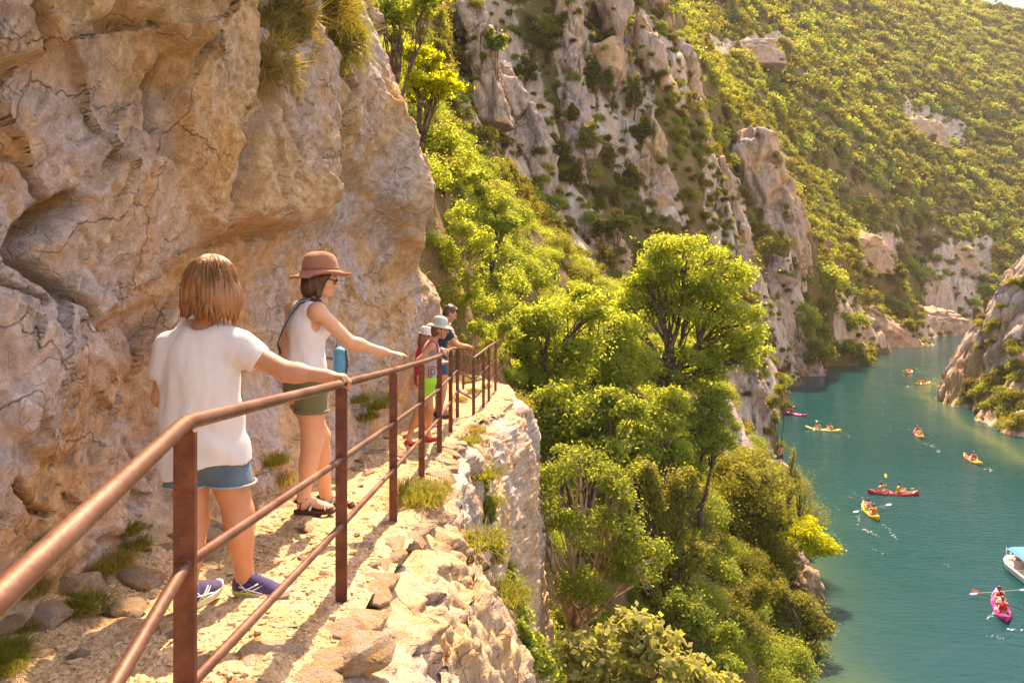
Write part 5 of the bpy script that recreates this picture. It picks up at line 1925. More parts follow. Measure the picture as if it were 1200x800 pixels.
class Body:
    """smooth union of tapered capsules and ellipsoids, turned into one continuous surface"""
    def __init__(self):
        self.p = []

    def cap(self, a, b, ra, rb=None, k=0.03):
        self.p.append(('c', np.array(a, float), np.array(b, float), ra, ra if rb is None else rb, k))
        return self

    def ell(self, c, r, R=None, k=0.03):
        self.p.append(('e', np.array(c, float), np.array(r, float), np.eye(3) if R is None else np.asarray(R, float), 0, k))
        return self

    def minus(self, kind, *a):
        getattr(self, kind)(*a)
        q = list(self.p[-1])
        q[0] = q[0].upper()
        self.p[-1] = tuple(q)
        return self

    def mesh(self, h=0.008, cut=None, disp=None):
        lo, hi = np.full(3, 1e9), np.full(3, -1e9)
        bbs = []
        for q in self.p:
            if q[0] in 'cC':
                r = max(q[3], q[4])
                a, b = np.minimum(q[1], q[2]) - r, np.maximum(q[1], q[2]) + r
            else:
                r = q[2].max()
                ex = np.abs(q[3]) @ q[2]
                a, b = q[1] - ex, q[1] + ex
            bbs.append((a, b))
            if q[0].islower():
                lo, hi = np.minimum(lo, a), np.maximum(hi, b)
        lo -= 4 * h + 0.012
        hi += 4 * h + 0.012
        n = np.ceil((hi - lo) / h).astype(int) + 1
        ax = [(lo[i] + h * np.arange(n[i])).astype(np.float32) for i in range(3)]
        D = np.full(n, 1.0, np.float32)
        for q, (a, b) in zip(self.p, bbs):
            m = max(q[5], 4 * h) + 0.012
            s = [slice(max(0, int((a[i] - m - lo[i]) / h)), min(n[i], int((b[i] + m - lo[i]) / h) + 2)) for i in range(3)]
            X, Y, Z = ax[0][s[0]][:, None, None], ax[1][s[1]][None, :, None], ax[2][s[2]][None, None, :]
            if q[0] in 'cC':
                A, B = q[1], q[2]
                ab = B - A
                L2 = (ab @ ab) + 1e-12
                t = np.clip(((X - A[0]) * ab[0] + (Y - A[1]) * ab[1] + (Z - A[2]) * ab[2]) / L2, 0, 1)
                d = np.sqrt((X - A[0] - t * ab[0]) ** 2 + (Y - A[1] - t * ab[1]) ** 2 + (Z - A[2] - t * ab[2]) ** 2) - (q[3] + (q[4] - q[3]) * t)
            else:
                R = q[3]
                x, y, z = X - q[1][0], Y - q[1][1], Z - q[1][2]
                u = (R[0, 0] * x + R[1, 0] * y + R[2, 0] * z) / q[2][0]
                v = (R[0, 1] * x + R[1, 1] * y + R[2, 1] * z) / q[2][1]
                w = (R[0, 2] * x + R[1, 2] * y + R[2, 2] * z) / q[2][2]
                k0 = np.sqrt(u * u + v * v + w * w)
                k1 = np.sqrt((u / q[2][0]) ** 2 + (v / q[2][1]) ** 2 + (w / q[2][2]) ** 2)
                d = k0 * (k0 - 1) / (k1 + 1e-9)
            k = q[5]
            Dv = D[tuple(s)]
            if q[0].islower():
                g = np.clip(0.5 + 0.5 * (Dv - d) / k, 0, 1)
                D[tuple(s)] = Dv + (d - Dv) * g - k * g * (1 - g)
            else:
                D[tuple(s)] = np.maximum(Dv, -d)
        if cut is not None or disp is not None:
            G = np.stack(np.meshgrid(*ax, indexing='ij'), -1)
            if disp is not None:
                m = np.abs(D) < 0.05
                D[m] += disp(G[m]).astype(np.float32)
            if cut is not None:
                D = np.maximum(D, cut(G[..., 0], G[..., 1], G[..., 2]).astype(np.float32))
        return surfnets(D, lo, h)

    def build(self, name, mat, parent, h=0.008, cut=None, disp=None):
        V, Q = self.mesh(h, cut, disp)
        return link(name, mesh_np(name, V, Q, True), parent, mat)


def rotz(a):
    c, s = math.cos(a), math.sin(a)
    return np.array([[c, -s, 0], [s, c, 0], [0, 0, 1.0]])


def rotx(a):
    c, s = math.cos(a), math.sin(a)
    return np.array([[1.0, 0, 0], [0, c, -s], [0, s, c]])


def roty(a):
    c, s = math.cos(a), math.sin(a)
    return np.array([[c, 0, s], [0, 1.0, 0], [-s, 0, c]])


def unit(v):
    v = np.asarray(v, float)
    return v / (np.linalg.norm(v) + 1e-12)


def hand(B, wrist, d, back, s=1.0, side=1, curl=(0.3, 0.35, 0.4, 0.45), bend=(0.35, 0.5, 0.35), thumb_in=0.5):
    """palm, four fingers and a thumb; d = towards the fingers, back = out of the back of the hand, side = +1 thumb on the (back x d) side"""
    wrist = np.asarray(wrist, float)
    d = unit(d)
    back = unit(np.asarray(back, float) - d * (np.asarray(back, float) @ d))
    lat = np.cross(back, d) * side            # towards the thumb
    B.cap(wrist - d * .01 * s, wrist + d * .03 * s, .024 * s, .024 * s, .02)
    lens = [.070, .079, .073, .057]
    offs = [.027, .009, -.009, -.026]
    for i in range(4):
        k = wrist + d * (.088 - (.006 if i in (0, 3) else 0) - (.006 if i == 3 else 0)) * s + lat * offs[i] * s
        B.cap(wrist + lat * offs[i] * .6 * s + d * .02 * s, k, .0125 * s, .0105 * s, .012)
        dd, pos = d.copy(), k
        ang = curl[i]
        r0 = .0092 * s * (0.88 if i == 3 else 1)
        for j, fr in enumerate((.46, .30, .24)):
            ang_j = curl[i] if j == 0 else bend[j]
            axis = lat
            c_, s_ = math.cos(ang_j), math.sin(ang_j)
            nb = np.cross(lat, dd) * (1 if side > 0 else -1)
            nb = back - dd * (back @ dd)
            nb = unit(nb) if np.linalg.norm(nb) > 1e-3 else unit(np.cross(dd, lat))
            dd = unit(dd * c_ - nb * s_)
            back_new = back
            nxt = pos + dd * lens[i] * fr * s
            B.cap(pos, nxt, r0 * (1 - .08 * j), r0 * (.92 - .1 * j), .0045)
            pos = nxt
            # carry the back-of-finger direction along
            back = unit(nb * c_ + unit(pos - (pos - dd)) * 0 + nb * 0 + (d * s_ if j == 0 else dd * 0)) if False else back
        # every finger starts again from the palm
    t0 = wrist + d * .022 * s + lat * .022 * s
    t1 = t0 + unit(d * .75 + lat * .75 - back * thumb_in) * .038 * s
    t2 = t1 + unit(d * 1.0 + lat * .25 - back * thumb_in) * .030 * s
    B.cap(t0, t1, .0135 * s, .0105 * s, .010)
    B.cap(t1, t2, .0102 * s, .0085 * s, .004)


def arm(B, sh, el, wr, s=1.0, r=(.050, .040, .042, .027)):
    sh, el, wr = map(lambda v: np.asarray(v, float), (sh, el, wr))
    B.ell(sh, np.array([.056, .056, .056]) * s, None, .03)
    B.cap(sh, el, r[0] * s, r[1] * s, .025)
    B.cap(el, wr, r[1] * s, r[3] * s, .02)
    m = el + (wr - el) * .28
    B.ell(m, np.array([.044, .044, .044]) * s, None, .03)


def leg(B, hip, kn, an, s=1.0):
    hip, kn, an = map(lambda v: np.asarray(v, float), (hip, kn, an))
    B.cap(hip, kn, .088 * s, .057 * s, .03)
    B.cap(kn, an, .053 * s, .035 * s, .025)
    c = kn + (an - kn) * .30
    ax = unit(an - kn)
    R = np.stack([unit(np.cross(ax, [0, 1, 0])), unit(np.cross(ax, np.cross(ax, [0, 1, 0]))), ax], 1)
    B.ell(c + np.array([0, -.012, 0]) * s, np.array([.054, .056, .11]) * s, R, .03)
    B.ell(kn + np.array([0, 0, .0]), np.array([.055, .057, .06]) * s, None, .03)


def head(B, c, R, s=1.0, ears=True):
    """R columns: right, front, up"""
    c = np.asarray(c, float)
    def w(x, y, z):
        return c + R @ (np.array([x, y, z]) * s)
    B.ell(w(0, -.012, .030), np.array([.074, .094, .098]) * s, R, .02)
    B.ell(w(0, .032, -.030), np.array([.060, .058, .082]) * s, R, .03)
    B.ell(w(0, .058, -.088), np.array([.034, .030, .026]) * s, R, .03)
    B.cap(w(0, .086, .018), w(0, .112, -.022), .007 * s, .0125 * s, .012)
    B.ell(w(.011, .098, -.026), np.array([.010, .010, .008]) * s, R, .008)
    B.ell(w(-.011, .098, -.026), np.array([.010, .010, .008]) * s, R, .008)
    B.ell(w(0, .086, -.052), np.array([.023, .012, .008]) * s, R, .006)
    B.ell(w(0, .084, -.064), np.array([.020, .012, .008]) * s, R, .006)
    B.ell(w(0, .080, .026), np.array([.048, .016, .012]) * s, R, .015)
    for q in (-1, 1):
        B.minus('ell', w(q * .030, .100, .004), np.array([.017, .018, .012]) * s, R, .006)
        B.ell(w(q * .040, .062, -.030), np.array([.022, .022, .020]) * s, R, .02)
        if ears:
            B.ell(w(q * .074, -.010, -.012), np.array([.010, .022, .031]) * s, R, .010)
    return w


def eyes(root, w, R, s=1.0):
    for q in (-1, 1):
        e = Body().ell(w(q * .030, .074, .004), np.array([.0135, .0135, .0135]) * s, None, .005)
        e.build('eye', M['eye'], root, .005)


def skin_material(name, c, c2):
    t = NT(name)
    v = t.coord()
    n = t.noise(v, 7, 4, 0.6)
    n2 = t.noise(v, 160, 3, 0.6)
    col = t.ramp(n, [(0.3, c), (0.7, c2)])
    t.base(col, 0.48, 0.35, t.bump(n2, 0.25, 0.002))
    t.b.inputs['Subsurface Weight'].default_value = 0.12
    t.b.inputs['Subsurface Radius'].default_value = (0.02, 0.008, 0.004)
    return t.m


def cloth(name, c, scale=350, bump=0.35, rough=0.9, trans=0.0, vary=0.06):
    t = NT(name)
    v = t.coord()
    n = t.noise(v, 5, 4, 0.6)
    lo = tuple(x * (1 - vary) for x in c)
    hi = tuple(min(1, x * (1 + vary)) for x in c)
    wv = t.n('TexWave')
    wv.inputs['Scale'].default_value = scale
    t.l(v, wv.inputs['Vector'])
    wrk = t.noise(t.coord((1, 1, .45), (0.3, 0.2, 0)), 16, 4, 0.6, 0.6)
    h = t.math('ADD', t.math('MULTIPLY', wv.outputs['Fac'], 0.10), t.math('MULTIPLY', wrk, 1.0))
    t.base(t.ramp(n, [(0.3, lo), (0.7, hi)]), rough, 0.15, t.bump(h, bump, 0.016))
    t.b.inputs['Sheen Weight'].default_value = 0.15
    if trans:
        tr = t.n('BsdfTranslucent')
        tr.inputs['Color'].default_value = (*c, 1)
        mx = t.n('MixShader')
        mx.inputs[0].default_value = trans
        t.l(t.b.outputs[0], mx.inputs[1])
        t.l(tr.outputs[0], mx.inputs[2])
        t.l(mx.outputs[0], t.out.inputs[0])
    return t.m


def hair_material(name, a, b):
    t = NT(name)
    g = t.n('NewGeometry')
    v = t.coord((1, 1, .12))
    n = t.noise(v, 60, 4, 0.7)
    f = t.math('ADD', t.math('MULTIPLY', n, 0.7), t.math('MULTIPLY', g.outputs['Random Per Island'], 0.4))
    t.base(t.ramp(f, [(0.25, a), (0.75, b)]), 0.42, 0.5, t.bump(n, 0.8, 0.006))
    return t.m


M['skin'] = skin_material('skin', (0.44, 0.195, 0.095), (0.58, 0.275, 0.145))
M['skin_fair'] = skin_material('skin_fair', (0.58, 0.300, 0.170), (0.66, 0.360, 0.215))
M['eye'] = plain('eye', (0.05, 0.03, 0.02), 0.2, 0.5)
M['white_cotton'] = cloth('white_cotton', (0.80, 0.76, 0.70), 300, 0.55, trans=0.12)
M['white_tank'] = cloth('white_tank', (0.82, 0.79, 0.78), 300, 0.40, trans=0.10)
M['denim'] = cloth('denim', (0.10, 0.17, 0.22), 600, 0.6, vary=0.35)
M['denim_hem'] = cloth('denim_hem', (0.42, 0.44, 0.42), 600, 0.6, vary=0.25)
M['olive'] = cloth('olive_cotton', (0.155, 0.145, 0.060), 400, 0.5, vary=0.15)
M['navy'] = cloth('navy_cotton', (0.030, 0.045, 0.080), 400, 0.5)
M['brown_cloth'] = cloth('brown_cloth', (0.075, 0.030, 0.022), 400, 0.5)
M['blue_cloth'] = cloth('blue_cloth', (0.03, 0.085, 0.16), 400, 0.5)
M['grey_cloth'] = cloth('grey_cloth', (0.42, 0.39, 0.37), 400, 0.4)
M['magenta_cloth'] = cloth('magenta_cloth', (0.52, 0.035, 0.10), 400, 0.4)
M['lime_cloth'] = cloth('lime_cloth', (0.30, 0.62, 0.04), 400, 0.4)
M['hat_clay'] = cloth('hat_clay', (0.36, 0.155, 0.090), 500, 0.4, vary=0.12)
M['hat_band'] = cloth('hat_band', (0.29, 0.115, 0.065), 500, 0.4)
M['hat_pale'] = cloth('hat_pale', (0.50, 0.52, 0.44), 200, 0.4, vary=0.4)
M['cap_white'] = cloth('cap_white', (0.70, 0.64, 0.58), 300, 0.3)
M['strap'] = cloth('strap', (0.035, 0.055, 0.075), 500, 0.3)
M['strap_line'] = cloth('strap_line', (0.22, 0.28, 0.32), 500, 0.3)
M['pouch'] = plain('pouch', (0.06, 0.27, 0.42), 0.5, 0.4, 20, 0.1)
M['hair_blond'] = hair_material('hair_blond', (0.085, 0.030, 0.010), (0.30, 0.125, 0.036))
M['hair_strand'] = hair_material('hair_strand', (0.10, 0.037, 0.012), (0.42, 0.19, 0.055))
M['hair_dark'] = hair_material('hair_dark', (0.030, 0.012, 0.008), (0.085, 0.033, 0.018))
M['hair_brown'] = hair_material('hair_brown', (0.08, 0.03, 0.015), (0.22, 0.09, 0.04))
M['shoe_purple'] = cloth('shoe_purple', (0.060, 0.048, 0.130), 500, 0.4, vary=0.3)
M['shoe_dark'] = plain('shoe_dark', (0.03, 0.025, 0.06), 0.7)
M['sole_white'] = plain('sole_white', (0.62, 0.56, 0.42), 0.6, 0.3, 30, 0.1)
M['lime_plastic'] = plain('lime_plastic', (0.42, 0.55, 0.06), 0.5)
M['stripe_white'] = plain('stripe_white', (0.78, 0.76, 0.72), 0.5)
M['sandal_sole'] = plain('sandal_sole', (0.075, 0.028, 0.022), 0.8)
M['sandal_strap'] = plain('sandal_strap', (0.40, 0.42, 0.33), 0.7, 0.2, 60, 0.35)
M['sandal_dark'] = plain('sandal_dark', (0.03, 0.035, 0.035), 0.7)
M['red_rubber'] = plain('red_rubber', (0.42, 0.035, 0.03), 0.5)
M['pink_rubber'] = plain('pink_rubber', (0.55, 0.05, 0.14), 0.5)
M['lens'] = plain('lens', (0.012, 0.008, 0.006), 0.08, 0.6)
M['black_plastic'] = plain('black_plastic', (0.02, 0.02, 0.02), 0.4, 0.4)


def folds(a, f=(9, 9, 3.5), seed=0, b=0.4):
    f = np.asarray(f, np.float32)
    return lambda p: a * (fbm(p * f, 3, seed) * 0.6 + b * ridged(p * f * 0.8 + 3, 2, seed + 4))


def sneaker(root, heel, yaw, s, tilt=0.0):
    """low running shoe, heel at the given point on the ground, pointing along yaw (0 = +x)"""
    R = rotz(yaw) @ roty(-tilt)
    def w(x, y, z):
        return np.asarray(heel, float) + R @ (np.array([x, y, z]) * s)
    B = Body()
    B.ell(w(.035, 0, .050), np.array([.040, .034, .038]) * s, R, .02)
    B.cap(w(.035, 0, .075), w(.045, 0, .098), .036 * s, .034 * s, .02)
    B.cap(w(.06, 0, .055), w(.16, 0, .040), .041 * s, .036 * s, .02)
    B.cap(w(.10, 0, .075), w(.16, 0, .055), .030 * s, .026 * s, .03)
    B.ell(w(.205, .0, .034), np.array([.062, .042, .030]) * s, R, .03)
    n3 = R @ np.array([0, 0, 1.0])
    p0 = w(0, 0, .022)
    p1 = w(0, 0, .112)
    sh = B.build('shoe', M['shoe_purple'], root, .006, cut=lambda X, Y, Z: np.maximum(-((X - p0[0]) * n3[0] + (Y - p0[1]) * n3[1] + (Z - p0[2]) * n3[2]),
                                                                                   (X - p1[0]) * n3[0] + (Y - p1[1]) * n3[1] + (Z - p1[2]) * n3[2]))
    # sole
    t = np.linspace(0, 2 * math.pi, 34)[:-1]
    out = []
    for a in t:
        x = .133 + .140 * math.cos(a)
        hw = .043 * (1 + .12 * math.cos(a) - .10 * math.cos(2 * a))
        out.append((x, hw * np.sign(math.sin(a)) * abs(math.sin(a)) ** 0.75))
    V, Fs = [], []
    n = len(out)
    for k, (z, g) in enumerate([(0.0, .94), (.006, 1.0), (.026, 1.04), (.032, 1.0)]):
        for x, y in out:
            lift = .016 * max(0, (x - .19) / .08) ** 2 + .006 * max(0, (.04 - x) / .05)
            V.append(w(.133 + (x - .133) * g, y * g, z + lift))
    for k in range(3):
        for j in range(n):
            Fs.append((k * n + j, k * n + (j + 1) % n, (k + 1) * n + (j + 1) % n, (k + 1) * n + j))
    Fs += [tuple(range(n - 1, -1, -1)), tuple(3 * n + j for j in range(n))]
    MB().add(V, Fs).build('sole', M['sole_white'], sh, True)
    mb = MB()
    for sd in (-1, 1):
        mb.tube([w(.015, sd * .037, .036), w(.06, sd * .045, .034), (w(.12, sd * .044, .032))], .005 * s, 6)
    mb.tube([w(-.004, -.02, .06), w(-.006, 0, .064), w(-.004, .02, .06)], .006 * s, 6)
    mb.build('lime_trim', M['lime_plastic'], sh, True)
    mb = MB()
    for sd in (-1, 1):
        mb.tube([w(.055, sd * .044, .040), w(.10, sd * .043, .058), w(.135, sd * .034, .076)], .0030 * s, 5)
        mb.tube([w(.085, sd * .0455, .036), w(.125, sd * .041, .054), w(.155, sd * .031, .068)], .0030 * s, 5)
        mb.tube([w(.045, sd * .043, .062), w(.10, sd * .045, .048), w(.165, sd * .041, .034)], .0030 * s, 5)
        mb.tube([w(.05, sd * .040, .074), w(.075, sd * .043, .050), w(.095, sd * .045, .034)], .0026 * s, 5)
    mb.build('side_stripe', M['stripe_white'], sh, True)
    mb = MB()
    for k in range(5):
        x = .105 + .018 * k
        z = .106 - .009 * k - .25 * max(0, x - .16)
        mb.tube([w(x, -.020, z - .010), w(x + .006, 0, z + .001), w(x, .020, z - .010)], .0028 * s, 5)
    mb.build('lace', M['lime_plastic'] if False else M['shoe_dark'], sh, True)
    return sh


def sandal(root, heel, yaw, s=1.0):
    R = rotz(yaw)
    def w(x, y, z):
        return np.asarray(heel, float) + R @ (np.array([x, y, z]) * s)
    t = np.linspace(0, 2 * math.pi, 30)[:-1]
    V, Fs = [], []
    n = len(t)
    for z, g in ((0, .96), (.008, 1.0), (.022, 1.0), (.026, .96)):
        for a in t:
            V.append(w(.115 + .132 * math.cos(a) * g, .042 * (1 + .1 * math.cos(a)) * g * np.sign(math.sin(a)) * abs(math.sin(a)) ** .8, z))
    for k in range(3):
        for j in range(n):
            Fs.append((k * n + j, k * n + (j + 1) % n, (k + 1) * n + (j + 1) % n, (k + 1) * n + j))
    Fs += [tuple(range(n - 1, -1, -1)), tuple(3 * n + j for j in range(n))]
    so = MB().add(V, Fs).build('sandal', M['sandal_sole'], root)
    for pts, mt in [([w(.19, -.043, .030), w(.185, -.025, .058), w(.18, .0, .064), w(.185, .025, .058), w(.19, .043, .030)], 'sandal_strap'),
                    ([w(.09, -.040, .030), w(.105, -.030, .066), w(.115, 0, .084), w(.105, .030, .066), w(.09, .040, .030)], 'sandal_strap'),
                    ([w(.03, -.036, .030), w(.035, -.038, .075), w(.07, -.032, .102), w(.085, 0, .108), w(.07, .032, .102), w(.035, .038, .075), w(.03, .036, .030)], 'sandal_dark'),
                    ([w(.035, -.036, .078), w(.0, -.026, .082), w(-.010, 0, .084), w(.0, .026, .082), w(.035, .036, .078)], 'sandal_dark'),
                    ([w(.19, 0, .064), w(.15, 0, .074), w(.11, 0, .085), w(.08, 0, .107)], 'sandal_strap')]:
        V2, F2 = [], []
        rr = .0085 * s
        pts = np.array(pts)
        tang = np.gradient(pts, axis=0)
        c = w(.09, 0, .02)
        for i, p in enumerate(pts):
            o_ = unit(p - c)
            sd = unit(np.cross(tang[i], o_))
            V2 += [p - sd * rr - o_ * .002, p + sd * rr - o_ * .002, p + sd * rr + o_ * .004, p - sd * rr + o_ * .004]
        for i in range(len(pts) - 1):
            for j in range(4):
                F2.append((i * 4 + j, i * 4 + (j + 1) % 4, i * 4 + 4 + (j + 1) % 4, i * 4 + 4 + j))
        MB().add(V2, F2).build('sandal_strap', M[mt], so, True)
    return so


def bare_foot(B, heel, yaw, s=1.0, z=.026):
    R = rotz(yaw)
    def w(x, y, zz):
        return np.asarray(heel, float) + R @ (np.array([x, y, zz + z]) * s)
    B.ell(w(.035, 0, .026), np.array([.036, .030, .030]) * s, R, .02)
    B.cap(w(.05, 0, .05), w(.15, .0, .026), .032 * s, .024 * s, .02)
    B.ell(w(.165, .0, .020), np.array([.05, .038, .020]) * s, R, .02)
    for i in range(5):
        B.cap(w(.20, -.026 + .013 * i, .013), w(.226 - .008 * abs(i - 3), -.030 + .015 * i, .011), .009 * s, .008 * s, .005)


# ------------------------------------------------------------------ woman in the white T-shirt
def woman_shirt():
    ox, oy = -1.36, 3.43
    oz = path_z(ox + .1, oy + .1)
    root = empty('person', (ox, oy, oz))
    tag(root, 'blond woman seen from behind in loose white shirt, denim shorts and purple running shoes', 'person')
    zl = path_z(ox - .09, oy - .15) - oz
    B = Body()
    B.ell((-.065, 0, .735), (.165, .115, .135)).ell((-.078, 0, .90), (.142, .10, .15), None, .05).ell((-.088, 0, 1.10), (.160, .108, .165), None, .05)
    B.cap((-.22, 0, 1.205), (.075, 0, 1.20), .055, .055, .05).cap((-.15, 0, 1.24), (.03, 0, 1.24), .04, .04, .06)
    B.cap((-.075, .005, 1.22), (-.045, .025, 1.40), .060, .052, .04)
    Rh = rotz(-.45) @ rotx(-.12)
    head(B, (-.035, .02, 1.475), Rh, 1.0)
    arm(B, (.095, 0, 1.195), (.325, -.03, 1.085), (.500, -.025, 1.068), 1.0, (.056, .045, .044, .028))
    hand(B, (.500, -.025, 1.066), (1, .05, -.02), (0.02, 0, 1), 1.0, 1, (.75, .8, .85, .9), (.0, .9, .5), .9)
    arm(B, (-.228, .0, 1.19), (-.272, .01, .96), (-.235, .20, .86), 1.0, (.048, .040, .044, .028))
    hand(B, (-.235, .20, .86), (.35, .8, -.1), (-1, .3, 0), 1.0, -1)
    leg(B, (.025, 0, .69), (.085, .02, .42), (.088, .09, .09), 1.13)
    leg(B, (-.145, 0, .69), (-.105, -.03, .40), (-.088, -.13, zl + .085), 1.13)
    B.cap((.088, .09, .09), (.12, .09, .05), .034, .03)
    B.cap((-.088, -.13, zl + .09), (-.088, -.10, zl + .05), .034, .03)
    B.build('body', M['skin'], root, .0075)
    sneaker(root, (.035, .095, .004), -.12, 1.02)
    sneaker(root, (-.088, -.185, zl + .004), 1.35, 1.02)
    # shirt
    S = Body()
    S.ell((-.086, 0, 1.10), (.180, .130, .185), None, .05).ell((-.085, 0, .92), (.182, .135, .22), None, .06).ell((-.070, 0, .66), (.207, .168, .36), None, .06)
    S.cap((-.225, 0, 1.20), (.075, 0, 1.20), .072, .072, .05).cap((-.09, 0, 1.235), (-.05, 0, 1.235), .085, .085, .08)
    S.cap((.08, 0, 1.195), (.175, -.01, 1.155), .076, .070, .04).cap((-.225, 0, 1.19), (-.262, -.005, 1.08), .066, .064, .04)
    S.minus('cap', (-.065, -.03, 1.365), (-.05, .03, 1.38), .088, .088)
    def cut(X, Y, Z):
        hem = .655 + .03 * np.sin((X + .08) * 14) + .05 * np.clip(X + .02, -.2, .2) - .10 * np.clip(-Y, -.1, .1)
        e = np.array([.20, -.01, 1.14])
        sl = (X - .195) * .80 + (Z - 1.13) * -.58
        sl = np.where((X > .05) & (Z > 1.0), sl, -1)
        sl2 = np.where((X < -.262) & (Z > .95), -(Z - 1.05), -1)
        return np.maximum(np.maximum(hem - Z, sl), sl2)
    f1 = folds(.015, (8, 8, 2.2), 3, .7)
    S.build('shirt', M['white_cotton'], root, .0075, cut, lambda p: f1(p) * (0.6 + 0.4 * sstep(.75, .95, p[:, 2])) + .006 * np.sin(p[:, 2] * 34 + 9 * p[:, 0] + 5 * vnoise(p * 5, 4)) * sstep(1.05, .80, p[:, 2]))
    # shorts
    H = Body()
    H.ell((-.063, 0, .73), (.174, .124, .15), None, .04)
    H.cap((.024, 0, .70), (.066, .010, .50), .106, .106, .03).cap((-.148, 0, .70), (-.130, -.014, .50), .106, .106, .03)
    so = H.build('shorts', M['denim'], root, .008, lambda X, Y, Z: 0.565 + .02 * X - Z, folds(.007, (10, 10, 5), 8))
    mb = MB()
    for cx_, cy_, r_ in ((.058, .008, .108), (-.134, -.012, .108)):
        mb.tube([(cx_ + r_ * math.cos(a), cy_ + r_ * math.sin(a), .568) for a in np.linspace(0, 6.283, 25)], .0055, 6)
    mb.build('frayed_hem', M['denim_hem'], so, True)
    # bob of blond hair
    c = np.array([-.035, .0, 1.485])
    W = Body()
    W.ell(c + (0, 0, .022), (.106, .116, .118), None, .03)
    W.ell(c + (-.012, -.01, -.06), (.119, .112, .125), None, .06)
    W.ell(c + (.04, .0, -.085), (.090, .106, .11), None, .05)
    W.minus('ell', c + R3(Rh, (0, .13, -.07)), (.062, .075, .11), Rh, .02)
    def hcut(X, Y, Z):
        return (c[2] - .140 - .18 * (X - c[0]) + .014 * np.sin(X * 55 + Y * 20) + .010 * np.sin(X * 130 + Y * 90)) - Z
    hr = W.build('hair', M['hair_blond'], root, .006, hcut, lambda p: .012 * vnoise(p * np.array([16, 16, 7], np.float32), 12) + .0055 * vnoise(np.stack([np.arctan2(p[:, 0] - c[0], p[:, 1] - c[1]) * 14, p[:, 2] * 7, p[:, 2] * 0], 1), 2)
                 + .0025 * vnoise(np.stack([np.arctan2(p[:, 0] - c[0], p[:, 1] - c[1]) * 34, p[:, 2] * 9, p[:, 2] * 0], 1), 6))
    r = np.random.default_rng(4)
    mb = MB()
    for i in range(64):
        phi = i / 64 * 6.283 + r.normal() * .05
        if (Rh.T @ np.array([math.cos(phi), math.sin(phi), 0]))[1] > .8:
            continue
        ln = r.uniform(.015, .055)
        e = np.array([math.cos(phi), math.sin(phi), 0])
        sw = np.array([-math.sin(phi), math.cos(phi), 0]) * r.normal() * .02
        zb = c[2] - .120 - .18 * e[0] * .12
        p0 = np.array([c[0] - .004, c[1] - .004, zb]) + e * np.array([.109, .107, 0])
        mb.tube([p0 + np.array([0, 0, .09]) + e * .004, p0 + np.array([0, 0, .03]) + e * .010, p0 + sw * .5 + e * r.uniform(0, .014), p0 + sw + e * r.uniform(-.02, .02) - np.array([0, 0, ln])], [.007, .012, .010, .002], 6)
    mb.build('hair_locks', M['hair_blond'], hr, True)
    mb = MB()
    for i in range(620):
        phi = r.uniform(0, 6.283)
        fx, fy = math.cos(phi), math.sin(phi)
        if (Rh.T @ np.array([fx, fy, 0]))[1] > .75:
            continue
        pts = []
        L = r.uniform(.5, 1.0)
        st = r.uniform(0.02, .3)
        for t in np.linspace(st, 1, 9):
            th = t * 1.9
            rad = 1.012 + .05 * r.random() * (r.random() < .3) * t
            z = .022 + .120 * math.cos(th)
            k = math.sin(min(th, 1.57))
            bulge = 1 + .10 * max(0, th - 1.2) - .05 * max(0, th - 1.65)
            if th > 1.57:
                z = .025 - (th - 1.57) * .50 * L
            p = c + np.array([fx * .110 * k * bulge * rad, fy * .118 * k * bulge * rad, z])
            p[:2] += r.normal(size=2) * .002 + np.array([math.sin(i + t * 5), math.cos(i * 1.7 + t * 4)]) * .006 * t
            pts.append(p)
        mb.tube(pts, np.linspace(.0016, .0008, 9), 3, False)
    mb.build('hair_strands', M['hair_strand'], hr, True)
    return root


def R3(R, v):
    return R @ np.array(v, float)


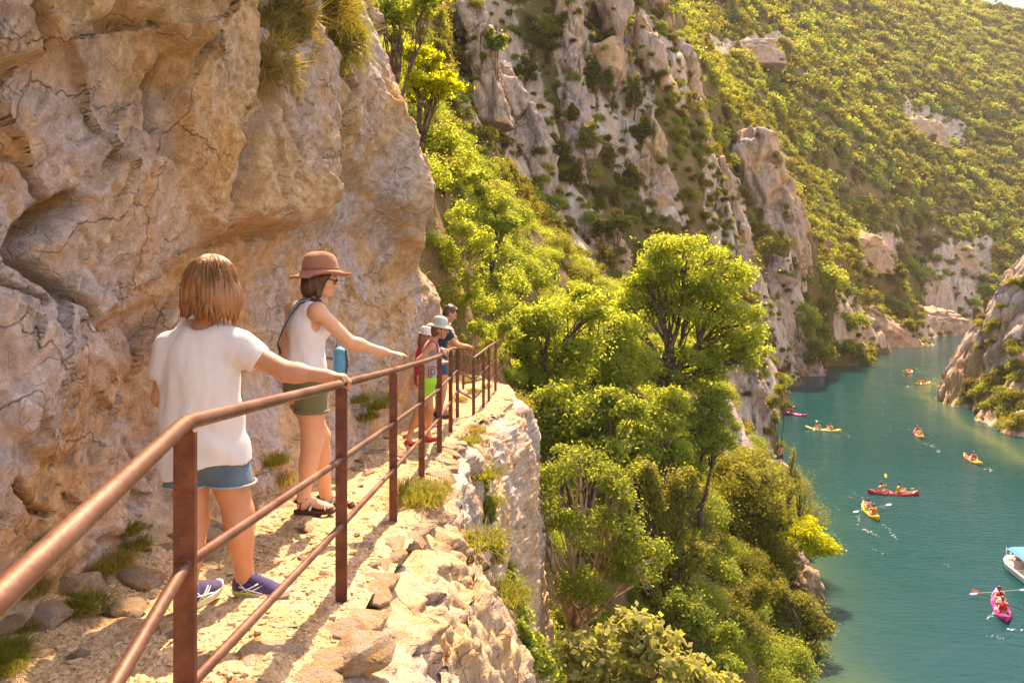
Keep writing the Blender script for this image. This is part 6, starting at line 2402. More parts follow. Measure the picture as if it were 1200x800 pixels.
# ------------------------------------------------------------------ woman in the hat
def woman_hat():
    ox, oy = -1.36, 4.95
    oz = path_z(ox, oy)
    root = empty('person', (ox, oy, oz))
    tag(root, 'woman in a brown sun hat, white tank top and olive shorts touching the railing', 'person')
    Rt = rotz(-.85)
    def tw(x, y, z):
        return Rt @ np.array([x, y, 0.0]) + np.array([-.02, 0, z])
    z2 = path_z(ox + .02, oy + .36) - oz
    B = Body()
    B.ell(tw(0, 0, .82), (.160, .115, .125), Rt).ell(tw(0, 0, 1.0), (.125, .092, .14), Rt, .05).ell(tw(0, .01, 1.18), (.142, .104, .15), Rt, .05)
    B.ell(tw(.065, .075, 1.185), (.058, .055, .06), Rt, .03).ell(tw(-.065, .075, 1.185), (.058, .055, .06), Rt, .03)
    B.cap(tw(-.155, 0, 1.295), tw(.155, 0, 1.295), .048, .048, .05)
    B.cap(tw(0, .0, 1.31), (.055, .0, 1.45), .052, .046, .04)
    Rh = rotz(-1.38) @ rotx(-.30)
    hc_ = np.array([.085, .0, 1.50])
    w = head(B, hc_, Rh, .96)
    arm(B, tw(.17, .0, 1.295), (.285, -.10, 1.10), (.480, -.05, 1.035), .95, (.050, .042, .044, .029))
    hand(B, (.480, -.05, 1.035), (1, .10, -.12), (.15, 0, 1), .95, 1, (.05, .08, .10, .15), (.1, .12, .1), .25)
    arm(B, tw(-.17, .0, 1.29), (-.185, .12, 1.06), (-.175, .10, .85), .92)
    hand(B, (-.175, .10, .85), (.05, -.05, -1), (-1, 0, .1), .95, -1, (.7, .75, .8, .85), (.5, .9, .6))
    leg(B, tw(.08, 0, .76), (.028, -.02, .45), (-.035, .0, .10), 1.10)
    leg(B, tw(-.08, 0, .76), (.020, .20, .45), (.015, .36, z2 + .10), 1.10)
    bare_foot(B, (-.075, .0, .004), .05)
    bare_foot(B, (-.025, .36, z2 + .004), .10)
    B.cap((-.035, 0, .11), (-.035, 0, .06), .033, .03).cap((.015, .36, z2 + .11), (.015, .36, z2 + .06), .033, .03)
    B.build('body', M['skin_fair'], root, .0075)
    sandal(root, (-.080, .0, .002), .05)
    sandal(root, (-.030, .36, z2 + .002), .10)
    T = Body()
    T.ell(tw(0, .008, 1.17), (.156, .118, .175), Rt, .05).ell(tw(0, 0, 1.0), (.145, .108, .17), Rt, .05).ell(tw(0, 0, .90), (.158, .120, .14), Rt, .05)
    T.ell(tw(.065, .085, 1.185), (.062, .058, .065), Rt, .03).ell(tw(-.065, .085, 1.185), (.062, .058, .065), Rt, .03)
    T.cap(tw(-.085, -.01, 1.31), tw(.085, -.01, 1.31), .050, .050, .04)
    for q in (-1, 1):
        a = tw(q * .20, .0, 1.235)
        T.minus('ell', a, (.070, .098, .115), Rt, .02)
    T.minus('cap', tw(0, .06, 1.40), tw(0, -.02, 1.40), .078, .078)
    tk = T.build('tank_top', M['white_tank'], root, .0075, lambda X, Y, Z: .885 + .02 * np.sin(X * 20) - Z, folds(.010, (9, 9, 4), 13, .6))
    H = Body()
    H.ell(tw(0, 0, .83), (.172, .130, .125), Rt, .04)
    H.cap(tw(.082, 0, .78), tw(.088, .0, .58), .102, .098, .03).cap(tw(-.080, 0, .78), (.0, .12, .58), .102, .098, .03)
    H.build('shorts', M['olive'], root, .008, lambda X, Y, Z: np.maximum(.655 - Z, Z - .93), folds(.004, (10, 10, 6), 18))
    mb = MB()
    ring = lambda cc, r_, z: [(cc[0] + r_ * math.cos(a), cc[1] + r_ * math.sin(a), z) for a in np.linspace(0, 6.283, 25)]
    mb.tube(ring(tw(.086, 0, .64), .104, 0.667), .010, 6).tube(ring(np.array([-.02, .09]), .104, 0.667), .010, 6)
    mb.build('cuff', M['olive'], root, True)
    # hair under the hat
    W = Body()
    W.ell(w(0, -.025, .02), (.088, .095, .10), Rh, .03).ell(w(0, -.055, -.07), (.088, .062, .085), Rh, .05)
    W.cap(w(.072, .0, -.01), w(.074, .015, -.115), .024, .020, .03).cap(w(-.072, .0, -.01), w(-.074, .015, -.115), .024, .020, .03)
    W.build('hair', M['hair_dark'], root, .006, None, lambda p: .004 * vnoise(p * np.array([70, 70, 9], np.float32), 2))
    # hat: crown, band, brim (the brim dips and rolls at its rim)
    Rhat = rotz(-1.38) @ rotx(.02)
    hw_ = lambda x, y, z: hc_ + Rhat @ np.array([x, y - .010, z + .048])
    V, Fs = [], []
    n = 40
    rings = [(.0, .118), (.040, .117), (.068, .110), (.084, .094), (.091, .070), (.0935, .030), (.096, 0.0)]
    for r_, z in rings[1:]:
        pass
    prof = [(.004, .120), (.045, .118), (.074, .108), (.092, .086), (.101, .052), (.106, .015), (.108, -.004)]
    for r_, z in prof:
        for a in np.linspace(0, 2 * math.pi, n, endpoint=False):
            V.append(hw_(r_ * .94 * math.cos(a), r_ * 1.08 * math.sin(a), z + .004 * math.sin(3 * a)))
    for k in range(len(prof) - 1):
        for j in range(n):
            Fs.append((k * n + j, (k + 1) * n + j, (k + 1) * n + (j + 1) % n, k * n + (j + 1) % n))
    Fs.append(tuple(range(n)))
    hat = MB().add(V, Fs).build('hat', M['hat_clay'], root, True)
    V, Fs = [], []
    bp = [(.106, .000), (.128, -.012), (.152, -.026), (.170, -.032), (.180, -.024), (.181, -.016), (.170, -.024), (.152, -.018), (.128, -.005), (.104, .007)]
    for r_, z in bp:
        for a in np.linspace(0, 2 * math.pi, n, endpoint=False):
            wv_ = .006 * math.sin(2 * a + .6) + .004 * math.sin(5 * a)
            V.append(hw_(r_ * .95 * math.cos(a), r_ * 1.06 * math.sin(a), z + wv_ * (r_ - .09) / .08 - .012 * (r_ - .09) / .08 * (math.sin(a) < -.3)))
    for k in range(len(bp) - 1):
        for j in range(n):
            Fs.append((k * n + j, (k + 1) * n + j, (k + 1) * n + (j + 1) % n, k * n + (j + 1) % n))
    MB().add(V, Fs).build('brim', M['hat_clay'], hat, True)
    mb = MB()
    mb.tube([hw_(.107 * .94 * math.cos(a), .107 * 1.08 * math.sin(a), .014) for a in np.linspace(0, 6.283, 41)], .0045, 6)
    mb.build('hat_band', M['hat_band'], hat, True)
    # sunglasses
    gl = MB()
    for q in (-1, 1):
        ring_ = [w(q * .032 + .024 * math.cos(a), .096 - .006 * abs(q * .032 + .024 * math.cos(a)) * 10 * .6, .004 + .019 * math.sin(a)) for a in np.linspace(0, 6.283, 15)[:-1]]
        k0 = [p + Rh @ np.array([0, .004, 0]) for p in ring_]
        m_ = len(ring_)
        gl.add(ring_ + k0, [tuple(range(m_)), tuple(range(2 * m_ - 1, m_ - 1, -1))] + [(j, (j + 1) % m_, m_ + (j + 1) % m_, m_ + j) for j in range(m_)])
    g = gl.build('sunglasses', M['lens'], root)
    fr = MB()
    fr.tube([w(-.012, .1, .012), w(0, .103, .014), w(.012, .1, .012)], .003, 5)
    for q in (-1, 1):
        fr.tube([w(q * .056, .085, .010), w(q * .074, .05, .010), w(q * .076, -.02, .006)], .003, 5)
    fr.build('glasses_frame', M['black_plastic'], g, True)
    # shoulder strap across the back, with the blue pouch at the right hip
    sp = [tw(.075, -.010, 1.366), tw(.05, -.065, 1.345), tw(.02, -.110, 1.27), tw(-.04, -.128, 1.17), tw(-.115, -.126, 1.08), tw(-.170, -.085, 1.02), tw(-.190, 0, .98), tw(-.13, .09, .97),
          tw(-.05, .145, .98), tw(.05, .150, .985), tw(.12, .13, 1.00)]
    sp2 = [tw(.075, -.010, 1.366), tw(.085, .05, 1.355), tw(.09, .12, 1.28), tw(.10, .158, 1.19), tw(.12, .15, 1.08), tw(.13, .13, 1.02)]
    def band(pts, wd, mt, nm, par, lift):
        V2, F2 = [], []
        pts = np.array(pts)
        tg = np.gradient(pts, axis=0)
        for i, p in enumerate(pts):
            c0 = np.array([-.02, 0, p[2] - .02])
            o_ = unit((p - c0) * np.array([1, 1, .0]) + np.array([0, 0, .03 if p[2] > 1.33 else 0]))
            sd = unit(np.cross(tg[i], o_))
            V2 += [p - sd * wd + o_ * lift, p + sd * wd + o_ * lift, p + sd * wd + o_ * (lift + .004), p - sd * wd + o_ * (lift + .004)]
        for i in range(len(pts) - 1):
            for j in range(4):
                F2.append((i * 4 + j, i * 4 + (j + 1) % 4, i * 4 + 4 + (j + 1) % 4, i * 4 + 4 + j))
        return MB().add(V2, F2).build(nm, M[mt], par, True)
    bag = empty('shoulder_bag', (ox, oy, oz))
    bag.scale = (1.05, 1.05, 1.05)
    root.scale = (1.05, 1.05, 1.05)
    tag(bag, 'small blue pouch on a dark shoulder strap carried by the woman in the hat', 'bag')
    band(sp, .013, 'strap', 'strap', bag, .006)
    band(sp2, .013, 'strap', 'strap', bag, .006)
    band(sp, .004, 'strap_line', 'strap_stripe', bag, .0105)
    pc = tw(.155, .155, .965)
    Pb = Body().cap(pc + np.array([0, 0, .06]), pc + np.array([0, 0, -.055]), .040, .040, .01).cap(pc + np.array([.0, .03, .05]), pc + np.array([.0, .03, -.05]), .036, .036, .02)
    Pb.build('pouch', M['pouch'], bag, .007)
    mb = MB()
    mb.tube([pc + np.array([.041, .0, .08]), pc + np.array([.05, .0, .0]), pc + np.array([.041, 0, -.08])], .006, 6)
    mb.build('pouch_trim', M['strap'], bag, True)
    return root


# ------------------------------------------------------------------ the three at the corner
def brimmed_hat(root, w, R, mat, s=1.0, front=.06, back=.03, side=.03, drop=.02):
    n = 28
    prof = [(.004, .112), (.045, .110), (.070, .098), (.082, .070), (.087, .035), (.090, .004)]
    V, Fs = [], []
    for r_, z in prof:
        for a in np.linspace(0, 2 * math.pi, n, endpoint=False):
            V.append(w(r_ * .92 * math.cos(a), r_ * 1.10 * math.sin(a) - .012, .045 + z))
    for k in range(len(prof) - 1):
        for j in range(n):
            Fs.append((k * n + j, (k + 1) * n + j, (k + 1) * n + (j + 1) % n, k * n + (j + 1) % n))
    Fs.append(tuple(range(n)))
    h = MB().add(V, Fs).build('hat', M[mat], root, True)
    V, Fs = [], []
    for t, dz in ((0, .0), (.5, -.3), (1, -1.0), (1, -.8), (.5, -.1), (0, .3)):
        for a in np.linspace(0, 2 * math.pi, n, endpoint=False):
            e = side + (front - side) * max(0, math.sin(a)) ** 1.5 + (back - side) * max(0, -math.sin(a)) ** 1.5
            r_ = .090 + e * t
            V.append(w(r_ * .92 * math.cos(a), r_ * 1.10 * math.sin(a) - .012, .049 + dz * drop))
    for k in range(5):
        for j in range(n):
            Fs.append((k * n + j, (k + 1) * n + j, (k + 1) * n + (j + 1) % n, k * n + (j + 1) % n))
    MB().add(V, Fs).build('brim', M[mat], h, True)
    return h


def crocs(root, p, yaw, mat, s=0.85):
    R = rotz(yaw)
    w = lambda x, y, z: np.asarray(p, float) + R @ (np.array([x, y, z]) * s)
    B = Body().cap(w(.03, 0, .035), w(.18, 0, .03), .038 * s, .040 * s, .02).ell(w(.05, 0, .06), np.array([.045, .036, .03]) * s, R, .02)
    z0 = float(np.asarray(p)[2])
    B.build('shoe', M[mat], root, .007, lambda X, Y, Z: z0 - Z)


def child_grey():
    ox, oy = -.93, 8.25
    oz = path_z(ox - .1, oy)
    root = empty('person', (ox, oy, oz))
    tag(root, 'child in pale brimmed hat, grey tank top and lime shorts leaning on the railing', 'person')
    R = rotz(-1.45)
    tw = lambda x, y, z: R @ np.array([x, y, 0.0]) + np.array([0, 0, z])
    B = Body()
    B.ell(tw(0, -.02, .72), (.115, .095, .10), R).ell(tw(0, .0, .88), (.100, .080, .12), R, .05).ell(tw(0, .03, 1.03), (.115, .085, .12), R, .05)
    B.cap(tw(-.115, .04, 1.12), tw(.115, .04, 1.12), .040, .040, .04).cap(tw(0, .04, 1.12), (.09, 0, 1.24), .042, .038, .04)
    Rh = rotz(-1.5) @ rotx(-.18)
    w = head(B, (.125, 0, 1.295), Rh, .90)
    arm(B, tw(.135, .03, 1.10), (-.09, -.20, .96), (.125, -.165, 1.02), .75)
    hand(B, (.125, -.165, 1.03), (1, 0, .2), (0, 0, 1), .78, 1, (.7, .8, .8, .8), (.3, .8, .5))
    arm(B, tw(-.135, .03, 1.10), (.10, .17, .97), (.13, .10, 1.06), .75)
    hand(B, (.13, .10, 1.055), (1, -.2, .0), (0, 0, 1), .78, -1, (.7, .8, .8, .8), (.3, .8, .5))
    leg(B, tw(.06, -.02, .64), (-.105, -.08, .38), (-.215, -.06, .10), .78)
    leg(B, tw(-.06, -.02, .64), (.0, .08, .38), (-.03, .18, .09), .78)
    B.cap((-.215, -.06, .10), (-.19, -.06, .05), .028, .026).cap((-.03, .18, .09), (-.0, .18, .05), .028, .026)
    B.build('body', M['skin'], root, .009)
    eyes(root, w, Rh, .9)
    crocs(root, (-.26, -.06, 0.0), .15, 'red_rubber')
    crocs(root, (-.07, .18, path_z(ox, oy + .18) - oz), .1, 'red_rubber')
    T = Body().ell(tw(0, .03, 1.02), (.128, .100, .15), R, .05).ell(tw(0, .0, .86), (.122, .100, .17), R, .05).cap(tw(-.085, .04, 1.125), tw(.085, .04, 1.125), .045, .045, .04)
    for q in (-1, 1):
        T.minus('ell', tw(q * .155, .04, 1.08), (.045, .06, .085), R, .02)
    T.minus('cap', tw(0, .08, 1.20), tw(0, .02, 1.21), .055, .055)
    tp = T.build('tank_top', M['grey_cloth'], root, .009, lambda X, Y, Z: .74 - Z, folds(.005, (10, 10, 5), 23))
    mb = MB()
    for q in (-1, 1):
        mb.tube([tw(q * (.128 - .01 * abs(math.sin(a))), .04 + .062 * math.cos(a), 1.08 + .085 * math.sin(a)) for a in np.linspace(0, 6.283, 19)], .010, 6)
    mb.build('trim', M['magenta_cloth'], tp, True)
    # printed emblem: a small letter D in a magenta frame, low on the side that faces the viewer
    mb = MB()
    pc = tw(.118, .045, .83)
    rx = unit(R @ np.array([0, 1.0, 0]))
    up = np.array([0, 0, 1.0])
    out = unit(R @ np.array([1.0, -.05, 0]))
    q3 = lambda a, b: pc + rx * a + up * b + out * .006
    mb.tube([q3(-.045, -.055), q3(-.045, .055), q3(.03, .055), q3(.045, .03)], .006, 5).tube([q3(-.045, -.055), q3(.0, -.055)], .006, 5)
    mb.build('emblem_frame', M['magenta_cloth'], tp)
    mb = MB()
    mb.tube([q3(-.020, -.032), q3(-.020, .032), q3(.008, .030), q3(.024, .012), q3(.024, -.012), q3(.008, -.030), q3(-.020, -.032)], .005, 5)
    mb.build('emblem_letter', M['strap'], tp)
    H = Body().ell(tw(0, -.02, .72), (.130, .112, .11), R, .04).cap(tw(.062, -.02, .68), (-.04, -.075, .50), .085, .078, .03).cap(tw(-.06, -.02, .68), (.0, .07, .50), .085, .078, .03)
    H.build('shorts', M['lime_cloth'], root, .009, lambda X, Y, Z: .535 - Z, folds(.004, (10, 10, 6), 28))
    Body().ell(w(0, -.02, .02), (.075, .085, .09), Rh, .03).ell(w(0, -.05, -.05), (.06, .045, .06), Rh, .03).build('hair', M['hair_brown'], root, .008)
    h = brimmed_hat(root, w, Rh, 'hat_pale', .9, .075, .055, .045, .030)
    mb = MB()
    mb.tube([w(.068, .02, .05), w(.060, .03, -.06), w(.03, .05, -.12)], .004, 5)
    mb.build('chin_strap', M['strap'], h, True)


def child_red():
    ox, oy = -1.16, 9.6
    oz = path_z(ox, oy)
    root = empty('person', (ox, oy, oz))
    tag(root, 'small child in a red top and white cap half hidden behind the child in grey', 'person')
    R = rotz(-1.2)
    tw = lambda x, y, z: R @ np.array([x, y, 0.0]) + np.array([0, 0, z])
    B = Body()
    B.ell(tw(0, 0, .68), (.11, .09, .10), R).ell(tw(0, .0, .84), (.095, .075, .12), R, .05).ell(tw(0, .01, .98), (.108, .08, .11), R, .05)
    B.cap(tw(-.11, .0, 1.06), tw(.11, .0, 1.06), .037, .037, .04).cap(tw(0, .0, 1.06), tw(0, .03, 1.17), .04, .036, .04)
    Rh = rotz(-1.2) @ rotx(-.2)
    w = head(B, tw(0, .05, 1.215), Rh, .86)
    arm(B, tw(.13, .0, 1.04), tw(.16, .08, .86), tw(.12, .24, .88), .7)
    hand(B, tw(.12, .24, .88), (1, .3, .2), (0, 0, 1), .72, 1)
    arm(B, tw(-.13, .0, 1.04), tw(-.16, .08, .86), tw(-.12, .24, .88), .7)
    hand(B, tw(-.12, .24, .88), (1, .3, .2), (0, 0, 1), .72, -1)
    leg(B, tw(.06, 0, .60), tw(.065, .03, .34), tw(.065, .0, .09), .74)
    leg(B, tw(-.06, 0, .60), tw(-.065, .08, .34), tw(-.065, .10, .09), .74)
    B.cap(tw(.065, 0, .09), tw(.065, .03, .05), .026, .024).cap(tw(-.065, .10, .09), tw(-.065, .13, .05), .026, .024)
    B.build('body', M['skin_fair'], root, .010)
    eyes(root, w, Rh, .86)
    crocs(root, tw(.065, -.05, 0), .37, 'pink_rubber', .8)
    crocs(root, tw(-.065, .05, 0), .37, 'pink_rubber', .8)
    T = Body().ell(tw(0, .01, .97), (.125, .10, .14), R, .05).ell(tw(0, .0, .80), (.13, .105, .16), R, .05).ell(tw(0, 0, .66), (.135, .115, .14), R, .05).cap(tw(-.09, .0, 1.07), tw(.09, .0, 1.07), .044, .044, .04)
    T.minus('cap', tw(0, .03, 1.14), tw(0, .0, 1.15), .05, .05)
    T.build('top', M['magenta_cloth'], root, .010, lambda X, Y, Z: .58 - Z, folds(.005, (10, 10, 5), 33))
    Body().ell(w(0, -.02, .02), (.075, .085, .088), Rh, .03).ell(w(0, -.055, -.08), (.07, .05, .10), Rh, .03).build('hair', M['hair_brown'], root, .009, None, lambda p: .004 * vnoise(p * np.array([60, 60, 9], np.float32), 2))
    brimmed_hat(root, w, Rh, 'cap_white', .86, .06, .015, .012, .02)


def man_corner():
    ox, oy = -1.05, 11.0
    oz = path_z(ox, oy)
    root = empty('person', (ox, oy, oz))
    tag(root, 'dark haired man in a navy shirt looking down over the railing corner', 'person')
    R = rotz(-1.15)
    tw = lambda x, y, z: R @ np.array([x, y, 0.0]) + np.array([0, 0, z])
    B = Body()
    B.ell(tw(0, -.04, .86), (.16, .12, .13), R).ell(tw(0, -.05, 1.05), (.145, .105, .15), R, .05).ell(tw(0, -.03, 1.22), (.175, .12, .16), R, .05)
    B.cap(tw(-.18, -.02, 1.335), tw(.18, -.02, 1.335), .058, .058, .05).cap(tw(0, .0, 1.34), tw(0, .10, 1.47), .060, .055, .04)
    Rh = rotz(-1.25) @ rotx(-.50)
    w = head(B, tw(0, .135, 1.545), Rh, 1.02)
    arm(B, tw(.20, -.01, 1.32), tw(.24, .14, 1.10), (.33, .04, 1.06), 1.0)
    hand(B, (.33, .05, 1.06), (.6, .8, -.1), (0, 0, 1), 1.0, 1, (.7, .8, .8, .8), (.3, .8, .5))
    arm(B, tw(-.20, -.01, 1.32), tw(-.22, .18, 1.10), (.36, .36, 1.03), 1.0)
    hand(B, (.36, .36, 1.03), (.7, .5, -.1), (0, 0, 1), 1.0, -1, (.7, .8, .8, .8), (.3, .8, .5))
    leg(B, tw(.09, -.04, .80), tw(.09, -.01, .46), tw(.09, -.05, .10), 1.05)
    leg(B, tw(-.09, -.04, .80), tw(-.09, .0, .46), tw(-.09, -.03, .10), 1.05)
    B.cap(tw(.09, -.05, .1), tw(.09, -.02, .05), .034, .03).cap(tw(-.09, -.03, .1), tw(-.09, 0, .05), .034, .03)
    B.build('body', M['skin'], root, .010)
    eyes(root, w, Rh, 1.0)
    crocs(root, tw(.09, -.11, 0), .42, 'brown_cloth', 1.05)
    crocs(root, tw(-.09, -.09, 0), .42, 'brown_cloth', 1.05)
    T = Body().ell(tw(0, -.03, 1.22), (.192, .138, .18), R, .05).ell(tw(0, -.05, 1.05), (.165, .128, .18), R, .05).ell(tw(0, -.04, .93), (.175, .135, .13), R, .05)
    T.cap(tw(-.19, -.02, 1.335), tw(.19, -.02, 1.335), .068, .068, .05).cap(tw(.20, -.01, 1.325), tw(.215, .06, 1.22), .066, .064, .03).cap(tw(-.20, -.01, 1.325), tw(-.215, .07, 1.22), .066, .064, .03)
    T.minus('cap', tw(0, .06, 1.46), tw(0, .03, 1.46), .07, .07)
    T.build('shirt', M['navy'], root, .010, lambda X, Y, Z: .90 - Z, folds(.007, (8, 8, 4), 43))
    H = Body().ell(tw(0, -.04, .86), (.175, .135, .13), R, .04).cap(tw(.09, -.04, .80), tw(.09, -.02, .58), .110, .098, .03).cap(tw(-.09, -.04, .80), tw(-.09, -.02, .58), .110, .098, .03)
    H.build('shorts', M['blue_cloth'], root, .010, lambda X, Y, Z: .66 - Z, folds(.005, (9, 9, 6), 48))
    W = Body().ell(w(0, -.022, .040), (.083, .098, .095), Rh, .03).ell(w(0, -.06, -.02), (.070, .045, .06), Rh, .03).ell(w(0, .055, .092), (.055, .035, .03), Rh, .03)
    W.build('hair', M['hair_dark'], root, .007, None, lambda p: .008 * vnoise(p * 55, 2))


woman_shirt()
woman_hat()
child_grey()
child_red()
man_corner()
print('people', round(time.time() - T0, 1))
# ================================================================== BOATS AND PADDLERS
def water_pt(px, py):
    d = -F * (WATER + 0.12) / (py - HY)
    return np.array([(px - CX) / F * d, d, WATER])


def hull_mesh(L=3.9, W=0.80, H=0.34):
    """sit-on-top kayak: pointed ends, raised rim, two moulded seat wells"""
    ns, nc = 41, 22
    V, Fs = [], []
    for i in range(ns):
        t = -1 + 2 * i / (ns - 1)
        x = t * L / 2
        w = W / 2 * max(0.02, (1 - abs(t) ** 2.6)) ** 0.8
        rock = 0.16 * abs(t) ** 3
        well = sum(math.exp(-((x - c) / 0.34) ** 4) for c in (-0.95, 0.35)) + 0.75 * math.exp(-((x - 1.15) / .28) ** 4)
        for j in range(nc):
            a = 2 * math.pi * j / nc
            cx_, sz_ = math.cos(a), math.sin(a)
            yy = w * np.sign(cx_) * abs(cx_) ** 0.8
            if sz_ <= 0:
                zz = -0.16 * abs(sz_) ** 1.2 + rock
            else:
                zz = H * 0.55 * abs(sz_) ** 0.5 + rock * 1.15
                zz -= well * 0.16 * sstep(0.35, 0.8, sz_)
            V.append((x, yy, zz))
    for i in range(ns - 1):
        for j in range(nc):
            Fs.append((i * nc + j, i * nc + (j + 1) % nc, (i + 1) * nc + (j + 1) % nc, (i + 1) * nc + j))
    Fs.append(tuple(range(nc - 1, -1, -1)))
    Fs.append(tuple((ns - 1) * nc + j for j in range(nc)))
    return MB().add(V, Fs).mesh('hull', True)


def two_tone(name, a, b, edge=0.3, soft=0.35):
    t = NT(name)
    v = t.coord()
    sp = t.n('SeparateXYZ')
    t.l(v, sp.inputs[0])
    f = t.math('ADD', sp.outputs[0], t.math('MULTIPLY', t.noise(v, 2.0, 3), 0.4))
    mr = t.n('MapRange')
    mr.inputs[1].default_value = edge - soft
    mr.inputs[2].default_value = edge + soft
    t.l(f, mr.inputs[0])
    return t.base(t.mix(mr.outputs[0], a, b), 0.35, 0.5)


RED, YEL, ORA, MAG, PUR, LIM = (0.45, 0.025, 0.02), (0.72, 0.42, 0.015), (0.70, 0.15, 0.015), (0.52, 0.03, 0.20), (0.33, 0.06, 0.40), (0.52, 0.55, 0.10)
HULL = hull_mesh()


def paddler_mesh(v):
    B = Body()
    ln = (0.10, 0.02, 0.16)[v]
    B.ell((-.05, 0, .12), (.15, .18, .12)).ell((-.05 + ln * .4, 0, .36), (.11, .155, .19), None, .05).cap((ln, -.17, .52), (ln, .17, .52), .055, .055, .05)
    B.cap((ln, 0, .55), (ln + .02, 0, .66), .052, .048, .04)
    head(B, (ln + .04, 0, .76), rotz(-math.pi / 2), 1.0, False)
    up = (.16, -.05, .05)[v]
    for q in (-1, 1):
        B.cap((ln, q * .20, .50), (ln + .20, q * .27, .34 + up * (q > 0)), .048, .040, .03)
        B.cap((ln + .20, q * .27, .34 + up * (q > 0)), (ln + .42, q * .20, .40 + up * (q > 0) - up * (q < 0)), .038, .030, .03)
        B.ell((ln + .45, q * .19, .41 + up * (q > 0) - up * (q < 0)), (.05, .035, .04))
        B.cap((0, q * .10, .10), (.42, q * .16, .24), .082, .060, .03)
        B.cap((.42, q * .16, .24), (.80, q * .12, .06), .056, .040, .03)
        B.ell((.84, q * .12, .08), (.05, .04, .08))
    Vv, Q = B.mesh(.022)
    body = mesh_np('body', Vv, Q)
    S = Body().ell((-.05 + ln * .4, 0, .34), (.135, .185, .22), None, .05).cap((ln, -.15, .50), (ln, .15, .50), .062, .062, .05)
    S.minus('cap', (ln, 0, .62), (ln + .02, 0, .66), .075, .075)
    Vv, Q = S.mesh(.022)
    vest = mesh_np('vest', Vv, Q)
    Hh = Body().ell((ln + .025, 0, .80), (.10, .088, .09), None, .03).ell((ln - .03, 0, .73), (.06, .075, .09), None, .03)
    Vv, Q = Hh.mesh(.018)
    hair = mesh_np('hair', Vv, Q)
    return body, vest, hair, up


PADDLERS = [paddler_mesh(i) for i in range(3)]
for b_, v_, h_, u_ in PADDLERS:
    b_.materials.append(M['skin'])
    v_.materials.append(M['skin'])
    h_.materials.append(M['hair_dark'])
for nm, c in [('vest_red', (.5, .03, .02)), ('vest_yellow', (.66, .45, .02)), ('vest_orange', (.6, .16, .02)), ('vest_blue', (.05, .13, .35)), ('vest_white', (.7, .66, .6)), ('vest_teal', (.05, .3, .3))]:
    M[nm] = plain(nm, c, 0.8, 0.1)


def paddle_obj(loc, ang, roll, label, col):
    root = empty('paddle', loc, ang)
    tag(root, label, 'paddle')
    mb = MB()
    R = rotx(0) @ np.eye(3)
    dr = np.array([math.sin(roll) * .25, math.cos(roll), math.sin(roll)])
    dr = unit(dr)
    mb.tube([dr * -1.02, dr * 1.02], .016, 8)
    mb.build('shaft', M['black_plastic'], root)
    for q in (-1, 1):
        c = dr * q * 1.16
        n = unit(np.cross(dr, [1, 0, .2]))
        sd = unit(np.cross(dr, n))
        V = []
        for u, wv in [(-.20, .02), (-.12, .075), (.02, .095), (.14, .085), (.20, .03)]:
            V += [c + dr * q * u - sd * wv + n * .006, c + dr * q * u + sd * wv + n * .006, c + dr * q * u + sd * wv - n * .006, c + dr * q * u - sd * wv - n * .006]
        Fs = [(0, 1, 2, 3), (19, 18, 17, 16)]
        for i in range(4):
            for j in range(4):
                Fs.append((i * 4 + j, i * 4 + (j + 1) % 4, i * 4 + 4 + (j + 1) % 4, i * 4 + 4 + j))
        MB().add(V, Fs).build('blade', M[col], root)
    return root


def kayak(a, b, ca, cb, label, people, edge=0.3):
    """a = stern pixel, b = bow pixel at the waterline"""
    A, Bp = water_pt(*a), water_pt(*b)
    c = (A + Bp) / 2
    ang = math.atan2(Bp[1] - A[1], Bp[0] - A[0])
    root = empty('kayak', (c[0], c[1], WATER + 0.02), ang)
    tag(root, label, 'kayak')
    me = HULL.copy()
    link('hull', me, root, two_tone('kayak_plastic', ca, cb, edge))
    for xs in (-0.95, 0.35):
        mb = MB()
        mb.tube([(xs - .30, -.22, .10), (xs - .36, -.12, .34), (xs - .37, .12, .34), (xs - .30, .22, .10)], [.03, .035, .035, .03], 8)
        mb.box((xs - .02, 0, .055), (.40, .42, .03))
        mb.build('seat', M['black_plastic'], root, False)
    mb = MB()
    mb.tube([(1.72, -.05, .27), (1.80, 0, .33), (1.72, .05, .27)], .014, 6).tube([(-1.72, -.05, .27), (-1.80, 0, .33), (-1.72, .05, .27)], .014, 6)
    mb.build('carry_handle', M['black_plastic'], root, True)
    R = rotz(ang)
    for (xs, var, vest, hairm, lab, pad) in people:
        p = c + R @ np.array([xs, 0, 0])
        po = empty('person', (p[0], p[1], WATER + 0.09), ang)
        tag(po, lab, 'person')
        bm_, vm_, hm_, up = PADDLERS[var]
        for nm, me_, mt in (('body', bm_, 'skin'), ('vest', vm_, vest), ('hair', hm_, hairm)):
            ob = link(nm, me_, po)
            ob.material_slots[0].link = 'OBJECT'
            ob.material_slots[0].material = M[mt]
        if pad:
            ln = (0.10, 0.02, 0.16)[var]
            q = c + R @ np.array([xs + ln + .45, 0, 0])
            paddle_obj((q[0], q[1], WATER + 0.09 + .41), ang, math.atan2(up, .19), pad[0], pad[1])
    return root


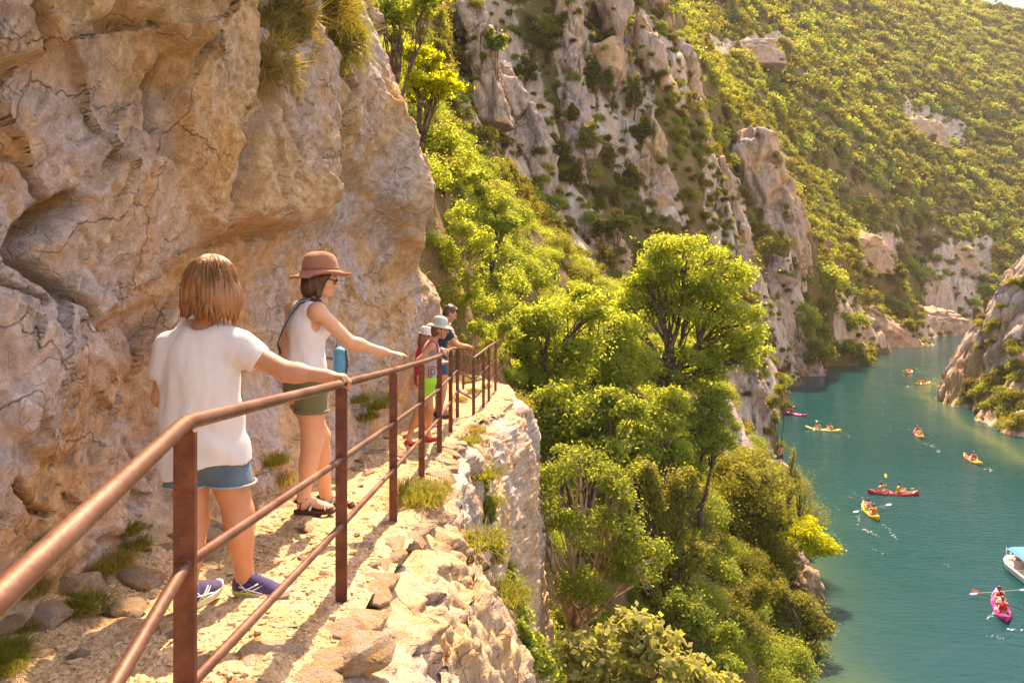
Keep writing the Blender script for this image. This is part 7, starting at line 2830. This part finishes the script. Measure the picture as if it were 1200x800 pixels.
M['blade_yellow'] = plain('blade_yellow', (.70, .48, .04), 0.5)
M['blade_black'] = plain('blade_black', (.03, .03, .03), 0.5)
M['blade_purple'] = plain('blade_purple', (.30, .10, .55), 0.5)
M['blade_white'] = plain('blade_white', (.7, .68, .62), 0.5)
kayak((951, 488), (911, 481), MAG, MAG, 'magenta kayak close to the grey promontory',
      [(.35, 1, 'vest_red', 'hair_dark', 'paddler in red alone in the magenta kayak by the promontory', ('paddle of the lone paddler by the promontory', 'blade_black'))])
kayak((984, 505), (945, 501), YEL, LIM, 'yellow kayak with pale green stern right of the magenta one',
      [(.35, 1, 'skin', 'hair_dark', 'bare chested front paddler of the yellow kayak near the promontory', ('paddle of the yellow kayak near the promontory', 'blade_yellow')),
       (-.95, 0, 'vest_yellow', 'hair_blond', 'rear paddler with yellow vest in the yellow kayak near the promontory', None)], -1.2)
kayak((1069, 502), (1085, 516), RED, YEL, 'red and yellow kayak heading toward the right hand headland',
      [(.35, 1, 'vest_white', 'hair_dark', 'front paddler in pale top in the red and yellow kayak', ('paddle of the red and yellow kayak', 'blade_white')),
       (-.95, 2, 'vest_red', 'hair_brown', 'rear paddler in red in the red and yellow kayak', None)], 0.4)
kayak((1128, 532), (1153, 545), ORA, YEL, 'orange kayak with yellow bow below the headland',
      [(.1, 1, 'vest_red', 'hair_brown', 'paddler in red in the orange kayak below the headland', ('paddle of the orange kayak below the headland', 'blade_black'))], 0.8)
kayak((1016, 576), (1078, 578), RED, RED, 'long dark red kayak lying broadside in mid river',
      [(.45, 1, 'vest_yellow', 'hair_dark', 'paddler in yellow in the broadside red kayak', ('paddle held low over the bow of the red kayak', 'blade_yellow')),
       (-1.0, 0, 'skin', 'hair_dark', 'shirtless paddler raising a paddle in the broadside red kayak', ('raised yellow bladed paddle in the red kayak', 'blade_yellow'))])
kayak((1033, 613), (1008, 586), YEL, YEL, 'plain yellow kayak just below the red one',
      [(.35, 2, 'skin', 'hair_dark', 'front paddler bending forward in the plain yellow kayak', ('paddle of the front paddler in the yellow kayak', 'blade_black')),
       (-.95, 1, 'vest_orange', 'hair_brown', 'rear paddler with orange vest in the plain yellow kayak', ('white bladed paddle of the rear paddler in the yellow kayak', 'blade_white'))])
kayak((1179, 729), (1167, 692), MAG, PUR, 'pink and purple kayak nearest to the viewer',
      [(.50, 1, 'vest_red', 'hair_dark', 'front paddler in dark red in the pink kayak', ('purple bladed paddle across the pink kayak', 'blade_purple')),
       (-.30, 0, 'vest_white', 'hair_dark', 'middle paddler in white in the pink kayak', None),
       (-1.05, 2, 'vest_red', 'hair_brown', 'rear paddler in red in the pink kayak', ('red bladed paddle beside the pink kayak', 'vest_red'))], 1.2)
kayak((1058, 438), (1072, 434), ORA, YEL, 'farthest orange kayak up the river',
      [(.35, 1, 'vest_orange', 'hair_dark', 'front paddler of the farthest orange kayak', ('paddle of the farthest orange kayak', 'blade_yellow')),
       (-.95, 0, 'vest_yellow', 'hair_dark', 'rear paddler of the farthest orange kayak', None)])
kayak((1070, 450), (1093, 448), YEL, YEL, 'far yellow kayak just right of the farthest orange one',
      [(.45, 1, 'vest_red', 'hair_dark', 'front paddler of the far yellow kayak', ('paddle of the far yellow kayak', 'blade_yellow')),
       (-.3, 2, 'vest_orange', 'hair_dark', 'middle paddler of the far yellow kayak', None), (-1.05, 0, 'vest_orange', 'hair_brown', 'rear paddler of the far yellow kayak', None)])


# the white boat with a blue canopy at the right edge
def pedal_boat():
    a, b = water_pt(1228, 690), water_pt(1182, 655)
    c = (a + b) / 2
    ang = math.atan2(b[1] - a[1], b[0] - a[0])
    root = empty('pedal_boat', (c[0], c[1], WATER), ang)
    tag(root, 'white boat under a blue canopy at the right edge of the picture', 'boat')
    M['boat_white'] = plain('boat_white', (.78, .76, .74), 0.35, 0.5)
    M['canopy_blue'] = cloth('canopy_blue', (.035, .19, .52), 100, 0.3)
    M['boat_deck'] = plain('boat_deck', (.62, .53, .44), 0.7)
    ns, nc = 25, 16
    V, Fs = [], []
    L, W = 3.9, 1.75
    for i in range(ns):
        t = -1 + 2 * i / (ns - 1)
        w = W / 2 * (1 - max(0, t) ** 3.0 * .75) * (1 - max(0, -t - .9) * 1.5)
        sh = .12 * max(0, t) ** 2
        for j, (y, z) in enumerate([(-.6, -.18), (-.95, .05), (-1.0, .38), (-.93, .43), (-.84, .38), (-.80, .14), (.80, .14), (.84, .38), (.93, .43), (1.0, .38), (.95, .05), (.6, -.18)]):
            V.append((t * L / 2, y * w, z + sh + (.22 if t > .72 and j in (5, 6) else 0)))
    m = 12
    for i in range(ns - 1):
        for j in range(m):
            Fs.append((i * m + j, (i + 1) * m + j, (i + 1) * m + (j + 1) % m, i * m + (j + 1) % m))
    Fs += [tuple(range(m)), tuple((ns - 1) * m + j for j in range(m - 1, -1, -1))]
    MB().add(V, Fs).build('hull', M['boat_white'], root, False)
    mb = MB()
    for x in (.35, -.75):
        mb.box((x, 0, .34), (.50, 1.30, .14))
        mb.box((x - .27, 0, .58), (.10, 1.30, .42), roty(-.2))
    mb.build('bench', M['boat_deck'], root)
    for x in (.75, -1.55):
        for y in (-.78, .78):
            MB().tube([(x, y, .40), (x, y * .97, 1.32)], .022, 8).build('canopy_pole', M['boat_white'], root, True)
    V, Fs = [], []
    for lay in (0, 1):
        for i in range(9):
            for j in range(9):
                u, v = -1 + i / 4, -1 + j / 4
                V.append((-.40 + u * 1.05, v * .80, 1.32 + .12 * (1 - v * v) + .03 * (1 - u * u) - .02 * lay - .06 * (abs(v) > .9)))
    g = lambda l, i, j: l * 81 + i * 9 + j
    for i in range(8):
        for j in range(8):
            Fs.append((g(0, i, j), g(0, i + 1, j), g(0, i + 1, j + 1), g(0, i, j + 1)))
            Fs.append((g(1, i, j), g(1, i, j + 1), g(1, i + 1, j + 1), g(1, i + 1, j)))
    for i in range(8):
        Fs += [(g(0, i, 0), g(1, i, 0), g(1, i + 1, 0), g(0, i + 1, 0)), (g(0, i, 8), g(0, i + 1, 8), g(1, i + 1, 8), g(1, i, 8)),
               (g(0, 0, i), g(0, 0, i + 1), g(1, 0, i + 1), g(1, 0, i)), (g(0, 8, i), g(1, 8, i), g(1, 8, i + 1), g(0, 8, i + 1))]
    MB().add(V, Fs).build('canopy', M['canopy_blue'], root, False)
    R = rotz(ang)
    for x, y, var, vest, lab in [(.40, .30, 0, 'skin', 'bare shouldered passenger on the front bench of the white boat'), (.38, -.32, 1, 'vest_red', 'passenger in red beside the other on the white boat'),
                                 (-.72, .0, 2, 'vest_white', 'passenger on the rear bench of the white boat')]:
        p = c + R @ np.array([x - .08, y, 0])
        po = empty('person', (p[0], p[1], WATER + .40), ang)
        tag(po, lab, 'person')
        for nm, me_, mt in zip(('body', 'vest', 'hair'), PADDLERS[var][:3], ('skin', vest, 'hair_brown')):
            ob = link(nm, me_, po)
            ob.material_slots[0].link = 'OBJECT'
            ob.material_slots[0].material = M[mt]


pedal_boat()


def shore_person():
    d = 64.0
    x = (917 - CX) / F * d
    # a flat boulder at the water's edge carries them
    bo = rock_mass('boulder', [(896, 545), (892, 552), (890, 560)], [(926, 545), (930, 551), (932, 560)], d - .8, 3.0, M['far_rock'], 77, .5, 0, .4, 0)
    tag(bo, 'low boulder at the waterline under the grey promontory', 'rock')
    zt = (HY - 547) / F * d + .12
    root = empty('person', (x, d + .3, zt))
    tag(root, 'swimmer with dark hair standing on the low boulder by the water', 'person')
    B = Body().ell((0, 0, .86), (.17, .12, .13)).ell((0, 0, 1.1), (.15, .10, .2), None, .05).cap((-.17, 0, 1.38), (.17, 0, 1.38), .058, .058, .05).cap((0, 0, 1.38), (0, .02, 1.52), .055, .05, .04)
    head(B, (0, .03, 1.62), rotz(-.8), 1.0, False)
    arm(B, (.19, 0, 1.36), (.27, .03, 1.10), (.22, .2, .95))
    arm(B, (-.19, 0, 1.36), (-.27, .03, 1.10), (-.26, .1, .88))
    leg(B, (.09, 0, .84), (.10, .02, .46), (.10, 0, .06), 1.05)
    leg(B, (-.09, 0, .84), (-.12, .05, .46), (-.14, .05, .06), 1.05)
    B.cap((.10, 0, .04), (.12, .16, .03), .04, .03).cap((-.14, .05, .04), (-.16, .2, .03), .04, .03)
    B.build('body', M['skin'], root, .02)
    Body().ell((0, 0, .86), (.185, .135, .13)).cap((.09, 0, .80), (.10, .01, .6), .105, .095).cap((-.09, 0, .80), (-.11, .02, .6), .105, .095).build('swim_shorts', M['navy'], root, .02)
    Body().ell((0, .0, 1.66), (.085, .10, .10), None, .03).build('hair', M['hair_dark'], root, .02)
    bag = empty('dry_bag', ((908 - CX) / F * d, d + .1, zt - .05))
    tag(bag, 'blue bag on the low boulder beside the swimmer', 'bag')
    Body().cap((-.12, 0, .28), (.12, 0, .28), .26, .24).build('bag_body', M['pouch'], bag, .03)
    MB().tube([(-.12, 0, .5), (0, 0, .72), (.12, 0, .5)], .03, 6).build('handle', M['strap'], bag, True)


shore_person()


# sunken pale rock at the foot of the headland, just breaking the surface
sk = rock_mass('rock', [(1126, 519), (1122, 521), (1120, 524)], [(1136, 519), (1142, 521), (1144, 524)], 79.5, 2.2, M['head_rock'], 91, .4, 0, .4, 0)
tag(sk, 'flat pale rock just breaking the surface below the headland', 'rock')


# foam and wake flecks on the water behind the boats
def foam():
    t = NT('foam')
    t.base((.72, .74, .70), 0.8, 0.3)
    r = np.random.default_rng(3)
    V, Fs = [], []
    def fleck(px, py, s, a):
        p = water_pt(px, py)
        n = 7
        k = len(V)
        for j in range(n):
            th = 2 * math.pi * j / n
            q = np.array([math.cos(th) * s * 1.8, math.sin(th) * s * .5]) * r.uniform(.6, 1.2)
            V.append((p[0] + q[0] * math.cos(a) - q[1] * math.sin(a), p[1] + q[0] * math.sin(a) + q[1] * math.cos(a), WATER + .035))
        Fs.append(tuple(range(k, k + n)))
    for x0, y0, x1, y1, n, s in [(1085, 517, 1100, 528, 16, .13), (1152, 546, 1163, 551, 12, .11), (1010, 583, 1000, 574, 12, .08), (1010, 592, 1004, 612, 18, .08), (1012, 618, 1030, 626, 22, .08),
                                 (1036, 614, 1052, 630, 14, .08), (1165, 715, 1158, 722, 14, .06), (1180, 735, 1197, 736, 18, .06), (1094, 449, 1106, 452, 10, .2), (1068, 452, 1060, 453, 14, .2), (1073, 436, 1100, 434, 16, .2),
                                 (985, 505, 995, 510, 8, .1), (1154, 740, 1178, 746, 10, .05), (1020, 640, 1040, 650, 5, .06), (1095, 655, 1112, 662, 5, .05)]:
        for i in range(n):
            u = r.random()
            fleck(x0 + (x1 - x0) * u + r.normal() * 1.2, y0 + (y1 - y0) * u + r.normal() * .8, s * r.uniform(.2, .6), r.uniform(-.4, .4))
    for i in range(160):
        px, py = r.uniform(950, 1100), r.uniform(408, 510)
        p = water_pt(px, py)
        if RBVH.ray_cast(Vector((p[0], p[1], 50)), Vector((0, 0, -1)))[0] is not None and RBVH.ray_cast(Vector((p[0], p[1], 50)), Vector((0, 0, -1)))[0].z > WATER:
            continue
        fleck(px, py, r.uniform(.015, .04) * p[1] / 60, r.uniform(-.3, .3))
    bm = bpy.data.meshes.new('foam')
    bm.from_pydata(V, [], Fs)
    o = link('foam', bm, None, t.m)
    tag(o, 'small white wake and foam flecks on the green water', None, None, 'stuff')


foam()
print('boats', round(time.time() - T0, 1))
# ================================================================== HAZE: the warm summer air of the gorge, one closed box round everything
def make_haze():
    bpy.context.view_layer.update()
    lo, hi = np.full(3, 1e9), np.full(3, -1e9)
    for o in SC.objects:
        if o.type == 'MESH':
            for c in o.bound_box:
                w = o.matrix_world @ Vector(c)
                lo, hi = np.minimum(lo, w), np.maximum(hi, w)
    lo -= np.array([40, 40, 1.0])
    hi += np.array([40, 40, 6.0])
    me = MB().box((lo + hi) / 2, hi - lo).mesh('haze')
    m = bpy.data.materials.new('haze')
    m.use_nodes = True
    nt = m.node_tree
    nt.nodes.remove(nt.nodes['Principled BSDF'])
    v = nt.nodes.new('ShaderNodeVolumePrincipled')
    v.inputs['Color'].default_value = (0.97, 0.95, 0.90, 1)
    v.inputs['Density'].default_value = 0.00012
    v.inputs['Anisotropy'].default_value = 0.0
    nt.links.new(v.outputs[0], nt.nodes['Material Output'].inputs['Volume'])
    o = link('haze', me, None, m)
    tag(o, 'thin warm summer haze in the gorge', None, None, 'stuff')


make_haze()
print('done', round(time.time() - T0, 1))
